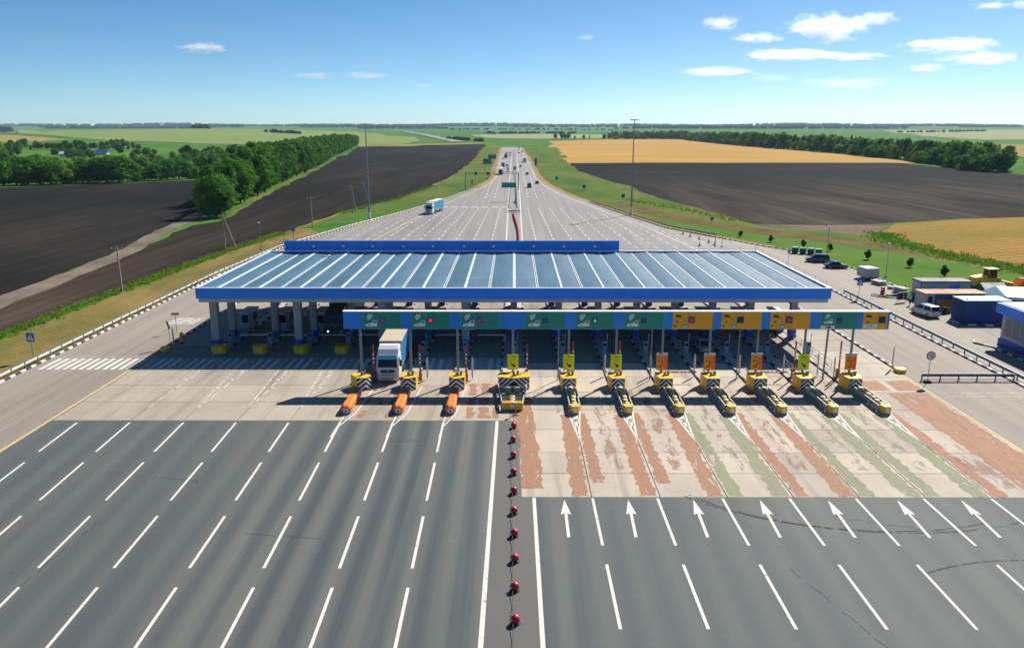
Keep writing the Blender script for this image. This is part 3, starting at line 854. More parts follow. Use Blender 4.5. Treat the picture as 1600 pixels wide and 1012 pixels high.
def leaves(centres, radii, counts, size, seed, flat=0.0):
    """leaf clumps: small quads scattered over and inside lumps of the crown"""
    rng = np.random.default_rng(seed)
    V, Fc = [], []
    for (c, r, n) in zip(centres, radii, counts):
        d = rng.normal(size=(n, 3)); d /= np.linalg.norm(d, axis=1)[:, None]
        rad = r * (0.55 + 0.5 * rng.random(n) ** 0.5)
        P = np.array(c) + d * rad[:, None] * np.array([1, 1, 0.85])
        nrm = d + rng.normal(scale=0.55, size=(n, 3)); nrm[:, 2] += 0.25
        nrm /= np.linalg.norm(nrm, axis=1)[:, None]
        t = rng.normal(size=(n, 3))
        u = np.cross(nrm, t); u /= np.linalg.norm(u, axis=1)[:, None]
        w = np.cross(nrm, u)
        s = size * (0.6 + 0.8 * rng.random(n))[:, None]
        u = u * s; w = w * s * 0.7
        q = np.stack([P - u, P - w * 0.9, P + u, P + w * 0.9], axis=1)
        V.append(q.reshape(-1, 3))
    V = np.concatenate(V)
    k = len(V) // 4
    return V, np.arange(k * 4).reshape(-1, 4)

def raw_mesh(name, V, Fc, mats, mi=None):
    me = bpy.data.meshes.new(name)
    me.vertices.add(len(V)); me.vertices.foreach_set('co', np.asarray(V, dtype=np.float32).ravel())
    me.loops.add(Fc.size); me.loops.foreach_set('vertex_index', Fc.ravel().astype(np.int32))
    me.polygons.add(len(Fc))
    me.polygons.foreach_set('loop_start', np.arange(0, Fc.size, 4, dtype=np.int32))
    for m in mats: me.materials.append(m)
    if mi is not None: me.polygons.foreach_set('material_index', mi.astype(np.int32))
    me.update(calc_edges=True)
    return me

def crown_mesh(name, h, rx, base, n_lump, per, size, seed, mat, shape='round'):
    rng = random.Random(seed)
    cs, rs, ns = [], [], []
    ch = h - base
    for k in range(n_lump):
        a = rng.uniform(0, 2 * PI)
        t = (k + 0.5) / n_lump
        if shape == 'cone':
            z = base + ch * t
            R = rx * (1.02 - t) ** 0.85
            rr = R * rng.uniform(0.45, 0.85)
            c = (rr * math.cos(a), rr * math.sin(a), z)
            r = max(0.35, R * 0.42)
        elif shape == 'bush':
            z = ch * (0.18 + 0.62 * t)
            R = rx * math.sqrt(max(0.05, 1 - (t * 0.95) ** 2))
            rr = R * rng.uniform(0.35, 0.78)
            c = (rr * math.cos(a), rr * math.sin(a), z)
            r = rx * rng.uniform(0.28, 0.42)
        else:
            u = 2 * t - 1
            prof = math.sqrt(max(0.02, 1 - u * u)) * (1.0 if shape == 'round' else 0.9)
            prof *= (1.05 - 0.22 * t)
            rr = rx * prof * rng.uniform(0.35, 0.80)
            c = (rr * math.cos(a), rr * math.sin(a), base + ch * (0.5 + 0.40 * u) + rng.uniform(-0.3, 0.3))
            r = rx * rng.uniform(0.30, 0.46)
        cs.append(c); rs.append(r); ns.append(int(per * rng.uniform(0.8, 1.2)))
    V, Fc = leaves(cs, rs, ns, size, seed)
    V[:, 2] = np.maximum(V[:, 2], 0.05)
    return raw_mesh(name, V, Fc, [mat])

def trunk_mesh(h, r, seed):
    b = MB()
    rng = random.Random(seed)
    b.cyl((0, 0, -0.2), (0.1, 0.05, h * 0.35), r * 1.3, r * 0.85, 7, 0, False)
    b.cyl((0.1, 0.05, h * 0.35), (0.05, 0.15, h * 0.8), r * 0.85, r * 0.25, 6, 0, False)
    for k in range(4):
        a = rng.uniform(0, 2 * PI)
        z = h * rng.uniform(0.3, 0.5)
        b.cyl((0.1, 0.05, z), (math.cos(a) * h * 0.18, math.sin(a) * h * 0.18, z + h * 0.2), r * 0.45, r * 0.12, 5, 0, False)
    return b.mesh('trunk', M_BARK)

# (crown mesh, trunk mesh, nominal height)
KINDS = {}
KINDS['big'] = [(crown_mesh('crown', 13.5, 7.0, 0.6, 46, 190, 0.34, 100 + s, M_LEAF), trunk_mesh(13.5, 0.36, s), 13.5) for s in range(2)]
KINDS['round'] = [(crown_mesh('crown', 16, 5.0, 1.0, 34, 85, 0.46, 200 + s, M_LEAF), trunk_mesh(16, 0.28, s), 16) for s in range(4)]
KINDS['tall'] = [(crown_mesh('crown', 19, 3.6, 2.5, 34, 75, 0.44, 300 + s, M_LEAF, 'tall'), trunk_mesh(19, 0.26, s), 19) for s in range(3)]
KINDS['pale'] = [(crown_mesh('crown', 11, 4.6, 0.5, 30, 80, 0.44, 400 + s, M_LEAF_Y), trunk_mesh(11, 0.22, s), 11) for s in range(3)]
KINDS['bush'] = [(crown_mesh('crown', 7.5, 5.2, 0.2, 26, 85, 0.42, 500 + s, M_LEAF if s else M_LEAF_Y, 'bush'), trunk_mesh(5, 0.18, s), 7.5) for s in range(3)]
KINDS['hedge'] = [(crown_mesh('crown', 13, 6.6, 0.0, 48, 95, 0.46, 700 + s, M_LEAF, 'bush'), trunk_mesh(11, 0.3, s), 12.2) for s in range(3)]
KINDS['pine'] = [(crown_mesh('crown', 20, 3.6, 3.5, 34, 70, 0.42, 600 + s, M_NEEDLE, 'cone'), trunk_mesh(20, 0.24, s), 20) for s in range(2)]
far_cache = {}
def far_mesh(kind, i):
    """crown and trunk in one light mesh, for trees too far to show their parts"""
    key = (kind, i)
    if key not in far_cache:
        cm, tm, h = KINDS[kind][i]
        n = len(cm.polygons)
        co = np.empty(len(cm.vertices) * 3, dtype=np.float32); cm.vertices.foreach_get('co', co)
        Q = co.reshape(-1, 4, 3)
        keep = Q[np.arange(0, n, 3)]
        c = keep.mean(axis=1, keepdims=True)
        keep = c + (keep - c) * 1.75
        V = keep.reshape(-1, 3)
        Fc = np.arange(len(V)).reshape(-1, 4)
        r = 0.25
        tv = np.array([(-r, -r, -.3), (r, -r, -.3), (r, r, -.3), (-r, r, -.3), (-r * .5, -r * .5, h * .6), (r * .5, -r * .5, h * .6), (r * .5, r * .5, h * .6), (-r * .5, r * .5, h * .6)])
        tfc = np.array([(0, 1, 5, 4), (1, 2, 6, 5), (2, 3, 7, 6), (3, 0, 4, 7)]) + len(V)
        mi = np.concatenate([np.zeros(len(Fc)), np.ones(4)])
        me = raw_mesh('far_tree', np.concatenate([V, tv]), np.concatenate([Fc, tfc]), [cm.materials[0], M_BARK], mi)
        far_cache[key] = me
    return far_cache[key]

TREE_NAME = {'hedge': 'hedge_tree', 'big': 'broadleaf_tree', 'round': 'broadleaf_tree', 'tall': 'slender_tree', 'pale': 'pale_tree', 'bush': 'bushy_tree', 'pine': 'pine_tree'}
TREE_LABEL = {'hedge': 'broad leafy tree branching to the ground', 'big': 'large round dark green tree', 'round': 'dense dark green broadleaf tree', 'tall': 'slender tall dark green tree', 'pale': 'bright yellow green leafy tree', 'bush': 'low wide bushy green tree', 'pine': 'dark pointed conifer'}
trng = random.Random(11)
def tree(kind, x, y, h, where, group, wide=1.0, label=None):
    vs = KINDS[kind]
    i = trng.randrange(len(vs))
    cm, tm, h0 = vs[i]
    s = h / h0
    rz = trng.uniform(0, 2 * PI)
    z = land(x, y) - 0.1
    lab = label or ((TREE_LABEL[kind] + ' ' + where) if trng.random() < 2 else '')
    if not label and h > 18.2 and kind != 'tall': lab = lab.replace('dense', 'tall').replace('dark pointed', 'tall dark')
    if y < 620:
        t = thing(TREE_NAME[kind], lab, 'tree', (x, y, z), rz, group)
        t.scale = (s * wide, s * wide, s)
        link('crown', cm, t)
        link('trunk', tm, t)
    else:
        t = link(TREE_NAME[kind], far_mesh(kind, i), None, (x, y, z), rz)
        t.scale = (s * wide, s * wide, s)
        tag(t, lab, 'tree', group)
    return t

def along(px, t):
    pts = px
    L = [math.hypot(b[0] - a[0], b[1] - a[1]) for a, b in zip(pts[:-1], pts[1:])]
    d = t * sum(L)
    for (a, b), l in zip(zip(pts[:-1], pts[1:]), L):
        if d <= l: return (a[0] + (b[0] - a[0]) * d / l, a[1] + (b[1] - a[1]) * d / l)
        d -= l
    return pts[-1]

# --- the belt along the ploughed field
belt = [gp(*p) for p in [(343, 341), (400, 311), (440, 289), (480, 270), (520, 248), (545, 236), (560, 228)]]
tree('big', belt[0][0] - 2.5, belt[0][1] + 4, 13.2, '', None, 1.02, 'large round dark tree at the near end of the tree belt')
G1 = 'trees of the belt along the left ploughed field'
blen = sum(math.hypot(b[0] - a[0], b[1] - a[1]) for a, b in zip(belt[:-1], belt[1:]))
d = 13.0
while d < blen:
    t = d / blen
    for r in range(4):
        if (r == 3 and d < 260) or (r == 2 and d < 140) or (r == 1 and d < 40): continue
        x, y = along(belt, min(1, (d + trng.uniform(-2.5, 2.5)) / blen))
        off = -3.5 - r * (8.0 + 3 * t) + trng.uniform(-1.8, 1.8)
        k = trng.choice(['round', 'round', 'round', 'tall', 'pale' if r == 3 else 'round'])
        h = 14.5 + 5.5 * ss(0.0, 0.18, t) + trng.uniform(-2.2, 1.6)
        tree(k, x + off, y + off * 0.25, h, 'in the ' + ('front', 'second', 'third', 'rearmost')[r] + ' row, ' + ('near', 'middle', 'far')[min(2, int(t * 6))] + ' part of the belt', G1, 1.05)
    d += (7.6 + 13.0 * t) * (1.0 if d < 700 else 1.5)
# --- wood behind the near end of the belt
G2 = 'trees of the wood behind the belt'
for k in range(64):
    px, py = trng.uniform(290, 470), trng.uniform(246, 277)
    if px > 330 + (277 - py) * 5.0 or (py > 262 and px < 318): continue
    x, y = gp(px, py)
    tree(trng.choice(['tall', 'tall', 'round', 'pine', 'pale', 'hedge']), x, y, trng.uniform(10, 15), 'in the wood behind the belt', G2)
for k in range(40):
    px, py = trng.uniform(205, 335), trng.uniform(240, 268)
    x, y = gp(px, py)
    tree(trng.choice(['pale', 'pale', 'bush', 'hedge']), x, y, trng.uniform(6, 9.5), 'in the scrub behind the left field', 'trees of the scrub behind the left field', 1.15)
for px, py in ((322, 277), (334, 274), (345, 276), (356, 272)):
    x, y = gp(px, py)
    tree('bush', x, y, 6.0, 'in the gap between hedge and tree belt', 'bushes between hedge and tree belt', 1.1)
# --- hedge of big bushy trees along the far edge of the left ploughed field
G3 = 'hedge trees along the far edge of the left ploughed field'
for px, py, h, w, k in ((-14, 291, 15, 1.1, 'round'), (6, 290, 13, 1.2, 'round'), (26, 289, 13.5, 1.1, 'round'), (44, 288.5, 14.5, 1.25, 'round'), (62, 288, 14, 1.25, 'round'), (80, 288, 12, 1.2, 'round'), (36, 290, 5, 1.0, 'pale'), (100, 287, 10.5, 1.2, 'bush'), (118, 286, 11, 1.15, 'bush'), (137, 285.5, 12, 1.25, 'round'), (166, 285, 14.2, 1.3, 'round'), (186, 284.5, 14.5, 1.3, 'round'), (200, 284, 12, 1.1, 'round'), (226, 283, 8.5, 1.0, 'bush'), (243, 282.5, 9.5, 1.0, 'round'), (262, 281, 12, 1.15, 'round'), (280, 280, 11.5, 1.1, 'round'), (297, 279, 8.5, 1.0, 'bush'), (312, 278, 7, 0.9, 'bush'), (152, 284, 9, 1.1, 'hedge'), (90, 284, 12, 1.0, 'pale'), (14, 284, 14, 1.0, 'round'), (60, 283, 14, 1.0, 'round'), (-34, 292, 14, 1.1, 'round')):
    x, y = gp(px, py)
    tree('hedge' if k == 'round' else k, x, y, h, 'in the hedge at the far field edge', G3, w * 1.12)
# --- village and meadow trees
G4 = 'trees scattered round the village'
for px, py, h, k in ((10, 262, 13, 'round'), (2, 258, 14, 'round'), (20, 268, 11, 'round'), (34, 267, 8, 'bush'), (48, 268, 9, 'bush'), (60, 258, 9, 'bush'), (70, 262, 10, 'bush'), (82, 264, 9, 'bush'), (94, 266, 9, 'round'), (108, 266, 9, 'bush'), (120, 264, 9, 'pale'), (130, 264, 8.5, 'bush'), (146, 263, 8, 'bush'), (160, 261, 8, 'bush'), (172, 258, 9, 'pale'), (184, 262, 10, 'round'), (196, 258, 9, 'pale'), (16, 245, 15, 'round'), (28, 243, 14, 'round'), (20, 240, 16, 'round'), (40, 232, 15, 'round'), (30, 231, 12, 'round'), (36, 232, 14, 'round'), (56, 231, 11, 'round'), (60, 232, 10, 'bush'), (76, 232, 9, 'bush'), (84, 232, 9, 'bush'), (88, 242, 8, 'bush'), (96, 240, 13, 'round'), (104, 239, 15, 'round'), (112, 240, 13, 'round'), (120, 234, 14, 'round'), (128, 236, 14, 'round'), (134, 240, 13, 'round'), (142, 239, 12, 'round'), (150, 240, 13, 'round'), (160, 235, 12, 'round'), (168, 236, 13, 'round'), (176, 233, 14, 'round'), (184, 234, 15, 'round'), (192, 233, 15, 'round'), (200, 234, 12, 'round'), (208, 233, 10, 'round'), (216, 233, 8, 'bush'), (112, 246, 9, 'bush'), (124, 247, 9, 'bush'), (140, 246, 9, 'bush'), (26, 209, 7, 'round'), (213, 256, 8, 'pale'), (225, 262, 9, 'pale'), (236, 258, 11, 'pale')):
    x, y = gp(px, py)
    tree(k, x, y, h, 'in the meadows round the village', G4, 1.15)
for k in range(46):
    px, py = trng.uniform(-10, 212), trng.choice((trng.uniform(229, 246), trng.uniform(257, 268)))
    if 40 < px < 95 and 236 < py < 252: continue
    x, y = gp(px, py)
    tree(trng.choice(['bush', 'hedge', 'round', 'pale']), x, y, trng.uniform(6.5, 11), 'along the meadow hedges by the village', 'hedge trees by the village', 1.15)
# --- the wood behind the right hand wheat
G5 = 'front trees of the wood behind the wheat'
wd = [gp(*p) for p in [(958, 218), (1060, 217.5), (1200, 231), (1300, 238.5), (1400, 248.5), (1455, 256), (1520, 267), (1592, 270)]]
wl_ = sum(math.hypot(b[0] - a[0], b[1] - a[1]) for a, b in zip(wd[:-1], wd[1:]))
d = 0.0
while d < wl_:
    t = d / wl_
    near = ss(0.5, 1.0, t)
    x, y = along(wd, t)
    tree(trng.choice(['pale', 'round', 'bush', 'round', 'bush']), x + trng.uniform(0, 6), y + 3, trng.uniform(9, 14), 'at the wood edge above the ' + ('far wheat corner', 'middle of the wheat', 'dark field')[min(2, int(t * 3))], G5, 1.15)
    for r in (1, 2):
        x, y = along(wd, min(1, t + trng.uniform(-.004, .004)))
        k = trng.choice(['round', 'round', 'pine', 'pale', 'tall'])
        top = 22.0 if y > 900 else 20.0
        tree(k, x + r * 8 + trng.uniform(-2, 2), y + r * 10, trng.uniform(top - 6, top), ('just inside' if r == 1 else 'deeper inside') + ' the wood above the ' + ('far wheat corner', 'middle of the wheat', 'dark field')[min(2, int(t * 3))], 'inner trees of the wood behind the wheat', 1.15)
    d += 30.0 - 17.0 * near
for px, py, h, k in ((868, 217, 15, 'round'), (878, 217, 19, 'round'), (888, 217, 18, 'round'), (883, 217, 14, 'round'), (898, 217.5, 9, 'round'), (912, 217.5, 12, 'round'), (921, 217.5, 12, 'tall'), (944, 218, 15, 'round'), (952, 218, 18, 'round')):
    x, y = gp(px, py)
    tree(k, x, y, h, 'beyond the far corner of the wheat', 'trees beyond the far corner of the wheat', 1.3)

# --- masses no one could count
def wood_mass(name, centres, label, size=2.2, mats=None):
    """far woods: crown clumps only"""
    V, Fc = leaves([c[:3] for c in centres], [c[3] for c in centres], [c[4] for c in centres], size, 77)
    me = raw_mesh(name, V, Fc, [mats or M_LEAF])
    return tag(link(name, me), label, 'wood', kind='stuff')
for px in range(956, 1225, 4):
    x, y = gp(px + trng.uniform(-2, 2), 217.8 if px < 1060 else 217.8 + (px - 1060) * 0.094)
    tree(trng.choice(['round', 'hedge', 'round', 'pine', 'tall']), x + 4, y + trng.uniform(4, 40), trng.uniform(19, 25), 'in the far narrow end of the wood', 'trees of the far narrow end of the wood', 1.35)
cs = []
for k in range(420):
    t = trng.random() ** 1.15
    x, y = along(wd, t)
    o = trng.uniform(24, 75 if t > 0.3 else 120)
    x, y = x + o * 0.6, y + o * 0.9
    hh = trng.uniform(13, 20)
    for q in range(3):
        cs.append((x + trng.uniform(-3, 3), y + trng.uniform(-3, 3), land(x, y) + hh * (0.45 + 0.2 * q), 3.8 - q * 0.7, 26))
wood_mass('wood', cs, 'dense depth of the wood behind the wheat', 0.9)
cs = []
def wood_line(pa, pb, n, hh, dep, leaf=22):
    for k in range(n):
        t = trng.random()
        x, y = gp(pa[0] + (pb[0] - pa[0]) * t, pa[1] + (pb[1] - pa[1]) * t)
        y2 = y + trng.uniform(0, dep)
        x *= y2 / y
        u_ = pa[0] + (pb[0] - pa[0]) * t
        hk = hh * (0.50 + 0.30 * (1 + math.sin(u_ * 0.019 + pa[1]) * math.sin(u_ * 0.0071 + 2 * pa[1])))
        r = hk * trng.uniform(0.42, 0.70)
        cs.append((x, y2, land(x, y2) + hk * 0.40, r, leaf))
        if trng.random() < 0.6: cs.append((x + trng.uniform(-r, r), y2, land(x, y2) + hk * trng.uniform(0.6, 0.85), r * 0.6, leaf // 2))
for row, hh, dep, segs in ((197.6, 34, 260, ((-80, 140, 170), (150, 700, 620), (690, 960, 330), (960, 1700, 900))), (199.3, 20, 300, ((60, 380, 230), (470, 690, 170), (800, 960, 60), (1000, 1420, 260), (1500, 1700, 90))), (201.4, 17, 220, ((70, 330, 240), (-80, 20, 70), (560, 700, 90), (955, 1260, 150), (1220, 1420, 110)))):
    for a_, c_, n_ in segs: wood_line((a_, row), (c_, row), n_, hh, dep)
for q in (((-80, 206), (18, 206.5), 90, 26, 160), ((700, 203.2), (960, 203.8), 60, 9, 60), ((1400, 208), (1540, 206), 50, 8, 160), ((760, 209), (900, 209), 40, 8, 30), ((415, 207), (470, 210), 24, 6, 20), ((700, 217.5), (760, 222), 20, 4, 20)): wood_line(*q)
wood_mass('far_woods', cs, 'dark woods along the skyline', 6.5, M_LEAF_FAR)

def tufts(name, spots, label, h, mat, blades=5):
    rng = np.random.default_rng(5)
    V = []
    for (x, y) in spots:
        z = land(x, y) - 0.05
        for k in range(blades):
            a = rng.uniform(0, 2 * PI); hh = h * rng.uniform(0.5, 1.15); w_ = 0.10 * hh / 0.6
            lx, ly = math.cos(a) * hh * 0.45, math.sin(a) * hh * 0.45
            ox, oy = rng.uniform(-.35, .35, 2)
            px_, py_ = -math.sin(a) * w_, math.cos(a) * w_
            V += [(x + ox - px_, y + oy - py_, z), (x + ox + px_, y + oy + py_, z), (x + ox + lx + px_ * .4, y + oy + ly + py_ * .4, z + hh), (x + ox + lx - px_ * .4, y + oy + ly - py_ * .4, z + hh)]
    V = np.array(V)
    return tag(link(name, raw_mesh(name, V, np.arange(len(V)).reshape(-1, 4), [mat])), label, 'grass', kind='stuff')
sp = []
ax = [(-70.5, 60), (-69.5, 100), (-67.5, 150), (-65.5, 185), (-62.5, 215)]
for k in range(1500):
    x, y = along(ax, trng.random()); sp.append((x + trng.gauss(0, 0.9), y))
tufts('tall_grass', sp, 'tall green grass between verge and left ploughland', 0.45, M_WEED, 6)
sp = []
ax = [gp(*p) for p in [(1378, 364), (1392, 376), (1432, 388), (1500, 403), (1560, 414), (1620, 429)]]
for k in range(900):
    x, y = along(ax, trng.random()); sp.append((x + trng.gauss(0, 2.4), y + trng.gauss(0, 1.6)))
ax = [(-58, 266), (-46, 330), (-40, 400)]
for k in range(420):
    x, y = along(ax, trng.random()); sp.append((x + trng.gauss(0, 1.3), y))
ax = [(44, 322), (60, 276), (70, 240)]
for k in range(300):
    x, y = along(ax, trng.random()); sp.append((x + trng.gauss(0, 2.2), y + trng.gauss(0, 2.2)))
tufts('weeds', sp, 'rank weeds along the field edges', 0.5, M_WEED, 6)
# --- saplings on the lawn and shrubs by the yard
sap_c = crown_mesh('crown', 2.2, 0.95, 0.28, 26, 60, 0.10, 901, M_NEEDLE)
sap_t = trunk_mesh(2.0, 0.07, 3)
SAP = [(58.9, 206.5), (63.7, 196.7), (68.6, 187.9), (72.5, 181.7), (75.9, 169.6), (80.3, 159.7), (81.5, 148.8)]
SW = ['farthest up the road', 'second from the far end of the row', 'behind the green bins', 'behind the parked blue car', 'behind the white pole', 'in the middle of the wide lawn', 'nearest the cream cabin']
for i, (x, y) in enumerate(SAP):
    t = thing('sapling', 'small round dark sapling on the lawn, ' + SW[i], 'sapling', (x, y, -0.05), i * 1.3, 'saplings on the lawn')
    s = (0.7, 0.75, 0.75, 0.75, 0.9, 0.82, 0.95)[i]
    t.scale = (s, s, s)
    link('crown', sap_c, t); link('trunk', sap_t, t)
shr = crown_mesh('foliage', 1.7, 0.75, 0.0, 12, 34, 0.10, 902, M_NEEDLE, 'cone')
t = thing('shrub', 'dark conical shrub beside the stacked grey slabs', 'shrub', (66.7, 129.6, 0), 0, 'shrubs by the yard')
link('foliage', shr, t)
t = thing('shrub', 'low dark shrub on the grass corner by the barrier', 'shrub', (64.6, 126.6, 0), 1, 'shrubs by the yard')
t.scale = (0.9, 0.9, 0.45)
link('foliage', shr, t)
# ================================================================ PAINTS
P_BLUE = paint('blue_cladding', (0.003, 0.24, 0.86), 0.38, 0.10, 0.4)
P_BLUE_D = paint('deep_blue_paint', (0.006, 0.05, 0.42), 0.45, 0.15)
P_WHITE = paint('white_paint', (0.74, 0.74, 0.73), 0.45, 0.08)
P_GREYB = paint('pale_grey_soffit', (0.36, 0.43, 0.50), 0.5, 0.08, 0.3)
P_STEEL = paint('galvanised_steel', (0.30, 0.33, 0.35), 0.42, 0.2, 2.5, 0.6)
P_POST = paint('grey_post_paint', (0.20, 0.25, 0.28), 0.45, 0.15, 2.0, 0.2)
P_DARK = paint('dark_rubber', (0.018, 0.019, 0.021), 0.8, 0.25, 3.0)
P_BLACK = paint('black_paint', (0.012, 0.013, 0.018), 0.5, 0.2)
P_YEL = paint('yellow_paint', (0.78, 0.44, 0.008), 0.45, 0.14, 1.5)
P_YELB = paint('yellow_grp_barrel', (0.66, 0.53, 0.20), 0.5, 0.2, 3.0)
P_ORANGE = paint('orange_plastic', (0.80, 0.21, 0.025), 0.42, 0.12, 1.5)
P_ORANGE_D = paint('faded_orange_plastic', (0.40, 0.13, 0.05), 0.55, 0.2, 2.0)
P_RED = paint('red_paint', (0.46, 0.022, 0.020), 0.45, 0.2, 2.0)
P_BALL = paint('red_ball_plastic', (0.48, 0.012, 0.045), 0.38, 0.12, 3.0)
P_CONC = paint('cast_concrete', (0.34, 0.315, 0.28), 0.85, 0.2, 0.8, bumpy=0.15)
P_COL = paint('grey_column_cladding', (0.30, 0.32, 0.33), 0.55, 0.1, 0.6)
P_ROOF = None
P_KW = paint('white_kerb_paint', (0.66, 0.65, 0.62), 0.7, 0.25, 1.5)
P_KB = paint('black_kerb_paint', (0.035, 0.037, 0.04), 0.7, 0.35, 1.5)
P_CEIL = paint('ceiling_sheet', (0.10, 0.12, 0.14), 0.6, 0.1)
P_BOOTH = paint('booth_panel', (0.20, 0.30, 0.37), 0.5, 0.12)
P_GREEN = paint('sign_green', (0.003, 0.26, 0.22), 0.42, 0.08)
P_GREEN_L = paint('sign_green_border', (0.04, 0.42, 0.44), 0.42, 0.08)
P_OCHRE = paint('sign_ochre', (0.85, 0.40, 0.006), 0.42, 0.08)
P_SYM = paint('sign_white_symbol', (0.80, 0.88, 0.88), 0.4, 0.05)
P_LIME = paint('fluorescent_lime', (0.66, 0.80, 0.004), 0.45, 0.06)
P_NOTE = paint('notice_amber', (0.84, 0.33, 0.01), 0.45, 0.06)
P_NOTE_R = paint('notice_red_orange', (0.88, 0.15, 0.01), 0.45, 0.06)
P_SIGNB = paint('sign_blue', (0.006, 0.17, 0.62), 0.42, 0.06)
P_LAMPH = paint('grey_housing', (0.45, 0.46, 0.47), 0.5, 0.1)

def glass(name, c=(0.012, 0.018, 0.024), rough=0.06):
    m, nt, b = new_mat(name)
    p = objpos(nt)
    f = noise(nt, p, 1.2, 3)
    nt.links.new(ramp(nt, f, [(0.3, tuple(v * 0.8 for v in c)), (0.7, tuple(v * 1.3 for v in c))]), b.inputs['Base Color'])
    b.inputs['Roughness'].default_value = rough
    b.inputs['Specular IOR Level'].default_value = 0.45
    return m
P_GLASS = glass('tinted_glass')
P_GLASSB = glass('blue_tinted_glass', (0.008, 0.018, 0.055))
P_GLASSB.node_tree.nodes['Principled BSDF'].inputs['Specular IOR Level'].default_value = 0.25

def emit(name, c, s):
    m, nt, b = new_mat(name)
    b.inputs['Base Color'].default_value = (c[0] * .4, c[1] * .4, c[2] * .4, 1)
    b.inputs['Emission Color'].default_value = (*c, 1)
    n = noise(nt, objpos(nt), 14.0, 1)
    nt.links.new(math_n(nt, 'MULTIPLY', ramp(nt, n, [(0.3, 0.75), (0.6, 1.0)]), s), b.inputs['Emission Strength'])
    return m
P_LEDR = emit('red_led', (1.0, 0.03, 0.05), 0.75)
P_LEDR_D = emit('dim_red_led', (0.8, 0.03, 0.10), 0.22)
P_LEDG = emit('green_led', (0.15, 0.9, 0.35), 0.6)
P_LEDG_D = emit('dim_green_led', (0.05, 0.3, 0.25), 0.12)

def roof_mat():
    m, nt, b = new_mat('profiled_roof_sheet')
    p = objpos(nt)
    oi = nt.nodes.new('ShaderNodeObjectInfo')
    f = noise(nt, mapping(nt, p, (0.5, 0.12, 1)), 1.0, 5, 0.6)
    col = ramp(nt, f, [(0.3, (0.038, 0.115, 0.185)), (0.55, (0.055, 0.150, 0.230)), (0.75, (0.078, 0.180, 0.260))])
    t = ramp(nt, oi.outputs['Random'], [(0, (0.9, 0.93, 0.96)), (1, (1.08, 1.06, 1.04))])
    col = mixc(nt, 1.0, col, t, 'MULTIPLY')
    w = nt.nodes.new('ShaderNodeTexWave')
    w.bands_direction = 'Y'
    w.inputs['Scale'].default_value = 1.05
    nt.links.new(p, w.inputs['Vector'])
    col = mixc(nt, 1.0, col, ramp(nt, w.outputs['Fac'], [(0.0, 0.80), (0.5, 1.0), (1.0, 1.12)]), 'MULTIPLY')
    nt.links.new(col, b.inputs['Base Color'])
    b.inputs['Roughness'].default_value = 0.6
    b.inputs['Metallic'].default_value = 0.0
    b.inputs['Specular IOR Level'].default_value = 0.3
    bump(nt, b, w.outputs['Fac'], 0.35, 0.03)
    return m
P_ROOF = roof_mat()
P_RIDGE = paint('ridge_flashing', (0.50, 0.54, 0.57), 0.6, 0.1, 0.5)
P_KW_D = paint('dirty_white_kerb_paint', (0.40, 0.40, 0.39), 0.75, 0.4, 0.7)

# ================================================================ KERBS AND GUARDRAILS
kst = MB(); kst.bbox((0, 0.5, 0.02), (0.28, 0.985, 0.36), 0.03)
K_W, K_B = kst.mesh('kerb_stone', P_KW), kst.mesh('kerb_stone', P_KB)
def kerb_run(x, y0, y1, label, flip=0):
    r = structure(bpy.data.objects.new('kerb', None), label, 'kerb')
    COL.objects.link(r)
    r.location = (x, y0, 0)
    for k in range(int(y1 - y0)):
        link('kerb_stone', K_W if (k + flip) % 2 else K_B, r, (0, k, 0))
    return r
kerb_run(-56.45, 42, 150, 'black and white kerb along the left side road')
kerb_run(-44.3, 98.2, 150, 'black and white kerb between the left side road and the first toll lane')
kerb_run(44.35, 88.5, 150, 'black and white kerb between the last toll lane and the right side road')
kerb_run(55.15, 50, 150, 'black and white kerb under the guardrail of the right side road', 1)
def kerb_bend(pts, label):
    b = MB()
    n = 0
    for a, c in zip(pts[:-1], pts[1:]):
        L = math.hypot(c[0] - a[0], c[1] - a[1]); ang = math.atan2(c[1] - a[1], c[0] - a[0]) - PI / 2
        k = max(1, int(L))
        for j in range(k):
            t = (j + 0.5) / k
            b.bbox((a[0] + (c[0] - a[0]) * t, a[1] + (c[1] - a[1]) * t, 0.02), (0.26, L / k * 0.98, 0.34), 0.03, n % 2, ang); n += 1
    return tag(b.build('kerb', [P_KW, P_KB]), label, 'kerb', kind='structure')
kerb_bend([(-56.45, 150), (-54.6, 187), (-46.5, 228), (-35.6, 271), (-27.7, 311), (-18, 380)], 'black and white kerb along the left edge of the widening motorway')
kerb_bend([(28.8, 308), (36.7, 259), (43.0, 226), (51.9, 206.5), (60.3, 188), (65.5, 179), (68.2, 157), (67.7, 134)], 'black and white kerb round the right edge of the motorway and parking row')
kerb_bend([(67.6, 134), (63.7, 131.2), (60.6, 132.2), (60.0, 130.9), (61.0, 129.6), (69.0, 125.9)], 'kerb round the grass corner beside the red barrier box')
kerb_bend([(63.4, 112.6), (64.6, 110.2), (71.5, 109.6)], 'kerb in front of the dark blue container')
kerb_bend([(60.6, 101.6), (60.0, 100.4), (61.2, 98.2), (61.4, 78)], 'kerb beside the blue and grey building')

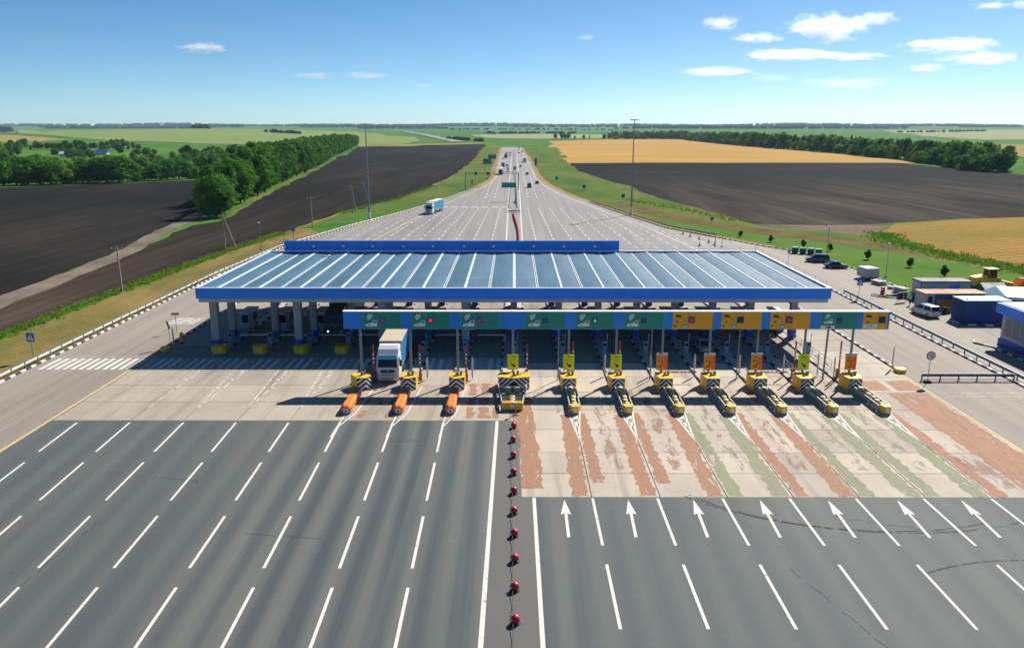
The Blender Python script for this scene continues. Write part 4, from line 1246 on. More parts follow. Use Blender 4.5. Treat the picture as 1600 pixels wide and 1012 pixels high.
def guardrail(pts, label, dbl=False, post_step=2.6, h=0.78):
    root = thing('guardrail', label, 'guardrail', (pts[0][0], pts[0][1], 0))
    o = pts[0]
    prof = [(-0.03, -0.16), (0.05, -0.09), (-0.02, 0.0), (0.05, 0.09), (-0.03, 0.16)]
    b = MB()
    loc = [(p[0] - o[0], p[1] - o[1]) for p in pts]
    for a, c in zip(loc[:-1], loc[1:]):
        L = math.hypot(c[0] - a[0], c[1] - a[1]); ux, uy = (c[0] - a[0]) / L, (c[1] - a[1]) / L
        nx_, ny_ = -uy, ux
        for (p0, p1) in zip(prof[:-1], prof[1:]):
            b.poly([(a[0] + nx_ * p0[0], a[1] + ny_ * p0[0], h + p0[1] - 0.12), (c[0] + nx_ * p0[0], c[1] + ny_ * p0[0], h + p0[1] - 0.12), (c[0] + nx_ * p1[0], c[1] + ny_ * p1[0], h + p1[1] - 0.12), (a[0] + nx_ * p1[0], a[1] + ny_ * p1[0], h + p1[1] - 0.12)])
        b.box(((a[0] + c[0]) / 2 - nx_ * 0.05, (a[1] + c[1]) / 2 - ny_ * 0.05, h + 0.05), (0.06, L, 0.05), 0, math.atan2(uy, ux) - PI / 2)
        if dbl: b.box(((a[0] + c[0]) / 2, (a[1] + c[1]) / 2, 0.22), (0.05, L, 0.09), 0, math.atan2(uy, ux) - PI / 2)
    b.build('rail', P_STEEL, root)
    pb = MB(); pb.box((0, 0, 0.36), (0.10, 0.14, 0.74))
    pm = pb.mesh('post', P_POST)
    tot = sum(math.hypot(c[0] - a[0], c[1] - a[1]) for a, c in zip(loc[:-1], loc[1:]))
    n = min(280, int(tot / post_step))
    for k in range(n + 1):
        p = along(loc, k / max(1, n)); link('post', pm, root, (p[0], p[1] - 0.0, 0))
    return root
guardrail([(-57.0, 42), (-57.0, 150), (-55.2, 187), (-47.1, 228), (-36.2, 271), (-28.3, 311), (-18.6, 380)], 'long grey guardrail along the left edge of the side road')
guardrail([(55.75, 50), (55.75, 132)], 'grey guardrail between the right side road and the service yard', True)
guardrail([(45.2, 84.4), (55.4, 84.4)], 'short grey guardrail closing off the right side road', True, 2.0)
guardrail([(29.4, 308), (37.3, 259), (43.6, 226), (52.3, 206.5)], 'guardrail along the right edge of the widening motorway')
guardrail([(0.1, 487), (-1.2, 455), (-1.4, 285)], 'left half of the split median guardrail', False, 4.0)
guardrail([(0.1, 487), (1.4, 455), (1.5, 285)], 'right half of the split median guardrail', False, 4.0)
guardrail([(0.1, 487), (0.4, 720), (0.6, 1290)], 'median guardrail running away to the crest', False, 8.0)
guardrail([(-2.0, 268), (2.0, 268)], 'short guardrail across the open end of the median', True, 1.3)

# ================================================================ CANOPY
YF, YB, XLc, XRc = 96.0, 127.0, -39.2, 39.0
can = thing('toll_canopy', 'long flat toll canopy with blue edge and ribbed blue grey roof', 'canopy', (0, YF, 0))
ridges = [XLc + 0.25] + [x for x in ISL[1:-1]] + [XRc - 0.25]
ridges = [-38.95, -36.7] + ISL[1:14] + [36.3, 38.75]
ZR, ZV = 7.98, 7.80
D = YB - YF
for i in range(len(ridges) - 1):
    a, c = ridges[i], ridges[i + 1]
    m = (a + c) / 2
    halves = [(a, ZR, m, ZV), (m, ZV, c, ZR)] if c - a > 3 else [(a, ZR, c, ZR - 0.06)]
    for (xa, za, xb, zb) in halves:
        b = MB()
        n = 5
        up = []
        for k in range(n + 1):
            t = k / n
            z = za + (zb - za) * t + 0.05 * math.sin(PI * t)
            up.append((xa + (xb - xa) * t, z))
        P = [(x, 0.35, z) for x, z in up] + [(x, D - 0.3, z) for x, z in up] + [(x, 0.35, z - 0.06) for x, z in up] + [(x, D - 0.3, z - 0.06) for x, z in up]
        F = [(k, k + 1, n + 2 + k, n + 1 + k) for k in range(n)]
        o2 = 2 * (n + 1)
        F += [(o2 + k + 1, o2 + k, o2 + n + 1 + k, o2 + n + 2 + k) for k in range(n)]
        F += [(k + 1, k, o2 + k, o2 + k + 1) for k in range(n)] + [(n + 1 + k, n + 2 + k, o2 + n + 2 + k, o2 + n + 1 + k) for k in range(n)]
        b.add(P, F, 0, False)
        b.build('roof_panel', P_ROOF, can)
    if c - a > 3:
        b = MB()
        b.box((m - 0.11, D / 2, ZV + 0.03), (0.13, D - 0.7, 0.10))
        b.box((m + 0.11, D / 2, ZV + 0.03), (0.13, D - 0.7, 0.10))
        b.box((m, D / 2, ZV + 0.005), (0.09, D - 0.7, 0.05), 1)
        b.build('valley_gutter', [P_RIDGE, P_DARK], can)
for i, x in enumerate(ridges[1:-1]):
    b = MB()
    wd_ = 0.42 if abs(x) > 0.1 else 0.52
    b.prism([(x - wd_ / 2, ZR - 0.04), (x + wd_ / 2, ZR - 0.04), (x + 0.12, ZR + 0.08), (x - 0.12, ZR + 0.08)], 0.35, D - 0.3, 'y')
    b.build('ridge_cap', P_RIDGE, can)
b = MB(); b.box(((XLc + XRc) / 2, 0.15, 7.46), (XRc - XLc, 0.30, 1.32)); b.box((XLc + 0.15, D / 2, 7.46), (0.30, D - 0.62, 1.32)); b.box((XRc - 0.15, D / 2, 7.46), (0.30, D - 0.62, 1.32)); b.box(((XLc + XRc) / 2, D - 0.15, 7.46), (XRc - XLc, 0.30, 1.32))
b.build('fascia', P_BLUE, can)
b = MB(); b.box(((XLc + XRc) / 2, 0.12, 8.14), (XRc - XLc + 0.06, 0.36, 0.05)); b.box((XLc + 0.15, D / 2, 8.14), (0.36, D - 0.66, 0.05)); b.box((XRc - 0.15, D / 2, 8.14), (0.36, D - 0.66, 0.05)); b.box(((XLc + XRc) / 2, D - 0.15, 8.14), (XRc - XLc + 0.06, 0.36, 0.05))
b.build('coping', P_WHITE, can)
b = MB(); b.box(((XLc + XRc) / 2, 0.35, 6.55), (XRc - XLc - 0.5, 0.28, 0.5)); b.box((XLc + 0.4, D / 2, 6.55), (0.28, D - 1.0, 0.5)); b.box((XRc - 0.4, D / 2, 6.55), (0.28, D - 1.0, 0.5))
b.build('soffit_band', P_GREYB, can)
b = MB(); b.box(((XLc + XRc) / 2, D / 2, 6.75), (XRc - XLc - 1.2, D - 1.2, 0.06))
b.build('ceiling', P_CEIL, can)
# rear sign wall
b = MB()
px0, px1 = -36.7, 16.8
b.box(((px0 + px1) / 2, D - 0.45, 9.02), (px1 - px0, 0.24, 1.62))
for z in (8.5, 8.78, 9.06, 9.34, 9.62):
    b.box(((px0 + px1) / 2, D - 0.585, z), (px1 - px0, 0.03, 0.05))
b.build('sign_wall', P_BLUE, can)
for k, px in enumerate((446, 491.5, 537.5, 583.5, 631, 677, 725.5, 771.5, 834, 881, 929)):
    b = MB(); x = (px - 803) * 0.1025
    b.box((x, D - 0.68, 8.98), (0.46, 0.16, 0.40)); b.box((x, D - 0.77, 8.98), (0.36, 0.02, 0.30), 1)
    b.build('floodlight', [P_LAMPH, P_SYM], can)
# roof walkway railing
b = MB()
for zz in (8.55, 8.95):
    b.cyl((XLc + 0.8, 0.9, zz), (XRc - 0.8, 0.9, zz), 0.012, n=4); b.cyl((XRc - 0.35, 0.9, zz), (XRc - 0.35, D - 0.3, zz), 0.014, n=4)
    b.cyl((16.9, D - 0.35, zz), (XRc - 0.4, D - 0.35, zz), 0.014, n=4)
for k in range(24):
    x = XLc + 0.8 + k * (XRc - XLc - 1.6) / 23
    b.cyl((x, 0.9, 7.9), (x, 0.9, 8.95), 0.018, n=4)
for k in range(9):
    y = 0.9 + k * (D - 1.2) / 8
    b.cyl((XRc - 0.35, y, 7.9), (XRc - 0.35, y, 8.95), 0.02, n=4)
for k in range(10):
    x = 17 + k * 2.4
    b.cyl((x, D - 0.35, 7.9), (x, D - 0.35, 8.95), 0.02, n=4)
b.build('railing', P_STEEL, can)
# columns: front ones on every other exit island, a full row behind
def column(x, y, w):
    b = MB()
    b.bbox((x, y - YF, 3.45), (w, w, 6.5), 0.06)
    b.box((x - w / 2 - 0.004, y - YF, 3.6), (0.03, 0.05, 5.9), 1)
    b.box((x + 0.1, y - YF - w / 2 - 0.004, 3.6), (0.05, 0.03, 5.9), 1)
    c = b.build('column', [P_COL, P_POST], can)
    b = MB(); b.bbox((x, y - YF, 0.78), (w + 0.09, w + 0.09, 0.95), 0.05)
    b.build('column_base', P_BLUE_D, c)
CX2 = [-37.3] + ISL[1:14] + [36.9]
for x in (-37.7, -27.2, -16.6, -6.1): column(x, 97.7, 0.95)
for x in CX2: column(x, 102.6, 0.85)
for x in CX2: column(x, 122.5, 0.85)
nest = MB()
for (x, y, z) in ((0, 0, 0), (0.4, 0.2, 0), (-0.35, 0.1, 0), (0.1, -0.25, 0)):
    nest.bbox((x, y, z + 0.16), (0.55, 0.3, 0.3), 0.05, 0, x * 2)
nest.build('roof_hatch', paint('weathered_tan', (0.32, 0.25, 0.17), 0.8), can, (-29.3, 26.5, 7.7))

# ================================================================ ISLANDS, BOOTHS, IMPACT BLOCKS
def island_word(i):
    if i < 4: return 'the ' + ORD[i] + ' exit island from the left'
    if i == 7: return 'the wide middle island'
    if i < 7: return ('the island left of the lorry', 'the island right of the lorry', 'the island left of the middle one')[i - 4]
    return 'the ' + ORD[i - 8] + ' entry island'
isl_objs = []
for i, x in enumerate(ISL):
    w = 1.5 if i != 7 else 3.0
    y0 = (96.9 if i < 4 else 82.0)
    y1 = 134.0
    root = structure(bpy.data.objects.new('toll_island', None), 'raised kerbed island: ' + island_word(i), 'island')
    COL.objects.link(root); root.location = (x, y0, 0)
    L = y1 - y0
    b = MB(); b.box((0, L / 2, 0.085), (w - 0.5, L - 0.04, 0.17)); b.build('island_slab', M_SLAB, root)
    kb = MB()
    for s in (-1, 1):
        for k in range(int(L / 1.5)):
            kb.bbox((s * (w / 2 - 0.13), k * 1.5 + 0.75, 0.10), (0.25, 1.485, 0.22), 0.03, k % 2)
    tag(kb.build('kerb', [P_KW_D, P_KB], root), kind='stuff')

def booth():
    t = thing('toll_booth', '', 'booth', (0, 0, 0), 0, 'toll booths under the canopy')
    b = MB(); b.bbox((0, 0, 1.35), (1.35, 3.6, 2.4), 0.08); b.build('wall', P_BOOTH, t)
    b = MB(); b.bbox((0, 0, 2.64), (1.65, 4.0, 0.18), 0.05); b.build('roof', P_LAMPH, t)
    for (x, y, sx, sy) in ((-0.685, 0.3, 0.03, 1.5), (0.685, 0.3, 0.03, 1.5), (0, -1.81, 0.95, 0.03)):
        f = MB(); f.box((x, y, 1.75), (sx + 0.02, sy, 1.15)); fo = f.build('window', P_BOOTH, t)
        g = MB(); g.box((x * 1.025, y * (1.012 if sy < 0.1 else 1), 1.75), (sx * (0.9 if sy < 0.1 else 1), sy * (0.94 if sy > 0.1 else 1), 1.03)); g.build('pane', P_GLASS, fo)
    d = MB(); d.box((0.69, -1.2, 1.25), (0.03, 0.75, 2.0)); do = d.build('door', P_GREYB, t)
    h = MB(); h.box((0.715, -0.95, 1.2), (0.03, 0.05, 0.18)); h.build('handle', P_STEEL, do)
    return t
bt = booth()
for i, x in enumerate(ISL):
    xo = x if i != 7 else -0.5
    lab = 'grey blue toll booth on ' + island_word(i)
    if i == 0: bt.location = (xo, 107.5, 0.17); bt['label'] = lab
    else: copy_tree(bt, (xo, 107.5, 0.17), None, lab)

def chevron_face(b, x0, x1, z0, z1, y, y_mid, n, mat, thick=0.012):
    """chevrons pointing up on a face bowed from y at the edges to y_mid in the centre"""
    xm = (x0 + x1) / 2
    hw = (x1 - x0) / 2
    def yy(x): return y + (y_mid - y) * (1 - abs(x - xm) / hw) - thick
    st = (z1 - z0 + hw) / n
    def clip(poly):
        out = []
        for lim, keep in ((z0, 1), (z1, -1)):
            src = poly if not out else out
            out = []
            for i in range(len(src)):
                p, q = src[i], src[(i + 1) % len(src)]
                ip, iq = keep * (p[1] - lim) >= 0, keep * (q[1] - lim) >= 0
                if ip: out.append(p)
                if ip != iq:
                    t = (lim - p[1]) / (q[1] - p[1])
                    out.append((p[0] + (q[0] - p[0]) * t, lim))
            if not out: return []
        return out
    for k in range(n + 1):
        za = z0 + k * st - hw * 0.12
        for s in (-1, 1):
            poly = [(xm, za + hw * 0.9), (xm + s * hw, za - hw * 0.1), (xm + s * hw, za - hw * 0.1 - st * 0.5), (xm, za + hw * 0.9 - st * 0.5)]
            poly = clip(poly)
            if len(poly) >= 3:
                if s > 0: poly = poly[::-1]
                b.poly([(p[0], yy(p[0]), p[1]) for p in poly], mat)

P_REFL = paint('pale_reflective', (0.72, 0.78, 0.82), 0.4, 0.08)
def impact_block(w, front, bow=0.0, label='', tapered=True):
    """wedge of yellow concrete with a chevron face; front half-width smaller when tapered"""
    t = thing('impact_block', label, 'impact block', (0, 0, 0), 0, 'yellow impact blocks at the island ends')
    H = 1.40
    hw = w / 2
    if tapered: out = [(-front, -1.25), (front, -1.25), (hw, -0.35), (hw, 1.0), (-hw, 1.0), (-hw, -0.35)]
    else: out = [(-hw, -0.7), (-hw * 0.5, -0.7 - bow * 0.55), (0, -0.7 - bow), (hw * 0.5, -0.7 - bow * 0.55), (hw, -0.7), (hw * 1.02, 1.0), (-hw * 1.02, 1.0)]
    b = MB(); b.prism(out, 0, H, 'z'); body = b.build('body', P_YEL, t)
    f = MB()
    if tapered:
        f.box((0, -1.256, H / 2 + 0.02), (front * 2 - 0.04, 0.012, H - 0.1))
        chevron_face(f, -front + 0.03, front - 0.03, 0.07, H - 0.05, -1.262, -1.262, 4, 1, 0.004)
    else:
        g = 0.006
        f.poly([(-hw, -0.7 - g, 0.06), (-hw, -0.7 - g, H - 0.03), (-hw * 0.5, -0.7 - bow * 0.55 - g, H - 0.03), (-hw * .5, -0.7 - bow * .55 - g, 0.06)][::-1])
        f.poly([(-hw * .5, -0.7 - bow * .55 - g, 0.06), (-hw * .5, -0.7 - bow * .55 - g, H - 0.03), (0, -0.7 - bow - g, H - 0.03), (0, -0.7 - bow - g, 0.06)][::-1])
        f.poly([(0, -0.7 - bow - g, 0.06), (0, -0.7 - bow - g, H - 0.03), (hw * .5, -0.7 - bow * .55 - g, H - 0.03), (hw * .5, -0.7 - bow * .55 - g, 0.06)][::-1])
        f.poly([(hw * .5, -0.7 - bow * .55 - g, 0.06), (hw * .5, -0.7 - bow * .55 - g, H - 0.03), (hw, -0.7 - g, H - 0.03), (hw, -0.7 - g, 0.06)][::-1])
        # chevrons drawn on the bowed face in four facets
        tmp = MB()
        chevron_face(tmp, -hw + 0.01, hw - 0.01, 0.07, H - 0.04, 0, 0, 4 if w < 2 else 6, 1, 0)
        for fc in tmp.f:
            pts = [tmp.v[i] for i in fc]
            for (xa, ya, xb, yb) in ((-hw, -0.7, -hw * .5, -0.7 - bow * .55), (-hw * .5, -0.7 - bow * .55, 0, -0.7 - bow), (0, -0.7 - bow, hw * .5, -0.7 - bow * .55), (hw * .5, -0.7 - bow * .55, hw, -0.7)):
                src = [(p[0], p[2]) for p in pts]
                for lim, kp in ((xa, 1), (xb, -1)):
                    out2 = []
                    for i in range(len(src)):
                        p, q = src[i], src[(i + 1) % len(src)]
                        ip, iq = kp * (p[0] - lim) >= -1e-9, kp * (q[0] - lim) >= -1e-9
                        if ip: out2.append(p)
                        if ip != iq and abs(q[0] - p[0]) > 1e-9:
                            tt = (lim - p[0]) / (q[0] - p[0]); out2.append((lim, p[1] + (q[1] - p[1]) * tt))
                    src = out2
                    if not src: break
                if len(src) >= 3:
                    f.poly([(p[0], ya + (yb - ya) * (p[0] - xa) / (xb - xa) - 0.014, p[1]) for p in src], 1)
    f.build('chevron_panel', [P_BLACK, P_REFL], t)
    l = MB(); l.cyl((0.0, -0.15, H), (0.0, -0.15, H + 0.42), 0.17, 0.14, 10); l.box((0.42, 0.1, H + 0.22), (0.26, 0.22, 0.44), 1)
    l.build('beacon', [P_POST, P_POST], t)
    return t
blk_r = impact_block(1.75, 0.70, label='x')
blk_l = impact_block(1.65, 0.0, 0.55, 'x', False)
blk_m = impact_block(3.35, 0.0, 0.5, 'x', False)
first = True
for i in range(8, 15):
    lab = 'yellow block with chevron face at the head of ' + island_word(i)
    if first: blk_r.location = (ISL[i], 82.0, 0); blk_r['label'] = lab; first = False
    else: copy_tree(blk_r, (ISL[i], 82.0, 0), 0.0, lab)
for k, i in enumerate((4, 5, 6)):
    lab = 'yellow bowed chevron block at the head of ' + island_word(i)
    rz = (-0.35, 0.05, 0.05)[k]
    if k == 0: blk_l.location = (ISL[i], 81.9, 0); blk_l.rotation_euler = (0, 0, 0.55); blk_l['label'] = lab
    else: copy_tree(blk_l, (ISL[i], 81.9, 0), 0.0, lab)
blk_m.location = (0, 82.0, 0); blk_m['label'] = 'wide yellow block with bowed chevron face at the head of the middle island'
nose = None
for i in range(4):
    lab = 'low yellow nose block at the end of ' + island_word(i)
    if nose is None:
        nose = thing('island_nose', lab, 'nose block', (ISL[i], 95.6, 0), 0, 'yellow nose blocks of the exit islands')
        b = MB(); b.prism([(-0.85, -0.35), (-0.4, -0.75), (0.5, -0.75), (0.85, -0.35), (0.85, 0.75), (-0.85, 0.75)], 0, 0.95, 'z'); b.build('body', P_YEL, nose)
        b = MB(); b.prism([(-0.9, -0.4), (-0.42, -0.82), (0.52, -0.82), (0.9, -0.4), (0.9, 0.8), (-0.9, 0.8)], 0, 0.14, 'z'); b.build('plinth', P_CONC, nose)
    else: copy_tree(nose, (ISL[i], 95.6, 0), 0.0, lab)
for (x, y, lab) in ((-43.9, 96.6, 'small yellow nose at the end of the kerb left of the first toll lane'), (44.35, 87.6, 'small yellow nose at the end of the kerb right of the last toll lane')):
    n = thing('kerb_nose', lab, 'nose block', (x, y, 0))
    b = MB(); b.prism([(-0.55, -0.3), (-0.25, -0.6), (0.25, -0.6), (0.55, -0.3), (0.55, 0.6), (-0.55, 0.6)], 0, 0.45, 'z'); b.build('body', P_YEL, n)

# ---- crash cushions
def cushion():
    t = thing('crash_cushion', '', 'crash cushion', (0, 0, 0), 0, 'yellow crash cushions in front of the entry islands')
    b = MB(); b.box((0, 2.8, 0.06), (0.9, 5.6, 0.12)); b.build('skid_base', P_POST, t)
    n = MB(); n.prism([(-0.54, 0.3), (-0.36, -0.1), (0.36, -0.1), (0.54, 0.3), (0.54, 0.62), (-0.54, 0.62)], 0.14, 0.86, 'z'); n.box((0, -0.11, 0.5), (0.4, 0.02, 0.4), 1)
    n.build('nose', [P_YEL, P_REFL], t)
    for s in (-1, 1):
        r = MB()
        r.box((s * 0.60, 2.95, 0.46), (0.05, 4.9, 0.42)); r.box((s * 0.60, 2.95, 0.70), (0.11, 4.9, 0.06), 1); r.box((s * 0.58, 2.95, 0.20), (0.08, 4.9, 0.05), 1)
        for k in range(4): r.box((s * 0.645, 1.2 + k * 1.2, 0.45), (0.04, 0.08, 0.5), 1)
        r.build('side_rail', [P_STEEL, P_LAMPH], t)
    bm_ = MB(); bm_.lathe([(0.26, 0), (0.30, 0.05), (0.30, 0.30), (0.32, 0.33), (0.30, 0.36), (0.30, 0.56), (0.25, 0.62), (0.05, 0.64)], (0, 0, 0.13), 12)
    me = bm_.mesh('barrel', P_YELB)
    for k in range(6): link('barrel', me, t, (0.03 * (-1) ** k, 1.05 + k * 0.82, 0.06))
    return t
cu = cushion()
cu.scale = (0.84, 1.2, 1.0)
for k, i in enumerate(range(8, 15)):
    lab = 'yellow barrel crash cushion in front of ' + island_word(i)
    if k == 0: cu.location = (ISL[i] + 0.1, 73.5, 0); cu['label'] = lab
    else: copy_tree(cu, (ISL[i] + 0.1, 73.5, 0), 0, lab)
wc = thing('crash_cushion', 'wide double crash cushion of yellow barrels in front of the middle island', 'crash cushion', (-0.15, 74.6, 0))
b = MB(); b.prism([(-1.0, 0), (1.0, 0), (1.45, 6), (-1.45, 6)], 0, 0.12, 'z'); b.build('skid_base', P_POST, wc)
b = MB(); b.bbox((0, 0.1, 0.52), (2.1, 0.5, 0.72), 0.06); b.box((0, -0.16, 0.5), (0.4, 0.02, 0.4), 1); b.build('nose', [P_YEL, P_REFL], wc)
for s in (-1, 1):
    b = MB(); b.prism([(s * 1.02 - 0.04, 0.4), (s * 1.02 + 0.04, 0.4), (s * 1.50 + 0.04, 6), (s * 1.50 - 0.04, 6)], 0.4, 0.85, 'z'); b.build('side_rail', P_LAMPH, wc)
for k in range(6):
    y = 1.0 + k * 0.85
    hw_ = 1.02 + 0.48 * y / 6
    b = MB(); b.box((0, y, 0.72), (hw_ * 2 - 0.1, 0.07, 0.16)); b.build('cross_bar', P_STEEL, wc)
for (x, y) in ((0, 0.62), (0, 1.42), (0, 2.27), (0, 3.12), (-0.45, 3.95), (0.45, 3.95), (-0.48, 4.8), (0.48, 4.8)):
    link('barrel', bpy.data.objects[[o.name for o in cu.children if o.name.startswith('barrel')][0]].data, wc, (x, y, 0.04))
# ---- orange buffers on the exit side
def buffer():
    t = thing('orange_buffer', '', 'buffer', (0, 0, 0), 0, 'orange plastic buffers in front of the exit islands')
    def ring(y, hw, h, r):
        return [(-hw + r, y, 0.05), (hw - r, y, 0.05), (hw, y, 0.05 + r), (hw, y, h - r), (hw - r, y, h), (-hw + r, y, h), (-hw, y, h - r), (-hw, y, 0.05 + r)]
    b = MB(); b.loft([ring(0.0, 0.42, 0.88, 0.22), ring(0.25, 0.52, 1.0, 0.2), ring(1.5, 0.52, 1.0, 0.2), ring(1.9, 0.48, 0.96, 0.2), ring(3.6, 0.52, 1.0, 0.16)], 0, False)
    b.build('body', P_ORANGE, t)
    b = MB(); b.loft([ring(3.61, 0.50, 0.92, 0.12), ring(5.3, 0.52, 0.95, 0.10)], 0, False); b.build('rear_section', P_ORANGE_D, t)
    b = MB(); b.box((0, -0.012, 0.42), (0.52, 0.02, 0.5)); b.box((0, -0.03, 0.4), (0.05, 0.02, 0.4), 1); b.poly([(-0.14, -0.035, 0.45), (0, -0.035, 0.2), (0.14, -0.035, 0.45)], 1)
    b.build('arrow_plate', [P_REFL, P_BLACK], t)
    b = MB()
    for k in range(4):
        b.cyl((0.50, 0.15 + k * 0.16, 0.25 + k * 0.0), (0.545, 0.15 + k * 0.16, 0.25), 0.05, n=8); b.cyl((0.50, 0.15 + k * 0.16, 0.6), (0.545, 0.15 + k * 0.16, 0.6), 0.05, n=8)
    b.build('bolt', P_DARK, t)
    return t
bu = buffer()
bu.scale = (0.92, 1.12, 0.92)
for k, i in enumerate((4, 5, 6)):
    lab = 'orange buffer with arrow plate in front of ' + island_word(i)
    x = (-16.4, -11.3, -6.2)[k]
    if k == 0: bu.location = (x, 73.5, 0); bu['label'] = lab
    else: copy_tree(bu, (x, 73.5, 0), 0, lab)

# ================================================================ GANTRY WITH LANE SIGNS
YG = 84.0
gan = thing('sign_gantry', 'long blue sign gantry over the toll lanes on grey posts', 'gantry', (0, YG, 0))
GX0, GX1, GZ0, GZ1 = -18.45, 40.55, 6.04, 7.96
b = MB(); b.box(((GX0 + GX1) / 2, 0, (GZ0 + GZ1) / 2), (GX1 - GX0, 0.6, GZ1 - GZ0)); b.build('beam', P_BLUE, gan)
b = MB(); b.box(((GX0 + GX1) / 2, 0, GZ1 + 0.03), (GX1 - GX0 + 0.06, 0.72, 0.06)); b.build('coping', P_WHITE, gan)
for x in (-16.75, -11.3, -6.15, -0.1, 6.0, 11.2, 16.25, 21.4, 26.6, 31.75, 36.9):
    b = MB(); b.cyl((x, 0.0, 0.15), (x, 0.0, GZ0), 0.145, 0.125, 10); b.box((x, 0, 0.22), (0.5, 0.5, 0.06)); b.build('post', P_POST, gan)
for x, w_ in ((4.9, 0.06), (15.1, 0.06), (24.7, 0.06), (34.3, 0.11)):
    b = MB(); b.cyl((x, 0.6, 0.0), (x, 0.25, GZ0), w_, n=7); b.build('cable_pole', P_POST, gan)

def car_symbol(b, ox, oz, s, mat, yy):
    def P(pts): b.poly([(ox + p[0] * s, yy, oz + p[1] * s) for p in pts], mat)
    # radio waves
    for r in (0.28, 0.46, 0.64):
        n = 7
        a0, a1 = -1.25, 0.05
        for k in range(n):
            ta, tb_ = a0 + (a1 - a0) * k / n, a0 + (a1 - a0) * (k + 1) / n
            def q(t, rr): return (-0.66 + rr * 1.15 * math.cos(t), 1.80 + rr * 1.1 * math.sin(t))
            P([q(ta, r), q(ta, r + 0.11), q(tb_, r + 0.11), q(tb_, r)][::1])
    # car
    P([(-0.72, 0.2), (0.78, 0.2), (0.78, 0.55), (0.0, 0.62), (-0.45, 0.58), (-0.66, 0.48), (-0.74, 0.33)])
    P([(0.05, 0.62), (0.78, 0.55), (0.78, 1.0), (0.5, 1.02), (0.28, 0.92)])

def car_cut(b, ox, oz, s, mat, yy):
    def P(pts): b.poly([(ox + p[0] * s, yy, oz + p[1] * s) for p in pts], mat)
    P([(0.2, 0.64), (0.70, 0.60), (0.70, 0.92), (0.5, 0.94), (0.36, 0.86)])
    n = 10
    P([(-0.25 + 0.2 * math.cos(2 * PI * k / n), 0.27 + 0.2 * math.sin(2 * PI * k / n)) for k in range(n)])
def wheel_dot(b, ox, oz, s, mat, yy):
    n = 10
    b.poly([(ox + (-0.25 + 0.12 * math.cos(2 * PI * k / n)) * s, yy, oz + (0.25 + 0.12 * math.sin(2 * PI * k / n)) * s) for k in range(n)], mat)

def lane_signal(par, x, z, s, kind):
    d = MB(); d.box((x, -0.38, z), (s * 2.25, 0.07, s * 2.25)); d.box((x, -0.42, z), (s * 1.9, 0.03, s * 1.9), 1)
    so = d.build('lane_signal', [P_SIGNB, P_BLACK], par)
    l = MB()
    y = -0.44
    if kind[0] == 'x':
        for q in (-1, 1):
            c, w_ = s * 0.72, s * 0.24
            l.poly([(x - c, y - 0.002 * (q + 1), z + q * c - q * w_), (x - c, y - 0.002 * (q + 1), z + q * c + 0 * w_), (x - c + w_, y - 0.002 * (q + 1), z + q * c), (x + c, y - 0.002 * (q + 1), z - q * c + q * w_), (x + c, y - 0.002 * (q + 1), z - q * c), (x + c - w_, y - 0.002 * (q + 1), z - q * c)][::(-1 if q > 0 else 1)])
        l.build('red_cross', P_LEDR if kind == 'x' else P_LEDR_D, so)
    elif kind[0] == 'v':
        l.box((x, y, z + s * 0.25), (s * 0.24, 0.01, s * 0.9))
        l.poly([(x - s * 0.62, y, z - 0.02), (x - s * 0.62, y, z + s * 0.25), (x, y - 0.004, z - s * 0.40), (x, y - 0.004, z - s * 0.72)][::-1]); l.poly([(x + s * 0.62, y, z - 0.02), (x + s * 0.62, y, z + s * 0.25), (x, y - 0.006, z - s * 0.40), (x, y - 0.006, z - s * 0.72)])
        l.build('green_arrow', P_LEDG if kind == 'v' else P_LEDG_D, so)
    return so

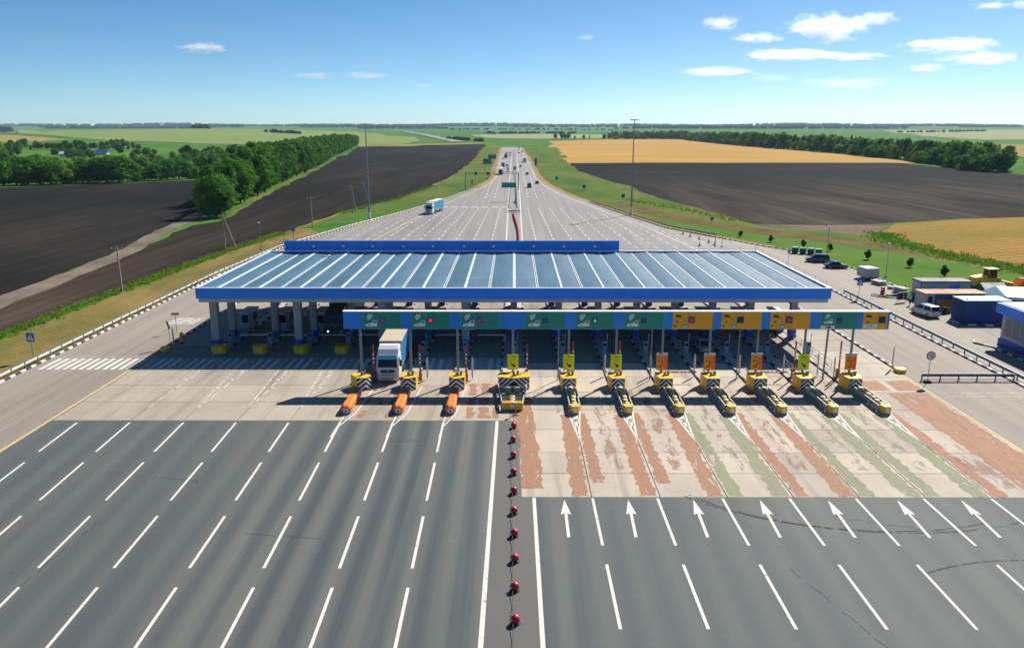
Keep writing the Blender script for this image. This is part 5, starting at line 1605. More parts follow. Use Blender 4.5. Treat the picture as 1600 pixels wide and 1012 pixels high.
def sgx(px): return (px - 803.0) * 0.07015
ZC = (GZ0 + GZ1) / 2
for k, (a, c, sig) in enumerate(((570, 629.5, 'xd'), (644.5, 705, 'x'), (720.5, 781, 'xd'), (821, 882, 'vd'), (897.5, 957.5, 'v'), (973, 1034, 'vd'), (1274, 1332.5, 'vd'))):
    x0, x1 = sgx(a), sgx(c)
    b = MB(); b.box(((x0 + x1) / 2, -0.325, ZC), (x1 - x0, 0.05, 1.86)); b.box(((x0 + x1) / 2, -0.352, ZC), (x1 - x0 - 0.12, 0.012, 1.74), 1)
    sw = 1.62
    for (q0, q1, r0, r1) in ((x0 + 0.12, x0 + 0.15, -0.78, 0.80), (x0 + sw, x0 + sw + 0.03, -0.78, 0.80), (x0 + 0.12, x0 + sw, 0.78, 0.81), (x0 + 0.12, x0 + sw, -0.80, -0.77)):
        b.box(((q0 + q1) / 2, -0.362, ZC + (r0 + r1) / 2), (q1 - q0, 0.008, r1 - r0))
    so = b.build('lane_sign', [P_GREEN_L, P_GREEN], gan)
    if k < 6: so['label'] = 'green lane panel with white car under radio waves'
    else: so['label'] = 'green lane panel with white car symbol above a white lorry strip'
    g = MB()
    if k < 6:
        car_symbol(g, x0 + 0.88, ZC - 0.80, 0.82, 0, -0.367); car_cut(g, x0 + 0.88, ZC - 0.80, 0.82, 1, -0.372); wheel_dot(g, x0 + 0.88, ZC - 0.80, 0.82, 0, -0.376)
    else:
        car_symbol(g, x0 + 0.88, ZC - 0.42, 0.62, 0, -0.367); car_cut(g, x0 + 0.88, ZC - 0.42, 0.62, 1, -0.372); wheel_dot(g, x0 + 0.88, ZC - 0.42, 0.62, 0, -0.376)
        g.box((x0 + 0.88, -0.37, ZC - 0.72), (1.5, 0.01, 0.36)); g.box((x0 + 1.0, -0.378, ZC - 0.72), (0.44, 0.006, 0.2), 2); g.poly([(x0 + 0.5, -0.38, ZC - 0.81), (x0 + 0.76, -0.38, ZC - 0.81), (x0 + 0.76, -0.38, ZC - 0.64)], 2)
    g.build('pictogram', [P_SYM, P_GREEN, P_BLACK], so)
    lane_signal(so, x0 + sw + 0.50, ZC + 0.02, 0.27, sig)

P_BROWN = paint('sign_brown_print', (0.26, 0.10, 0.015), 0.5, 0.1)
for k, (a, c, sig) in enumerate(((1047.5, 1109, 'xd'), (1122.5, 1184, 'off'), (1197.5, 1259, 'xd'), (1340, 1377.5, 'off'))):
    x0, x1 = sgx(a), min(sgx(c), GX1 - 0.03)
    b = MB(); b.box(((x0 + x1) / 2, -0.325, ZC), (x1 - x0, 0.05, 1.86))
    b.box((x0 + 1.66, -0.352, ZC + 0.05), (0.02, 0.008, 1.7), 1)
    so = b.build('lane_sign', [P_OCHRE, P_BROWN], gan)
    so['label'] = 'ochre lane panel with bank notes, coins and a hand' if k < 3 else 'ochre lane panel with a white strip at the end of the gantry'
    g = MB()
    y = -0.36
    # bank notes and coins falling towards an open hand
    for q, (dx, dz, r) in enumerate(((0.42, 0.52, 0.12), (0.62, 0.50, 0.2), (0.80, 0.47, 0.3))):
        cs_, sn_ = math.cos(-r), math.sin(-r)
        pts = [(-0.10, -0.13), (0.10, -0.13), (0.10, 0.13), (-0.10, 0.13)]
        g.poly([(x0 + dx + p[0] * cs_ - p[1] * sn_, y - 0.002 * q, ZC + dz + p[0] * sn_ + p[1] * cs_) for p in pts], 0)
    for q in range(9):
        t = 1.9 - q * 0.36
        g.box((x0 + 0.95 + 0.36 * math.cos(t), y, ZC + 0.05 + 0.34 * math.sin(t)), (0.07, 0.008, 0.05), 1)
    g.poly([(x0 + 0.34, y, ZC - 0.20), (x0 + 0.52, y, ZC - 0.27), (x0 + 0.68, y, ZC - 0.12), (x0 + 0.62, y, ZC + 0.0), (x0 + 0.44, y, ZC - 0.02)], 1)
    if k < 3:
        g.poly([(x0 + 0.08, y, ZC - 0.70), (x0 + 0.30, y, ZC - 0.66), (x0 + 0.48, y, ZC - 0.52), (x0 + 0.34, y, ZC - 0.50), (x0 + 0.12, y, ZC - 0.58)], 0)
        g.box((x0 + 1.34, y, ZC - 0.62), (0.46, 0.012, 0.46), 2); g.poly([(x0 + 1.2, y - 0.01, ZC - 0.74), (x0 + 1.48, y - 0.01, ZC - 0.74), (x0 + 1.48, y - 0.01, ZC - 0.58), (x0 + 1.36, y - 0.01, ZC - 0.56), (x0 + 1.28, y - 0.01, ZC - 0.64), (x0 + 1.2, y - 0.01, ZC - 0.66)], 3)
    else:
        g.box((x0 + 0.85, y, ZC - 0.62), (1.5, 0.012, 0.42), 3)
        for q in range(4): g.box((x0 + 0.5 + q * 0.24, y - 0.01, ZC - 0.62), (0.14, 0.006, 0.10 if q % 2 else 0.16), 4)
    g.build('pictogram', [P_BLACK, P_BROWN, P_GREEN_L, P_SYM, P_SIGNB], so)
    lane_signal(so, x0 + 2.02 if k < 3 else x0 + 2.05, ZC + 0.1, 0.33, sig)

# ---- notices on the posts below
def notice(kind, label):
    t = thing('lane_notice', label, 'notice board', (0, 0, 0), 0, 'lime lane notices' if kind == 'lime' else 'orange lane notices')
    w_, h_ = 1.22, 1.72
    b = MB()
    if kind == 'lime':
        b.box((0, 0, 0), (w_, 0.05, h_)); b.build('board', P_LIME, t)
        g = MB(); y = -0.03
        g.box((-0.02, y, h_ / 2 - 0.24), (0.16, 0.01, 0.12)); g.box((0.26, y, h_ / 2 - 0.22), (0.4, 0.01, 0.035)); g.box((-0.32, y, h_ / 2 - 0.2), (0.3, 0.01, 0.02)); g.box((0.12, y, h_ / 2 - 0.46), (0.5, 0.01, 0.03), 1); g.box((0.0, y, h_ / 2 - 0.62), (0.8, 0.01, 0.02), 1)
        g.poly([(-0.30, y, -0.10), (-0.22, y, -0.02), (-0.0, y, -0.26), (-0.06, y, -0.34)][::-1]); g.poly([(-0.12, y, -0.44), (0.10, y, -0.18), (0.30, y, -0.42), (0.24, y, -0.60), (0.12, y, -0.58)][::-1])
        g.build('arrow_print', [P_BLACK, paint('olive_print', (0.30, 0.36, 0.01), 0.5)], t)
    else:
        b.box((0, 0, 0), (w_, 0.05, h_)); b.box((w_ / 2 - 0.21, -0.03, -0.12), (0.42, 0.012, h_ - 0.26), 1); b.build('board', [P_NOTE, P_NOTE_R], t)
        b = MB(); b.box((0, 0, h_ / 2 + 0.02), (w_ + 0.04, 0.08, 0.26)); b.build('header', P_LAMPH, t)
        g = MB(); y = -0.04
        for (x, z, sx, sz) in ((-0.18, 0.54, 0.36, 0.05), (-0.30, 0.14, 0.20, 0.10), (0.02, 0.16, 0.16, 0.13), (0.02, -0.14, 0.20, 0.12), (-0.12, -0.48, 0.36, 0.12)):
            g.box((x, y, z), (sx, 0.01, sz)); 
        g.poly([(-0.42, y, 0.08), (-0.22, y, 0.08), (-0.32, y, 0.26)]); g.poly([(-0.1, y, -0.24), (0.16, y, -0.24), (0.08, y, -0.04)])
        g.build('symbols', P_BLACK, t)
    return t
n_l, n_o = notice('lime', ''), notice('orange', '')
ul = uo = False
for x, k, i in ((-0.1, 'l', 7), (6.0, 'l', 8), (11.2, 'l', 9), (16.2, 'o', 10), (21.4, 'o', 11), (26.55, 'o', 12), (31.7, 'l', 13), (36.85, 'o', 14)):
    src = n_l if k == 'l' else n_o
    lab = ('lime notice board with black arrow' if k == 'l' else 'orange notice board with black symbols') + ' above ' + island_word(i)
    loc = (x, YG - 0.28, 2.33)
    if (k == 'l' and not ul) or (k == 'o' and not uo):
        src.location = loc; src['label'] = lab
        if k == 'l': ul = True
        else: uo = True
    else: copy_tree(src, loc, 0, lab)

# ---- barrier arms
def arm(L, up, label):
    t = thing('barrier_arm', label, 'barrier', (0, 0, 0), 0, 'red and white barrier arms')
    b = MB(); b.bbox((0, 0, 0.52), (0.34, 0.42, 0.95), 0.04); b.build('cabinet', P_ORANGE_D, t)
    mats = [P_RED, P_WHITE]
    ar = MB()
    segs = [(0.0, 0.36, 0), (0.36, 0.43, 1), (0.43, 0.50, 0), (0.50, 0.57, 1), (0.57, 0.64, 0), (0.64, 0.71, 1), (0.71, 1.0, 0)]
    for a, c, m in segs:
        if up: ar.box((0.0, -0.26, 0.9 + L * (a + c) / 2), (0.16, 0.07, L * (c - a)), m)
        else: ar.box((0.1 + L * (a + c) / 2, -0.26, 0.95), (L * (c - a), 0.07, 0.15), m)
    ar.build('arm', mats, t)
    return t
au = arm(3.3, True, '')
uu = False
for x, y, lab in ((-15.3, 83.6, 'raised red barrier arm between left gantry post and lorry'), (-10.25, 83.6, 'raised red barrier arm right of the lorry'), (-5.2, 83.6, 'raised red barrier arm on the island left of the middle island'), (1.45, 83.6, 'raised red barrier arm on the right of the wide middle island'), (6.55, 84.8, 'raised red barrier arm behind the first lime notice right of the middle'), (11.7, 84.8, 'raised red barrier arm behind the second lime notice right of the middle'), (31.2, 85.3, 'raised red barrier arm behind the lime notice at the right'), (36.2, 85.3, 'raised red barrier arm behind the rightmost orange notice')):
    if not uu: au.location = (x, y, 0.17); au['label'] = lab; uu = True
    else: copy_tree(au, (x, y, 0.17), 0, lab)
ad = arm(3.1, False, 'lowered red and white barrier arm across the third entry lane')
ad.location = (16.9, 84.2, 0.17)
copy_tree(ad, (26.9, 84.2, 0.17), 0, 'lowered red and white barrier arm across the fifth entry lane')
# white arms under the canopy on the exit lanes
wa = thing('exit_barrier', '', 'barrier', (0, 0, 0), 0, 'white barrier arms under the canopy')
b = MB(); b.bbox((0, 0, 0.5), (0.32, 0.4, 1.0), 0.04); b.build('cabinet', P_BOOTH, wa)
b = MB(); b.box((-1.85, -0.25, 0.92), (3.5, 0.07, 0.12)); b.build('arm', P_WHITE, wa)
for k, i in enumerate((1, 2, 3, 4, 6, 7)):
    lab = 'lowered white barrier arm left of ' + island_word(i)
    loc = (ISL[i] - (0.4 if i != 7 else 1.2), 100.6, 0.17)
    if k == 0: wa.location = loc; wa['label'] = lab
    else: copy_tree(wa, loc, 0, lab)

# ---- ringed marker posts and lane equipment
def ring_post(label, h=2.6, light=True):
    t = thing('marker_post', label, 'marker post', (0, 0, 0), 0, 'ringed marker posts beside the lanes')
    b = MB(); b.cyl((0, 0, 0), (0, 0, h), 0.05, n=8)
    b.build('pole', P_POST, t)
    r = MB()
    for k in range(9): r.cyl((0, 0, 0.35 + k * (h - 0.5) / 9), (0, 0, 0.35 + k * (h - 0.5) / 9 + 0.13), 0.11, n=8)
    r.build('ring', P_LAMPH if light else P_POST, t)
    return t
rp = ring_post('')
rl = [(-43.35, 97.9, 'pale ringed marker post at the start of the left kerb'), (44.0, 88.9, 'grey ringed marker post at the start of the right kerb'), (34.2, 86.0, 'ringed marker post left of the rightmost gantry post'), (15.35, 85.8, 'ringed marker post beside the third entry island'), (20.3, 85.8, 'ringed marker post beside the fourth entry island'), (25.35, 85.8, 'ringed marker post beside the fifth entry island'), (30.3, 85.8, 'ringed marker post beside the sixth entry island'), (10.2, 85.8, 'ringed marker post beside the second entry island'), (35.5, 84.6, 'ringed marker post in front of the last entry island'), (-9.6, 84.6, 'ringed marker post right of the lorry'), (-4.6, 84.6, 'ringed marker post left of the wide middle island')]
for k, (x, y, lab) in enumerate(rl):
    if k == 0: rp.location = (x, y, 0.1); rp['label'] = lab
    else: copy_tree(rp, (x, y, 0.1), 0, lab)
# pay machines on the islands
pm_ = thing('pay_machine', '', 'pay machine', (0, 0, 0), 0, 'pay machines on the islands')
b = MB(); b.bbox((0, 0, 0.75), (0.5, 0.45, 1.5), 0.05); b.build('cabinet', P_BOOTH, pm_)
b = MB(); b.box((0, -0.235, 1.15), (0.34, 0.03, 0.35)); b.build('screen', P_GLASS, pm_)
b = MB(); b.cyl((0.35, 0.3, 0), (0.35, 0.3, 2.4), 0.035, n=6); b.box((0.35, 0.2, 2.3), (0.14, 0.22, 0.14)); b.build('camera_pole', P_LAMPH, pm_)
for i, x in enumerate(ISL):
    y = 99.5 if i < 4 else 95.0
    lab = 'pay machine with camera pole on ' + island_word(i)
    if i == 0: pm_.location = (x + 0.1, y, 0.17); pm_['label'] = lab
    else: copy_tree(pm_, (x + 0.1, y, 0.17), 0, lab)
# island hand rails (the last two entry lanes show them in the sun)
for i, lab in ((13, 'low pipe railing on the sixth entry island'), (14, 'low pipe railing on the last entry island'), (8, 'low pipe railing on the first entry island'), (9, 'low pipe railing on the second entry island')):
    r = thing('pipe_railing', lab, 'railing', (ISL[i] + 0.45, 84.5, 0.17), 0, 'pipe railings on the entry islands')
    b = MB(); b.cyl((0, 0, 0.85), (0, 18, 0.85), 0.03, n=6); b.cyl((0, 0, 0.45), (0, 18, 0.45), 0.022, n=6); b.build('rail', P_STEEL, r)
    pmh = MB(); pmh.cyl((0, 0, 0), (0, 0, 0.86), 0.028, n=6); pme = pmh.mesh('post', P_STEEL)
    for k in range(10): link('post', pme, r, (0, k * 2.0, 0))
# ================================================================ VEHICLES
def car_paint():
    m, nt, b = new_mat('car_paint')
    oi = nt.nodes.new('ShaderNodeObjectInfo')
    f = noise(nt, objpos(nt), 2.0, 3)
    col = mixc(nt, 1.0, oi.outputs['Color'], ramp(nt, f, [(0.3, 0.88), (0.7, 1.05)]), 'MULTIPLY')
    nt.links.new(col, b.inputs['Base Color'])
    b.inputs['Roughness'].default_value = 0.28
    b.inputs['Coat Weight'].default_value = 0.6
    b.inputs['Coat Roughness'].default_value = 0.08
    return m
P_CAR = car_paint()
P_TYRE = paint('tyre', (0.016, 0.016, 0.017), 0.85, 0.2, 4.0)
P_RIM = paint('alloy_rim', (0.42, 0.43, 0.44), 0.35, 0.15, 4.0, 0.7)
P_LIGHT = paint('headlamp_glass', (0.62, 0.66, 0.68), 0.15, 0.06)
P_TAIL = paint('tail_lamp', (0.36, 0.012, 0.012), 0.25, 0.1)
P_PLATE = paint('number_plate', (0.68, 0.68, 0.66), 0.5, 0.05)
P_TRIM = paint('dark_trim', (0.03, 0.031, 0.033), 0.6, 0.15)

def wheel(par, x, y, r, w, name='wheel'):
    b = MB()
    s = 1 if x > 0 else -1
    b.cyl((x - w / 2, y, r), (x + w / 2, y, r), r, n=14)
    wo = b.build(name, P_TYRE, par)
    b = MB(); b.cyl((x + s * (w / 2 - 0.02), y, r), (x + s * (w / 2 + 0.015), y, r), r * 0.62, r * 0.55, 12)
    b.build('rim', P_RIM, wo)
    return wo

def make_car(name, label, cat, L=4.5, W=1.78, H=1.46, kind='saloon'):
    """front of the car points along +Y"""
    t = thing(name, label, cat)
    hl, hw = L / 2, W / 2
    belt = H * 0.60
    def ring(y, k, z0, z1, hwf=1.0):
        w0, w1 = hw * k * 0.93, hw * k
        return [(-w0, y, z0), (w0, y, z0), (w1, y, z0 + 0.16), (w1, y, z1 - 0.14), (w1 * 0.93 * hwf, y, z1), (-w1 * 0.93 * hwf, y, z1), (-w1, y, z1 - 0.14), (-w1, y, z0 + 0.16)]
    hood = belt - 0.06
    tail = belt if kind == 'saloon' else belt + 0.02
    b = MB()
    b.loft([ring(-hl, 0.80, 0.36, tail - 0.16), ring(-hl + 0.12, 0.93, 0.24, tail - 0.03), ring(-hl + 0.7, 1.0, 0.20, tail), ring(0, 1.0, 0.19, belt), ring(hl - 1.25, 1.0, 0.20, belt - 0.02), ring(hl - 0.55, 0.98, 0.20, hood - 0.08), ring(hl - 0.10, 0.88, 0.25, hood - 0.24), ring(hl, 0.74, 0.34, hood - 0.36)], 0, False)
    # cabin
    if kind == 'saloon': cab = [(-hl + 0.75, -hl + 1.45), (hl - 1.35, hl - 2.05)]
    elif kind == 'mpv': cab = [(-hl + 0.10, -hl + 0.45), (hl - 1.0, hl - 1.9)]
    else: cab = [(-hl + 0.12, -hl + 0.55), (hl - 1.3, hl - 1.95)]
    (r0, r1), (f0, f1) = cab
    bw, tw = hw * 0.93, hw * 0.74
    zb, zt = belt - 0.02, H
    cabv = [(-bw, r0, zb), (bw, r0, zb), (bw, f0, zb), (-bw, f0, zb), (-tw, r1, zt - 0.05), (tw, r1, zt - 0.05), (tw, f1, zt - 0.05), (-tw, f1, zt - 0.05), (-tw * 0.86, r1 + 0.15, zt), (tw * 0.86, r1 + 0.15, zt), (tw * 0.86, f1 - 0.15, zt), (-tw * 0.86, f1 - 0.15, zt)]
    b.add(cabv, [(0, 1, 5, 4), (1, 2, 6, 5), (2, 3, 7, 6), (3, 0, 4, 7), (4, 5, 9, 8), (5, 6, 10, 9), (6, 7, 11, 10), (7, 4, 8, 11), (8, 9, 10, 11)])
    b.build('body', P_CAR, t)
    def pane(nm, q, ins=0.10, out=0.012):
        q = [Vector(p) for p in q]
        n = (q[1] - q[0]).cross(q[3] - q[0]).normalized()
        c = sum(q, Vector()) / 4
        pts = [c + (p - c) * (1 - ins) + n * out for p in q]
        g = MB(); g.poly(pts); g.poly([p - n * 0.008 for p in pts][::-1]); g.build(nm, P_GLASS, t)
    V = cabv
    pane('rear_window', [V[0], V[1], V[5], V[4]])
    pane('windscreen', [V[2], V[3], V[7], V[6]])
    def lerp(a, c, k): return tuple(a[i] + (c[i] - a[i]) * k for i in range(3))
    for (A, B_, Cc, Dd) in ((V[1], V[2], V[6], V[5]), (V[3], V[0], V[4], V[7])):
        mlo, mhi = lerp(A, B_, 0.47), lerp(Dd, Cc, 0.47)
        pane('side_window', [A, mlo, mhi, Dd], 0.13); pane('side_window', [mlo, B_, Cc, mhi], 0.13)
    for s in (-1, 1):
        g = MB(); g.bbox((s * hw * 0.66, hl - 0.10, hood - 0.27), (hw * 0.34, 0.16, 0.13), 0.03); g.build('headlight', P_LIGHT, t)
        zt_ = tail - 0.20 if kind != 'mpv' else tail + 0.05
        g = MB(); g.bbox((s * hw * 0.75, -hl + 0.05, zt_), (hw * 0.26, 0.12, 0.20 if kind == 'saloon' else 0.34), 0.02); g.build('tail_light', P_TAIL, t)
        g = MB(); g.bbox((s * (hw + 0.08), hl - 1.55, belt + 0.04), (0.18, 0.1, 0.13), 0.03); g.build('mirror', P_TRIM, t)
        for y in (-hl + 0.85, hl - 0.88): wheel(t, s * (hw - 0.09), y, 0.32, 0.21)
    g = MB(); g.box((0, hl - 0.02, 0.38), (hw * 1.1, 0.05, 0.14)); g.box((0, hl - 0.06, hood - 0.30), (hw * 0.8, 0.06, 0.09)); g.build('grille', P_TRIM, t)
    g = MB(); g.box((0, -hl - 0.005, tail - 0.34), (0.5, 0.02, 0.11)); g.build('number_plate', P_PLATE, t)
    return t

def recolor(root, c):
    for o in [root] + list(root.children_recursive): o.color = (*c, 1)

saloon = make_car('car', '', 'car', 4.55, 1.78, 1.45, 'saloon')
hatch = make_car('car', '', 'car', 4.25, 1.76, 1.50, 'hatch')
mpv = make_car('people_carrier', '', 'car', 4.7, 1.85, 1.75, 'mpv')
used = set()
def put(src, x, y, hdg, c, label, group=None, name=None):
    """hdg 0 = driving away up the road, 180 = coming towards the plaza"""
    z = land(x, y) if y > 1300 else 0.0
    rz = math.radians(-hdg)
    if src.name not in used:
        used.add(src.name)
        o = src
        o.location = (x, y, z); o.rotation_euler = (0, 0, rz); o['label'] = label
    else:
        o = copy_tree(src, (x, y, z), rz, label)
    if group: o['group'] = group
    elif 'group' in o.keys(): del o['group']
    recolor(o, c)
    return o
BLK, SIL, BLU, WHT, RED, GRY = (0.012, 0.014, 0.018), (0.40, 0.42, 0.44), (0.02, 0.05, 0.12), (0.68, 0.69, 0.68), (0.30, 0.02, 0.02), (0.10, 0.11, 0.12)
put(saloon, 23.9, 97.2, 0, (0.30, 0.33, 0.35), 'silver saloon waiting in the shade of the canopy with its boot towards us')
put(mpv, 23.6, 108.5, 0, (0.10, 0.26, 0.38), 'light blue people carrier ahead of the silver saloon under the canopy')
put(mpv, 63.9, 166.2, -78, (0.018, 0.040, 0.085), 'dark blue people carrier parked near the green bins')
put(saloon, 64.8, 158.5, 97, (0.010, 0.014, 0.028), 'black saloon parked beside the dark blue people carrier')
put(mpv, 61.7, 116.6, -12, (0.66, 0.68, 0.68), 'white estate car parked by the kiosk with orange roof')
G6 = 'traffic on the motorway beyond the plaza'
for x, y, h, c, s, lab in ((-8.3, 955, 180, BLK, saloon, 'dark car on the far left carriageway ahead of the far dark lorry'), (-4.4, 955, 180, RED, hatch, 'small red car by the median on the far left carriageway'), (-4.1, 861, 180, BLU, saloon, 'blue car by the median beside the far dark lorry'), (-5.2, 618, 180, GRY, hatch, 'grey car beside the white van on the left carriageway'), (-4.3, 577, 180, SIL, saloon, 'silver car behind the one nearest the gantry on the left carriageway'), (-3.9, 541, 180, WHT, hatch, 'white car just beyond the road gantry on the left carriageway'), (7.7, 1220, 0, BLK, mpv, 'dark car at the crest on the right carriageway'), (6.1, 1105, 0, SIL, saloon, 'silver car near the crest on the right carriageway'), (10.3, 1010, 0, GRY, hatch, 'grey car in the outer lane below the crest'), (6.0, 955, 0, BLU, saloon, 'blue car in the inner lane below the crest'), (4.9, 607, 0, (0.10, 0.012, 0.016), hatch, 'dark red car behind the white lorry on the right carriageway'), (8.3, 502, 0, (0.16, 0.18, 0.2), saloon, 'grey car between the dark red car and the black van'), (11.9, 417, 0, BLK, saloon, 'black car at the edge of the right carriageway')):
    put(s, x, y, h, c, lab, G6)
put(mpv, 7.4, 389, 0, BLK, 'black van in the middle of the right carriageway', G6).scale = (1.1, 1.1, 1.25)

# ---- articulated lorry, front towards -Y
P_TAUT = paint('blue_curtain', (0.010, 0.20, 0.42), 0.5, 0.15, 0.7)
P_TARP = paint('sand_tarpaulin', (0.46, 0.39, 0.27), 0.7, 0.12, 0.5)
P_CHASSIS = paint('chassis', (0.03, 0.03, 0.032), 0.7, 0.2)
P_CABW = paint('white_cab_paint', (0.70, 0.71, 0.72), 0.35, 0.06, 1.0)
P_VISOR = paint('blue_sun_visor', (0.02, 0.16, 0.26), 0.3, 0.08)
def make_lorry(label, cab_mat, side_mat, roof_mat_, trailer=13.4, name='articulated_lorry', full=True):
    t = thing(name, label, 'lorry')
    W = 2.5
    hw = W / 2
    def ring(z, y0, y1, k=1.0, c=0.18):
        w_ = hw * k
        return [(-w_ + c, y0, z), (w_ - c, y0, z), (w_, y0 + c, z), (w_, y1, z), (-w_, y1, z), (-w_, y0 + c, z)]
    b = MB()
    b.loft([ring(0.45, 0.02, 2.25), ring(1.0, 0.0, 2.25), ring(1.75, 0.02, 2.25), ring(2.75, 0.26, 2.25, 0.96), ring(3.02, 0.45, 2.25, 0.93)], 0, False)
    cab = b.build('cab', cab_mat, t)
    # roof spoiler
    b = MB()
    b.loft([[(-1.12, 0.50, 3.02), (1.12, 0.50, 3.02), (1.15, 2.2, 3.02), (-1.15, 2.2, 3.02)], [(-1.10, 1.0, 3.52), (1.10, 1.0, 3.52), (1.18, 2.2, 3.62), (-1.18, 2.2, 3.62)], [(-1.02, 1.55, 3.82), (1.02, 1.55, 3.82), (1.12, 2.2, 3.86), (-1.12, 2.2, 3.86)]], 0, False)
    b.build('roof_spoiler', cab_mat, t)
    b = MB(); b.poly([(-1.06, -0.005, 1.72), (1.06, -0.005, 1.72), (1.02, 0.21, 2.62), (-1.02, 0.21, 2.62)]); b.poly([(-1.06, 0.01, 1.72), (-1.02, 0.225, 2.62), (1.02, 0.225, 2.62), (1.06, 0.01, 1.72)]); b.build('windscreen', P_GLASSB, t)
    b = MB(); b.prism([(0.02, 2.62), (0.30, 2.95), (0.24, 3.0), (-0.22, 2.70)][::-1], -1.06, 1.06, 'x'); b.build('sun_visor', P_VISOR, t)
    for s in (-1, 1):
        b = MB(); q = [(s * (hw + 0.003), 0.45, 1.78), (s * (hw + 0.003), 1.35, 1.78), (s * (hw * 0.965 + 0.003), 1.35, 2.62), (s * (hw * 0.965 + 0.003), 0.62, 2.62)]
        b.poly(q if s > 0 else q[::-1]); b.build('side_window', P_GLASS, t)
        b = MB(); b.bbox((s * (hw + 0.2), 0.18, 2.2), (0.22, 0.14, 0.75), 0.04); b.box((s * (hw + 0.06), 0.22, 2.5), (0.2, 0.05, 0.05)); b.build('mirror', P_TRIM, t)
        b = MB(); b.bbox((s * 0.92, -0.03, 0.72), (0.42, 0.12, 0.2), 0.03); b.build('headlight', P_LIGHT, t)
    b = MB(); b.box((0, -0.012, 1.28), (1.5, 0.05, 0.34)); b.box((0, -0.03, 1.28), (0.3, 0.04, 0.07), 1); b.build('grille', [P_TRIM, P_RIM], t)
    b = MB(); b.prism([(-hw + 0.05, 0.2), (-hw + 0.2, -0.10), (hw - 0.2, -0.10), (hw - 0.05, 0.2)], 0.28, 0.62, 'z'); b.build('bumper', cab_mat, t)
    b = MB()
    for r in range(2):
        for k in range(5): b.box((-0.52 + k * 0.26, -0.015 - 0.0 if r else -0.11, 0.9 if r else 0.46), (0.19, 0.03, 0.11))
    b.build('grille_slots', P_TRIM, t)
    for s in (-1, 1):
        wheel(t, s * (hw - 0.17), 1.3, 0.5, 0.32); wheel(t, s * (hw - 0.28), 4.5, 0.5, 0.5)
        for y in (0.0, 1.31, 2.62): wheel(t, s * (hw - 0.2), 2.9 + trailer - 4.6 + y, 0.5, 0.38)
    b = MB(); b.box((0, 3.6, 0.72), (0.9, 5.6, 0.3)); b.box((0, 2.9 + trailer / 2 + 1, 0.92), (1.0, trailer - 2.5, 0.25)); b.box((hw - 0.28, 2.95, 0.62), (0.5, 1.1, 0.55)); b.box((-hw + 0.28, 2.95, 0.62), (0.5, 1.1, 0.55))
    b.build('chassis', P_CHASSIS, t)
    y0, y1 = 2.75, 2.75 + trailer
    b = MB(); b.box((0, (y0 + y1) / 2, 1.15), (W - 0.02, trailer - 0.02, 0.16)); b.box((0, y0 + 0.03, 2.55), (W - 0.03, 0.06, 2.7)); b.box((0, y1 - 0.03, 2.55), (W - 0.03, 0.06, 2.7), 0)
    b.build('trailer_frame', P_LAMPH, t)
    for s in (-1, 1):
        b = MB(); n = int(trailer / 0.6)
        for k in range(n):
            ya, yb = y0 + 0.06 + (trailer - 0.12) * k / n, y0 + 0.06 + (trailer - 0.12) * (k + 1) / n
            for (p, q) in (((ya, 0.0), ((ya + yb) / 2, 0.025)), (((ya + yb) / 2, 0.025), (yb, 0.0))):
                f = [(s * (hw - 0.02 + p[1]), p[0], 1.06), (s * (hw - 0.02 + q[1]), q[0], 1.06), (s * (hw - 0.02 + q[1]), q[0], 3.88), (s * (hw - 0.02 + p[1]), p[0], 3.88)]
                b.poly(f if s > 0 else f[::-1])
        b.build('side_curtain', side_mat, t)
    b = MB(); b.box((0, (y0 + y1) / 2, 3.94), (W + 0.02, trailer + 0.02, 0.12)); b.box((0, (y0 + y1) / 2, 4.01), (W - 0.25, trailer - 0.25, 0.03)); b.build('trailer_roof', roof_mat_, t)
    b = MB(); b.box((0, y0 - 0.02, 3.82), (W, 0.05, 0.14)); b.build('header_bar', P_TRIM, t)
    return t
lor = make_lorry('white lorry with sand roofed blue trailer leaving between the gantry posts', P_CABW, P_TAUT, P_TARP)
lor.location = (-13.85, 83.6, 0); lor.rotation_euler = (0, 0, math.radians(0.5))
lor2 = make_lorry('white cabbed lorry with pale roofed blue trailer coming down to the plaza', P_CABW, paint('sky_blue_curtain', (0.02, 0.27, 0.50), 0.5, 0.15, 0.6), paint('pale_tarpaulin', (0.60, 0.58, 0.52), 0.7, 0.1, 0.5), 12.0)
lor2.location = (-28.0, 262.5, 0); lor2.rotation_euler = (0, 0, math.radians(-10))
P_DKCAB = paint('dark_cab_paint', (0.05, 0.07, 0.085), 0.4, 0.1)
lor3 = make_lorry('dark lorry with its lamp lit waiting in the shade left of the gantry', P_DKCAB, P_DKCAB, P_DKCAB, 12.5)
lor3.location = (-24.0, 103.5, 0)
P_LAMP_ON = emit('lit_headlamp', (1.0, 0.93, 0.8), 1.6)
b = MB(); b.cyl((-0.92, -0.10, 0.78), (-0.92, -0.06, 0.78), 0.10, n=10); b.build('lit_lamp', P_LAMP_ON, lor3)
G7 = 'lorries on the motorway beyond the plaza'
def far_lorry(x, y, away, label, cab, side, roof, tl=12.5):
    l = make_lorry(label, cab, side, roof, tl)
    l['group'] = G7
    l.location = (x, y, 0); l.rotation_euler = (0, 0, PI if away else 0)
    return l
P_NAVY = paint('navy_curtain', (0.03, 0.055, 0.09), 0.5, 0.1)
far_lorry(-8.2, 500, False, 'white cabbed lorry with dark trailer nearest the road gantry', P_CABW, P_NAVY, P_WHITE)
far_lorry(-8.1, 800, False, 'dark lorry far up the left carriageway', P_DKCAB, P_NAVY, P_DKCAB)
far_lorry(-8.0, 602, False, 'small white lorry behind the lorry nearest the road gantry', P_CABW, P_WHITE, P_WHITE, 6.0)
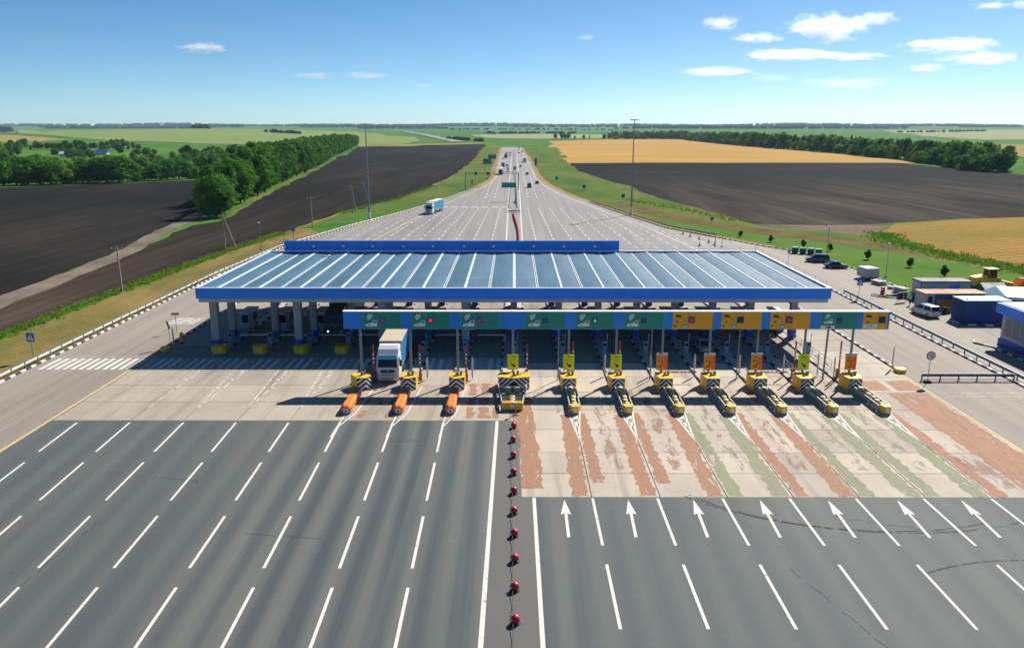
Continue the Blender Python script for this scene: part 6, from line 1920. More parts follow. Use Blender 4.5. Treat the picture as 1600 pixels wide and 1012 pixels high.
far_lorry(9.3, 709, True, 'white lorry climbing the right carriageway', P_CABW, P_GREYB, P_WHITE)
far_lorry(gp(690, 216)[0], gp(690, 216)[1], False, 'tiny dark lorry on the far stretch beyond the dip', P_DKCAB, P_NAVY, P_DKCAB).location.z = land(*gp(690, 216)) + 1.4
# ================================================================ DEPOT AND YARD
P_CREAM = paint('cream_cabin_wall', (0.50, 0.47, 0.43), 0.6, 0.12, 0.8)
P_RUSTROOF = paint('faded_orange_roof', (0.46, 0.24, 0.135), 0.75, 0.3, 0.7)
P_TEAL = paint('teal_sheet', (0.03, 0.15, 0.19), 0.45, 0.15, 0.6)
P_CYAN = paint('pale_cyan_roof', (0.17, 0.40, 0.50), 0.5, 0.15, 0.6)
P_NAVYC = paint('dark_blue_container', (0.010, 0.050, 0.24), 0.5, 0.15, 0.7)
P_KIOSKB = paint('kiosk_blue', (0.02, 0.14, 0.24), 0.45, 0.12)
P_POSTER = paint('orange_poster', (0.52, 0.24, 0.02), 0.5, 0.15, 2.0)
P_GREYT = paint('grey_tent_sheet', (0.26, 0.31, 0.35), 0.6, 0.12, 0.8)
P_DKGREEN = paint('dark_green_sheet', (0.02, 0.07, 0.045), 0.6, 0.2)
P_GREYROOF = paint('grey_brown_roof', (0.30, 0.25, 0.22), 0.8, 0.2, 0.6)
P_GALV = paint('pale_grey_panel', (0.40, 0.44, 0.46), 0.5, 0.12, 0.8)

# big blue and grey building at the right edge
t = thing('depot_building', 'blue and grey panelled depot building at the right edge', 'building', (63.2, 78, 0))
LY = 22.3
b = MB(); b.box((5, LY / 2, 2.1), (10, LY, 4.2)); b.build('wall', P_GALV, t)
b = MB(); b.box((4.9, LY / 2, 0.4), (10.25, LY + 0.06, 0.9)); b.build('base_band', P_BLUE_D, t)
b = MB(); b.box((-0.08, 0.35 + (LY - 0.7) / 2 + 0.0, 2.3), (0.02, LY - 0.7, 2.9), 0); 
w_ob = b.build('window_wall', P_GREYB, t)
for k in range(13):
    g = MB(); g.box((-0.075, 0.9 + k * 1.66, 2.5), (0.05, 1.5, 2.3)); g.build('window_pane', glass('greyed_glass', (0.12, 0.17, 0.19), 0.2) if k == 0 else bpy.data.materials['greyed_glass'], w_ob)
b = MB(); b.box((4.7, LY / 2, 4.75), (11.0, LY + 0.8, 1.25)); b.build('fascia', P_BLUE, t)
b = MB(); b.box((4.7, LY / 2, 5.42), (10.4, LY + 0.2, 0.10)); b.build('roof', P_WHITE, t)
# dark blue container
t = thing('shipping_container', 'dark blue container with pale cyan roof beside the depot building', 'container', (64.6, 111.6, 0))
b = MB()
W_, D_, H_ = 6.6, 3.2, 3.2
b.box((W_ / 2, D_ / 2, H_ / 2), (W_, D_, H_))
for k in range(26): b.box((0.2 + k * (W_ - 0.4) / 25, -0.025, H_ / 2), (0.13, 0.05, H_ - 0.3))
for k in range(11): b.box((-0.025, 0.2 + k * (D_ - 0.4) / 10, H_ / 2), (0.05, 0.13, H_ - 0.3))
b.build('body', P_NAVYC, t)
b = MB(); b.box((W_ / 2, D_ / 2, H_ + 0.05), (W_ + 0.2, D_ + 0.2, 0.10)); b.build('roof', P_CYAN, t)
b = MB(); b.box((W_ - 0.6, -0.5, 2.75), (1.3, 1.0, 0.08)); b.build('door_canopy', P_CYAN, t)
b = MB(); b.box((W_ - 0.6, -0.06, 1.1), (0.95, 0.04, 2.0)); b.build('door', P_BLUE_D, t)
b = MB(); b.cyl((W_ - 1.3, -1.1, 0), (W_ - 1.3, -1.1, 1.0), 0.03, n=6); b.cyl((W_ + 0.2, -1.1, 0), (W_ + 0.2, -1.1, 1.0), 0.03, n=6); b.cyl((W_ - 1.3, -1.1, 1.0), (W_ + 0.2, -1.1, 1.0), 0.03, n=6); b.build('handrail', P_LAMPH, t)
b = MB(); b.cyl((0.6, 0.6, H_ + .1), (0.6, 0.6, H_ + 0.3), 0.06, n=8); b.cyl((0.6, 0.6, H_ + 0.3), (2.0, 0.6, H_ + 0.3), 0.05, n=8); b.build('roof_pipe', P_NAVYC, t)
# kiosk with orange roof
t = thing('kiosk', 'blue kiosk with faded orange roof, dark doorway and orange poster', 'kiosk', (63.3, 120.0, 0))
b = MB(); b.box((0.7, 1.6, 1.25), (1.4, 3.2, 2.5)); b.build('end_wall', P_GALV, t)
b = MB(); b.box((5.2, 1.6, 1.25), (7.6, 3.2, 2.5)); b.build('wall', P_KIOSKB, t)
b = MB(); b.box((4.6, 1.6, 2.58), (9.6, 3.6, 0.14)); b.build('roof', P_RUSTROOF, t)
b = MB(); b.box((0.72, -0.02, 1.1), (0.62, 0.06, 2.1)); b.build('doorway', P_BLACK, t)
b = MB(); b.box((3.3, -0.02, 1.0), (3.0, 0.05, 1.35)); b.box((2.6, -0.05, 0.7), (0.8, 0.02, 0.5), 1); b.box((4.1, -0.05, 0.55), (0.5, 0.02, 0.5), 2); b.build('poster', [P_POSTER, P_NOTE_R, P_GALV], t)
# cream cabin
t = thing('site_cabin', 'cream cabin with blue door and blue roof edge behind the kiosk', 'cabin', (66.4, 127.6, 0))
b = MB(); b.box((4.0, 1.5, 1.5), (8.0, 3.0, 3.0))
for k in range(8): b.box((4.0, -0.012, 0.3 + k * 0.36), (8.0, 0.025, 0.05))
b.build('wall', P_CREAM, t)
b = MB(); b.box((4.0, 1.5, 3.06), (8.2, 3.2, 0.12)); b.build('roof', P_GREYROOF, t)
b = MB(); b.box((4.0, -0.12, 3.0), (8.26, 0.06, 0.26)); b.box((-0.12, 1.5, 3.0), (0.06, 3.2, 0.26)); b.build('roof_edge', P_BLUE_D, t)
b = MB(); b.box((5.4, -0.04, 1.3), (1.7, 0.05, 2.5)); b.build('door', P_BLUE, t)
b = MB(); b.box((-0.02, 0.06, 1.5), (0.1, 0.12, 3.0)); b.build('corner_post', P_BLUE_D, t)
# grey gabled tent
t = thing('gable_tent', 'small grey gabled store with dark green end behind the kiosk', 'shed', (78.4, 129.4, 0))
b = MB(); b.prism([(0, 0), (4.6, 0), (4.6, 0.8), (2.3, 2.05), (0, 0.8)][::1], 0, 3.7, 'x'); b.build('body', P_DKGREEN, t)
rf = MB()
for (ya, za, yb, zb) in ((-0.25, 0.74, 2.3, 2.14), (2.3, 2.14, 4.85, 0.74)):
    rf.add([(-0.15, ya, za), (3.85, ya, za), (3.85, yb, zb), (-0.15, yb, zb), (-0.15, ya, za - 0.06), (3.85, ya, za - 0.06), (3.85, yb, zb - 0.06), (-0.15, yb, zb - 0.06)], [(0, 1, 2, 3), (7, 6, 5, 4), (0, 4, 5, 1), (3, 2, 6, 7), (0, 3, 7, 4), (1, 5, 6, 2)])
rf.build('roof', P_GREYT, t)
# teal shed with white roof
t = thing('white_roof_shed', 'teal shed with bright white roof at the right edge', 'shed', (72.2, 115.6, 0), -0.38)
b = MB(); b.box((7, 4.4, 1.2), (14, 8, 2.4)); b.build('wall', P_TEAL, t)
b = MB(); b.prism([(-2.6, 1.5), (0.6, 3.1), (0.6, 2.7), (-2.6, 1.2)][::-1], 0.2, 8.8, 'y'); b.build('side_roof', P_TEAL, t)
b = MB(); b.prism([(0.6, 3.1), (15, 3.3), (15, 2.8), (0.6, 2.7)][::-1], -0.2, 9.0, 'y'); b.build('roof', P_WHITE, t)
b = MB(); b.box((7.2, 0.25, 1.4), (13.4, 0.2, 2.4)); b.build('front_wall', P_KIOSKB, t)
# wheel loader
t = thing('wheel_loader', 'yellow wheel loader with glazed cab parked behind the sheds', 'loader', (83.0, 137.0, 0), math.radians(8))
b = MB(); b.loft([[(-3.4, -0.8, 0.9), (-3.4, 0.8, 0.9), (-3.4, 0.8, 2.2), (-3.4, -0.8, 2.2)], [(-1.2, -0.95, 0.9), (-1.2, 0.95, 0.9), (-1.2, 0.95, 2.5), (-1.2, -0.95, 2.5)]], 0, False); b.build('engine_body', P_YEL, t)
b = MB(); b.prism([(-0.9, 0.8), (1.3, 0.8), (2.2, 1.3), (1.2, 2.0), (-0.9, 2.1)], -0.7, 0.7, 'y'); b.build('front_frame', P_YEL, t)
b = MB(); b.box((0.0, 0, 2.75), (1.7, 1.5, 1.5), 0, 0, 0.9); b.build('cab', P_GLASS, t)
b = MB(); b.bbox((0.0, 0, 3.58), (2.1, 1.8, 0.16), 0.08); b.build('cab_roof', P_YEL, t)
b = MB()
for (x, y) in ((-0.78, -0.7), (-0.78, 0.7), (0.78, -0.7), (0.78, 0.7)): b.cyl((x, y, 2.0), (x * 0.92, y * 0.92, 3.5), 0.06, n=6)
b.build('cab_frame', P_YEL, t)
for (x, y) in ((-2.3, -1.1), (-2.3, 1.1), (1.4, -1.1), (1.4, 1.1)):
    b = MB(); b.cyl((x, y - 0.28, 0.75), (x, y + 0.28, 0.75), 0.75, n=16); wo = b.build('wheel', P_TYRE, t)
    b = MB(); b.cyl((x, y - 0.3, 0.75), (x, y + 0.3, 0.75), 0.36, n=12); b.build('rim', P_YEL, wo)
b = MB()
for s in (-0.45, 0.45): b.cyl((1.0, s, 1.9), (3.4, s, 0.7), 0.13, n=6)
b.build('lift_arm', P_YEL, t)
b = MB(); b.prism([(3.3, 0.15), (4.5, 0.12), (4.5, 0.2), (3.6, 0.35), (3.55, 1.25), (3.3, 1.2)], -1.35, 1.35, 'y'); b.build('bucket', P_YEL, t)
t = thing('excavator_bucket', 'spare orange bucket standing to the right of the wheel loader', 'bucket', (89.0, 137.2, 0), 0.3)
b = MB(); b.prism([(-1.2, 0), (1.0, 0), (1.5, 0.5), (1.1, 1.7), (-0.5, 1.9), (-1.3, 1.2)], -0.9, 0.9, 'y'); b.build('shell', P_ORANGE, t)
b = MB(); b.cyl((0.4, -0.4, 1.7), (0.4, 0.4, 1.7), 0.12, n=8); b.build('pin', P_DARK, t)
# bins
bn = thing('waste_bin', '', 'bin', (0, 0, 0), 0, 'row of green waste bins with white lids')
b = MB(); b.box((0, 0, 0.62), (1.25, 1.0, 1.1), 0, 0, 1.08); b.build('body', P_DKGREEN, bn)
b = MB(); b.prism([(-0.58, 1.17), (0.58, 1.17), (0.5, 1.42), (-0.5, 1.46)], -0.70, 0.70, 'x'); b.build('lid', paint('pale_green_lid', (0.40, 0.52, 0.44), 0.5, 0.1), bn)
for (x, y) in ((-0.5, -0.4), (0.5, -0.4), (-0.5, 0.4), (0.5, 0.4)): wheel(bn, x, y, 0.1, 0.08)
for k in range(4):
    lab = ('green waste bin at the left end of the bin row', 'second green waste bin from the left end of the row', 'third green waste bin from the left end of the row', 'green waste bin at the right end of the row')[k]
    loc = (63.3 + k * 1.42, 178.2 - k * 0.95, 0.0)
    if k == 0: bn.location = loc; bn.rotation_euler = (0, 0, -0.35); bn['label'] = lab
    else: copy_tree(bn, loc, -0.35, lab)
# grey box trailer, slabs, crates
t = thing('box_trailer', 'small grey box trailer parked against the lawn kerb', 'trailer', (66.0, 146.6, 0), 0.15)
b = MB(); b.bbox((0, 0, 1.35), (2.6, 3.2, 1.7), 0.05); b.box((-0.3, -1.62, 1.3), (0.04, 0.02, 1.5), 1); b.box((0.4, -1.62, 1.3), (0.04, 0.02, 1.5), 1); b.build('body', [P_GALV, P_POST], t)
b = MB(); b.box((0, 0, 0.42), (1.2, 3.6, 0.16)); b.cyl((0, 1.8, 0.42), (0, 2.9, 0.42), 0.05, n=6); b.build('chassis', P_CHASSIS, t)
for s in (-1, 1): wheel(t, s * 1.1, 0, 0.34, 0.22)
P_SLABG = paint('pale_concrete_slab', (0.42, 0.43, 0.43), 0.8, 0.15)
for k, (x, y, rz, n, lab) in enumerate(((65.6, 140.8, 0.3, 3, 'low stack of grey slabs in front of the box trailer'), (66.5, 136.8, -0.4, 2, 'tilted stack of pale slabs in the middle of the kerb row'), (65.9, 133.2, 0.15, 4, 'stack of pale slabs nearest the grass corner'))):
    t = thing('slab_stack', lab, 'slab stack', (x, y, 0), rz, 'stacks of slabs by the lawn kerb')
    for q in range(n):
        b = MB(); b.bbox((0.1 * (q % 2), 0.12 * (q % 3), 0.13 + q * 0.26), (1.5 if k != 1 else 2.2, 2.4 if k != 1 else 1.2, 0.17), 0.02, 0, 0.08 * (q % 2)); b.build('slab', P_SLABG, t)
        b = MB()
        for s in (-0.8, 0.8): b.box((0, s * (0.8 if k != 1 else 0.4), 0.02 + q * 0.26), (1.1, 0.1, 0.07))
        b.build('batten', P_TRIM, t)
t = thing('cable_drum', 'dark drum lying among the pale slabs', 'drum', (67.3, 135.2, 0))
b = MB(); b.cyl((-0.3, 0, 0.5), (0.3, 0, 0.5), 0.28, n=10); b.build('core', P_TRIM, t)
for s in (-1, 1):
    b = MB(); b.cyl((s * 0.3, 0, 0.5), (s * 0.36, 0, 0.5), 0.5, n=14); b.build('flange', P_TRIM, t)
# red barrier box and boom
t = thing('yard_barrier', 'red barrier box with a thin boom across the yard entrance', 'barrier', (61.8, 131.1, 0.12))
b = MB(); b.bbox((0, 0, 0.65), (0.55, 0.5, 1.3), 0.06); b.build('cabinet', P_RED, t)
b = MB(); b.cyl((0, -0.3, 1.0), (-4.6, -3.6, 0.85), 0.04, n=6); b.build('boom', P_LAMPH, t)
b = MB(); b.box((0, 0, -0.02), (0.9, 0.85, 0.18)); b.build('plinth', P_KW, t)
# person by the kiosk, and the goods stand beside it
def person(loc, rz, label):
    t = thing('person', label, 'person', loc, rz)
    J = {'pel': (0, 0, 0.93), 'wai': (0, 0.01, 1.10), 'che': (0, 0.0, 1.33), 'nek': (0, 0.0, 1.49), 'hd0': (0, 0.03, 1.58), 'hd1': (0, 0.03, 1.72), 'shl': (-0.17, 0, 1.42), 'ell': (-0.24, -0.05, 1.16), 'wrl': (-0.22, 0.10, 0.94), 'shr': (0.17, 0, 1.42), 'elr': (0.25, -0.07, 1.16), 'wrr': (0.24, 0.02, 0.92), 'hpl': (-0.09, 0, 0.90), 'knl': (-0.11, 0.14, 0.50), 'anl': (-0.11, 0.12, 0.09), 'tol': (-0.12, 0.28, 0.04), 'hpr': (0.09, 0, 0.90), 'knr': (0.10, -0.05, 0.49), 'anr': (0.10, -0.24, 0.11), 'tor': (0.11, -0.11, 0.04)}
    E = [('pel', 'wai'), ('wai', 'che'), ('che', 'nek'), ('nek', 'hd0'), ('hd0', 'hd1'), ('che', 'shl'), ('shl', 'ell'), ('ell', 'wrl'), ('che', 'shr'), ('shr', 'elr'), ('elr', 'wrr'), ('pel', 'hpl'), ('hpl', 'knl'), ('knl', 'anl'), ('anl', 'tol'), ('pel', 'hpr'), ('hpr', 'knr'), ('knr', 'anr'), ('anr', 'tor')]
    R = {'pel': .13, 'wai': .12, 'che': .145, 'nek': .055, 'hd0': .085, 'hd1': .085, 'shl': .065, 'ell': .045, 'wrl': .032, 'shr': .065, 'elr': .045, 'wrr': .032, 'hpl': .09, 'knl': .06, 'anl': .042, 'tol': .04, 'hpr': .09, 'knr': .06, 'anr': .042, 'tor': .04}
    ks = list(J)
    me = bpy.data.meshes.new('body')
    me.from_pydata([J[k] for k in ks], [(ks.index(a), ks.index(c)) for a, c in E], [])
    o = link('body', me, t)
    m = o.modifiers.new('skin', 'SKIN')
    sk = me.skin_vertices[0].data
    for i, k in enumerate(ks):
        sk[i].radius = (R[k] * (1.25 if k in ('che', 'wai', 'pel') else 1.0), R[k] * (0.85 if k in ('che', 'wai', 'pel') else 1.0))
        sk[i].use_root = (k == 'pel')
    s2 = o.modifiers.new('sub', 'SUBSURF'); s2.levels = 1; s2.render_levels = 1
    dg = bpy.context.evaluated_depsgraph_get()
    me2 = bpy.data.meshes.new_from_object(o.evaluated_get(dg))
    o.modifiers.clear(); o.data = me2
    skin, shirt, trou, shoe = paint('skin', (0.42, 0.25, 0.18), 0.6, 0.1), paint('pale_shirt', (0.55, 0.58, 0.62), 0.8, 0.1), paint('dark_trousers', (0.025, 0.035, 0.035), 0.85, 0.15), paint('dark_shoe', (0.02, 0.02, 0.02), 0.6)
    me2.materials.clear()
    for m_ in (skin, shirt, trou, shoe): me2.materials.append(m_)
    for p in me2.polygons:
        z = p.center.z
        ax_ = abs(p.center.x)
        p.material_index = 3 if z < 0.10 else 2 if (z < 0.98 and ax_ < 0.20) else 1 if z < 1.47 and not (ax_ > 0.2 and z < 1.12) else 0
        p.use_smooth = True
    b = MB(); b.lathe([(0.102, 0), (0.106, 0.06), (0.08, 0.13), (0.02, 0.16)], (0, 0.01, 1.66), 10); b.build('hair', paint('dark_hair', (0.03, 0.022, 0.018), 0.7), t)
    return t
person((62.6, 123.2, 0), 2.2, 'person in pale shirt and dark trousers walking beside the kiosk')
t = thing('goods_stand', 'rack of dark coats and coloured bags at the kiosk end', 'goods rack', (62.4, 125.6, 0), 0.4)
b = MB(); b.cyl((-0.9, 0, 0), (-0.9, 0, 1.7), 0.03, n=6); b.cyl((0.9, 0, 0), (0.9, 0, 1.7), 0.03, n=6); b.cyl((-0.9, 0, 1.65), (0.9, 0, 1.65), 0.03, n=6); b.build('frame', P_STEEL, t)
rr = random.Random(3)
for k, c in enumerate(((0.10, 0.015, 0.03), (0.02, 0.03, 0.09), (0.015, 0.02, 0.03), (0.35, 0.36, 0.4), (0.03, 0.04, 0.12), (0.13, 0.02, 0.04))):
    b = MB(); b.loft([[(-0.13, -0.2, 0.55), (0.13, -0.2, 0.5), (0.13, 0.2, 0.5), (-0.13, 0.2, 0.55)], [(-0.12, -0.22, 1.1), (0.12, -0.22, 1.1), (0.12, 0.22, 1.1), (-0.12, 0.22, 1.1)], [(-0.04, -0.1, 1.6), (0.04, -0.1, 1.6), (0.04, 0.1, 1.6), (-0.04, 0.1, 1.6)]], 0, False)
    b.build('hanging_bag', paint('cloth_%d' % k, c, 0.85, 0.2, 3), t, (-0.75 + k * 0.3, 0, 0))
t = thing('tyre_stack', 'dark stack of tyres and a brown sack between kiosk and container', 'tyre stack', (65.0, 117.4, 0))
for k in range(5):
    b = MB(); b.lathe([(0.20, 0), (0.33, 0.02), (0.36, 0.11), (0.33, 0.2), (0.20, 0.22)], (0.05 * math.sin(k * 2), 0.05 * math.cos(k * 3), k * 0.22), 14); b.build('tyre', P_TYRE, t)
b = MB(); b.lathe([(0.25, 0), (0.36, 0.25), (0.33, 0.55), (0.16, 0.8), (0.18, 0.9)], (0.75, 0.3, 0.0), 10); b.build('sack', paint('brown_sack', (0.22, 0.14, 0.08), 0.9, 0.2), t)
# ================================================================ MASTS, POLES, ROAD SIGNS
def mast(x, y, h, label):
    t = thing('light_mast', label, 'light mast', (x, y, 0), 0, 'tall light masts beside the motorway')
    b = MB(); b.cyl((0, 0, 2.6), (0, 0, h), 0.30, 0.11, 12); b.build('pole', P_POST, t)
    b = MB(); b.cyl((0, 0, 0), (0, 0, 2.6), 0.42, 0.38, 12); b.cyl((0, 0, 0), (0, 0, 0.3), 0.7, 0.6, 12); b.build('base', P_WHITE, t)
    b = MB()
    n = 20
    for k in range(n):
        a, c = 2 * PI * k / n, 2 * PI * (k + 1) / n
        b.cyl((1.05 * math.cos(a), 1.05 * math.sin(a), h - 0.2), (1.05 * math.cos(c), 1.05 * math.sin(c), h - 0.2), 0.06, n=5, caps=False)
    for k in range(4): b.cyl((0, 0, h - 0.2), (1.05 * math.cos(k * PI / 2), 1.05 * math.sin(k * PI / 2), h - 0.2), 0.05, n=5)
    b.build('ring_frame', P_POST, t)
    lb = MB(); lb.bbox((0, 0, 0), (0.45, 0.5, 0.3), 0.06); lm = lb.mesh('floodlight', P_LAMPH)
    for k in range(8):
        a = k * PI / 4
        link('floodlight', lm, t, (1.15 * math.cos(a), 1.15 * math.sin(a), h - 0.1), a)
    return t
mast(-44.2, 244, 28.8, 'tall light mast on the left of the motorway')
mast(38.4, 262, 30.2, 'tall light mast on the right of the motorway')

P_WOODC = paint('weathered_concrete_pole', (0.36, 0.34, 0.31), 0.85, 0.2, 0.8)
P_INS = paint('insulator', (0.38, 0.42, 0.44), 0.3, 0.1)
def power_pole(x, y, h, label, brace=None, arms=1, rz=0.0):
    t = thing('power_pole', label, 'power pole', (x, y, -0.1), rz, 'power poles along the left field')
    b = MB(); b.cyl((0, 0, 0), (0, 0, h), 0.17, 0.11, 8); b.build('pole', P_WOODC, t)
    if brace:
        b = MB(); b.cyl((brace, 0.6, 0), (0.1, 0.05, h - 0.5), 0.15, 0.11, 8); b.build('brace', P_WOODC, t)
    b = MB(); b.box((0, 0, h - 0.35), (1.9, 0.12, 0.12))
    if arms > 1: b.box((0, 0, h - 0.95), (1.3, 0.1, 0.1))
    b.build('crossarm', P_POST, t)
    im = MB(); im.lathe([(0.03, 0), (0.09, 0.08), (0.05, 0.14), (0.09, 0.2), (0.02, 0.26)], (0, 0, 0), 8); me = im.mesh('insulator', P_INS)
    for xx in (-0.85, 0.0, 0.85): link('insulator', me, t, (xx, 0, h - 0.3 if xx else h))
    return t
power_pole(-67.6, 134.6, 7.7, 'single power pole on the grass verge at the left', None, 1, 0.3)
power_pole(-66.3, 181.7, 8.4, 'braced power pole behind the left corner of the canopy', 2.6, 2, 0.5)
power_pole(-57.6, 227.5, 8.6, 'single pole at the near end of the grass patch left of the left mast', None, 1, 0.4)
power_pole(-53.9, 267, 8.9, 'braced power pole on the grass patch left of the left mast', 1.5, 2, 0.5)
power_pole(-52.4, 282, 9.3, 'second braced power pole just beyond, next to the left mast', 1.6, 2, 0.5)
for k, (px, py) in enumerate(((576, 306), (581, 286), (583, 272), (585, 263), (587, 252), (589, 243))):
    x, y = gp(px, py)
    power_pole(x, y, 8.6, 'small far power pole in the ploughed field, ' + ORD[k] + ' beyond the left mast', None, 1, 0.2)
wires = thing('power_lines', 'thin power lines sagging between the poles at the left', 'power lines')
span = [(-76, 60, 7.3), (-67.6, 134.6, 7.4), (-66.3, 181.7, 8.1), (-57.6, 227.5, 8.3), (-53.9, 267, 8.6)]
for off in (-0.8, 0.0, 0.8):
    b = MB()
    for a, c in zip(span[:-1], span[1:]):
        pts = []
        for k in range(9):
            s = k / 8
            pts.append((a[0] + (c[0] - a[0]) * s + off, a[1] + (c[1] - a[1]) * s, a[2] + (c[2] - a[2]) * s - 1.1 * 4 * s * (1 - s) * 0.5 + (0.2 if off == 0 else 0)))
        b.tube(pts, 0.011, 3)
    b.build('wire', P_DARK, wires)

def lamp_pole(x, y, h, label, white=False):
    t = thing('lamp_post', label, 'lamp post', (x, y, 0), 0, 'small lamp posts')
    b = MB(); b.cyl((0, 0, 0), (0, 0, h), 0.085, 0.055, 8); b.build('pole', P_LAMPH if white else P_POST, t)
    b = MB(); b.bbox((-0.1, -0.1, h + 0.06), (0.5, 0.35, 0.16), 0.05); b.build('lamp_head', P_WHITE, t)
    b = MB(); b.box((0, 0, 0.15), (0.35, 0.35, 0.3)); b.build('foot', P_CONC, t)
lamp_pole(-58.7, 183.7, 6.2, 'thin lamp post behind the left rear corner of the canopy')
lamp_pole(70.1, 148.1, 6.4, 'white lamp post on the lawn beside the box trailer', True)
lamp_pole(67.3, 170, 7.0, 'grey lamp post on the lawn behind the parked cars')

def text_part(par, s, size, loc, mat, name='lettering', depth=0.004):
    cu = bpy.data.curves.new(name, 'FONT')
    cu.body = s; cu.size = size; cu.align_x = 'CENTER'; cu.align_y = 'CENTER'; cu.extrude = depth
    o = bpy.data.objects.new(name, cu)
    COL.objects.link(o)
    dg = bpy.context.evaluated_depsgraph_get()
    me = bpy.data.meshes.new_from_object(o.evaluated_get(dg))
    COL.objects.unlink(o); bpy.data.objects.remove(o)
    me.materials.clear(); me.materials.append(mat)
    q = link(name, me, par, loc)
    q.rotation_euler = (PI / 2, 0, 0)
    return q
# speed limit sign
P_RINGR = paint('sign_red_ring', (0.42, 0.035, 0.05), 0.45, 0.06)
t = thing('speed_limit_sign', 'round speed sign reading 10 on a thin post by the short guardrail', 'road sign', (45.5, 83.7, 0))
b = MB(); b.cyl((0, 0, 0.25), (0, 0, 3.1), 0.035, n=8); b.build('post', P_POST, t)
b = MB(); b.bbox((0, 0, 0.13), (0.75, 0.5, 0.26), 0.06); b.build('foot', P_DARK, t)
b = MB(); b.cyl((0, -0.05, 3.1), (0, -0.07, 3.1), 0.50, n=28, smooth=False); b.build('ring', P_RINGR, t)
b = MB(); b.cyl((0, -0.071, 3.1), (0, -0.08, 3.1), 0.39, n=28, smooth=False); b.build('face', P_WHITE, t)
text_part(t, '10', 0.52, (0, -0.085, 3.1), P_BLACK)
def crossing_sign(x, y, h, label):
    t = thing('crossing_sign', label, 'road sign', (x, y, 0), 0, 'square blue pedestrian crossing signs')
    b = MB(); b.cyl((0, 0, 0), (0, 0, h), 0.04, n=8); b.build('post', P_POST, t)
    b = MB(); b.bbox((0, -0.06, h - 0.05), (0.98, 0.03, 1.1), 0.04); b.build('board', P_SIGNB, t)
    b = MB(); y0 = -0.08; z = h - 0.05
    b.poly([(-0.40, y0, z - 0.36), (0.40, y0, z - 0.36), (0, y0, z + 0.40)])
    b.cyl((0.02, y0 - .004, z + 0.10), (0.02, y0 - .008, z + 0.10), 0.055, n=8, mat=1)
    b.poly([(-0.05, y0 - .006, z + 0.04), (-0.06, y0 - .006, z - 0.14), (0.06, y0 - .006, z - 0.14), (0.07, y0 - .006, z + 0.04)], 1)
    b.poly([(-0.06, y0 - .006, z - 0.13), (-0.17, y0 - .006, z - 0.31), (-0.10, y0 - .006, z - 0.31), (0.0, y0 - .006, z - 0.14)], 1); b.poly([(0.0, y0 - .006, z - 0.13), (0.10, y0 - .006, z - 0.31), (0.16, y0 - .006, z - 0.31), (0.06, y0 - .006, z - 0.13)], 1)
    b.build('pictogram', [P_WHITE, P_BLACK], t)
crossing_sign(-58.0, 92.3, 2.9, 'blue crossing sign on the grass beyond the left guardrail')
crossing_sign(56.6, 128.2, 2.9, 'blue crossing sign right of the canopy by the service yard')
# T-shaped sign backs
for (x, y, lab) in ((-46.2, 105.7, 'grey T shaped sign beside the left side road'), ):
    t = thing('side_sign', lab, 'road sign', (x, y, 0))
    b = MB(); b.cyl((0, 0, 0), (0, 0, 2.6), 0.04, n=8); b.build('post', P_POST, t)
    b = MB(); b.bbox((0, -0.05, 2.65), (1.05, 0.04, 0.3), 0.03); b.build('board', P_POST, t)
t = thing('orange_marker', 'orange plastic marker board at the start of the left kerb', 'marker', (-42.9, 99.4, 0.15))
b = MB(); b.bbox((0, 0, 0.85), (0.5, 0.18, 1.3), 0.08); b.build('board', P_ORANGE, t)
b = MB(); b.box((0, 0, 0.1), (0.4, 0.3, 0.2)); b.build('foot', P_DARK, t)
t = thing('tilted_panel', 'narrow grey tilted panel beside the left ringed post', 'marker', (-43.9, 98.1, 0.15), 0.2)
b = MB(); b.cyl((0, 0, 0), (0, 0, 2.6), 0.03, n=6); b.build('post', P_POST, t)
b = MB(); b.cyl((0.12, -0.05, 2.3), (-0.14, -0.05, 3.3), 0.16, n=6); b.build('panel', P_POST, t)
# signs behind the canopy
def round_sign(x, y, h, label, mat, r=0.35):
    t = thing('round_sign', label, 'road sign', (x, y, 0))
    b = MB(); b.cyl((0, 0, 0), (0, 0, h), 0.04, n=8); b.build('post', P_POST, t)
    b = MB(); b.cyl((0, -0.05, h), (0, -0.07, h), r, n=22, smooth=False); b.build('disc', mat, t)
    b = MB(); b.poly([(-r * .55, -0.075, h - 0.06), (r * .55, -0.075, h - 0.06), (r * .55, -0.075, h + 0.06), (-r * .55, -0.075, h + 0.06)]); b.build('print', P_WHITE, t)
round_sign(56.5, 162.5, 2.7, 'small round blue sign by the service road behind the canopy', paint('blue_violet', (0.12, 0.14, 0.42), 0.5, 0.1))
round_sign(0.3, 277, 2.6, 'round blue arrow sign at the open end of the median', P_SIGNB, 0.5)
def board_sign(x, y, w_, h_, z, label, mat, posts=2, stripes=0):
    t = thing('road_sign_board', label, 'road sign', (x, y, land(x, y)), 0)
    for s in ((-1, 1) if posts == 2 else (0,)):
        b = MB(); b.cyl((s * w_ * 0.35, 0.08, 0), (s * w_ * 0.35, 0.08, z + h_), 0.07, n=8); b.build('post', P_POST, t)
    b = MB(); b.box((0, 0, z + h_ / 2), (w_, 0.08, h_)); b.build('board', mat, t)
    b = MB()
    for k in range(stripes): b.box((0, -0.05, z + h_ * (k + 0.5) / stripes), (w_ * 0.9, 0.02, 0.06))
    for sx in (-1, 1): b.box((sx * (w_ / 2 - 0.06), -0.05, z + h_ / 2), (0.06, 0.02, h_ * 0.94))
    b.build('back_ribs' if stripes else 'border', P_STEEL if stripes else P_LAMPH, t)
    return t
P_BACK = paint('sign_back_blue_grey', (0.06, 0.22, 0.33), 0.5, 0.1)
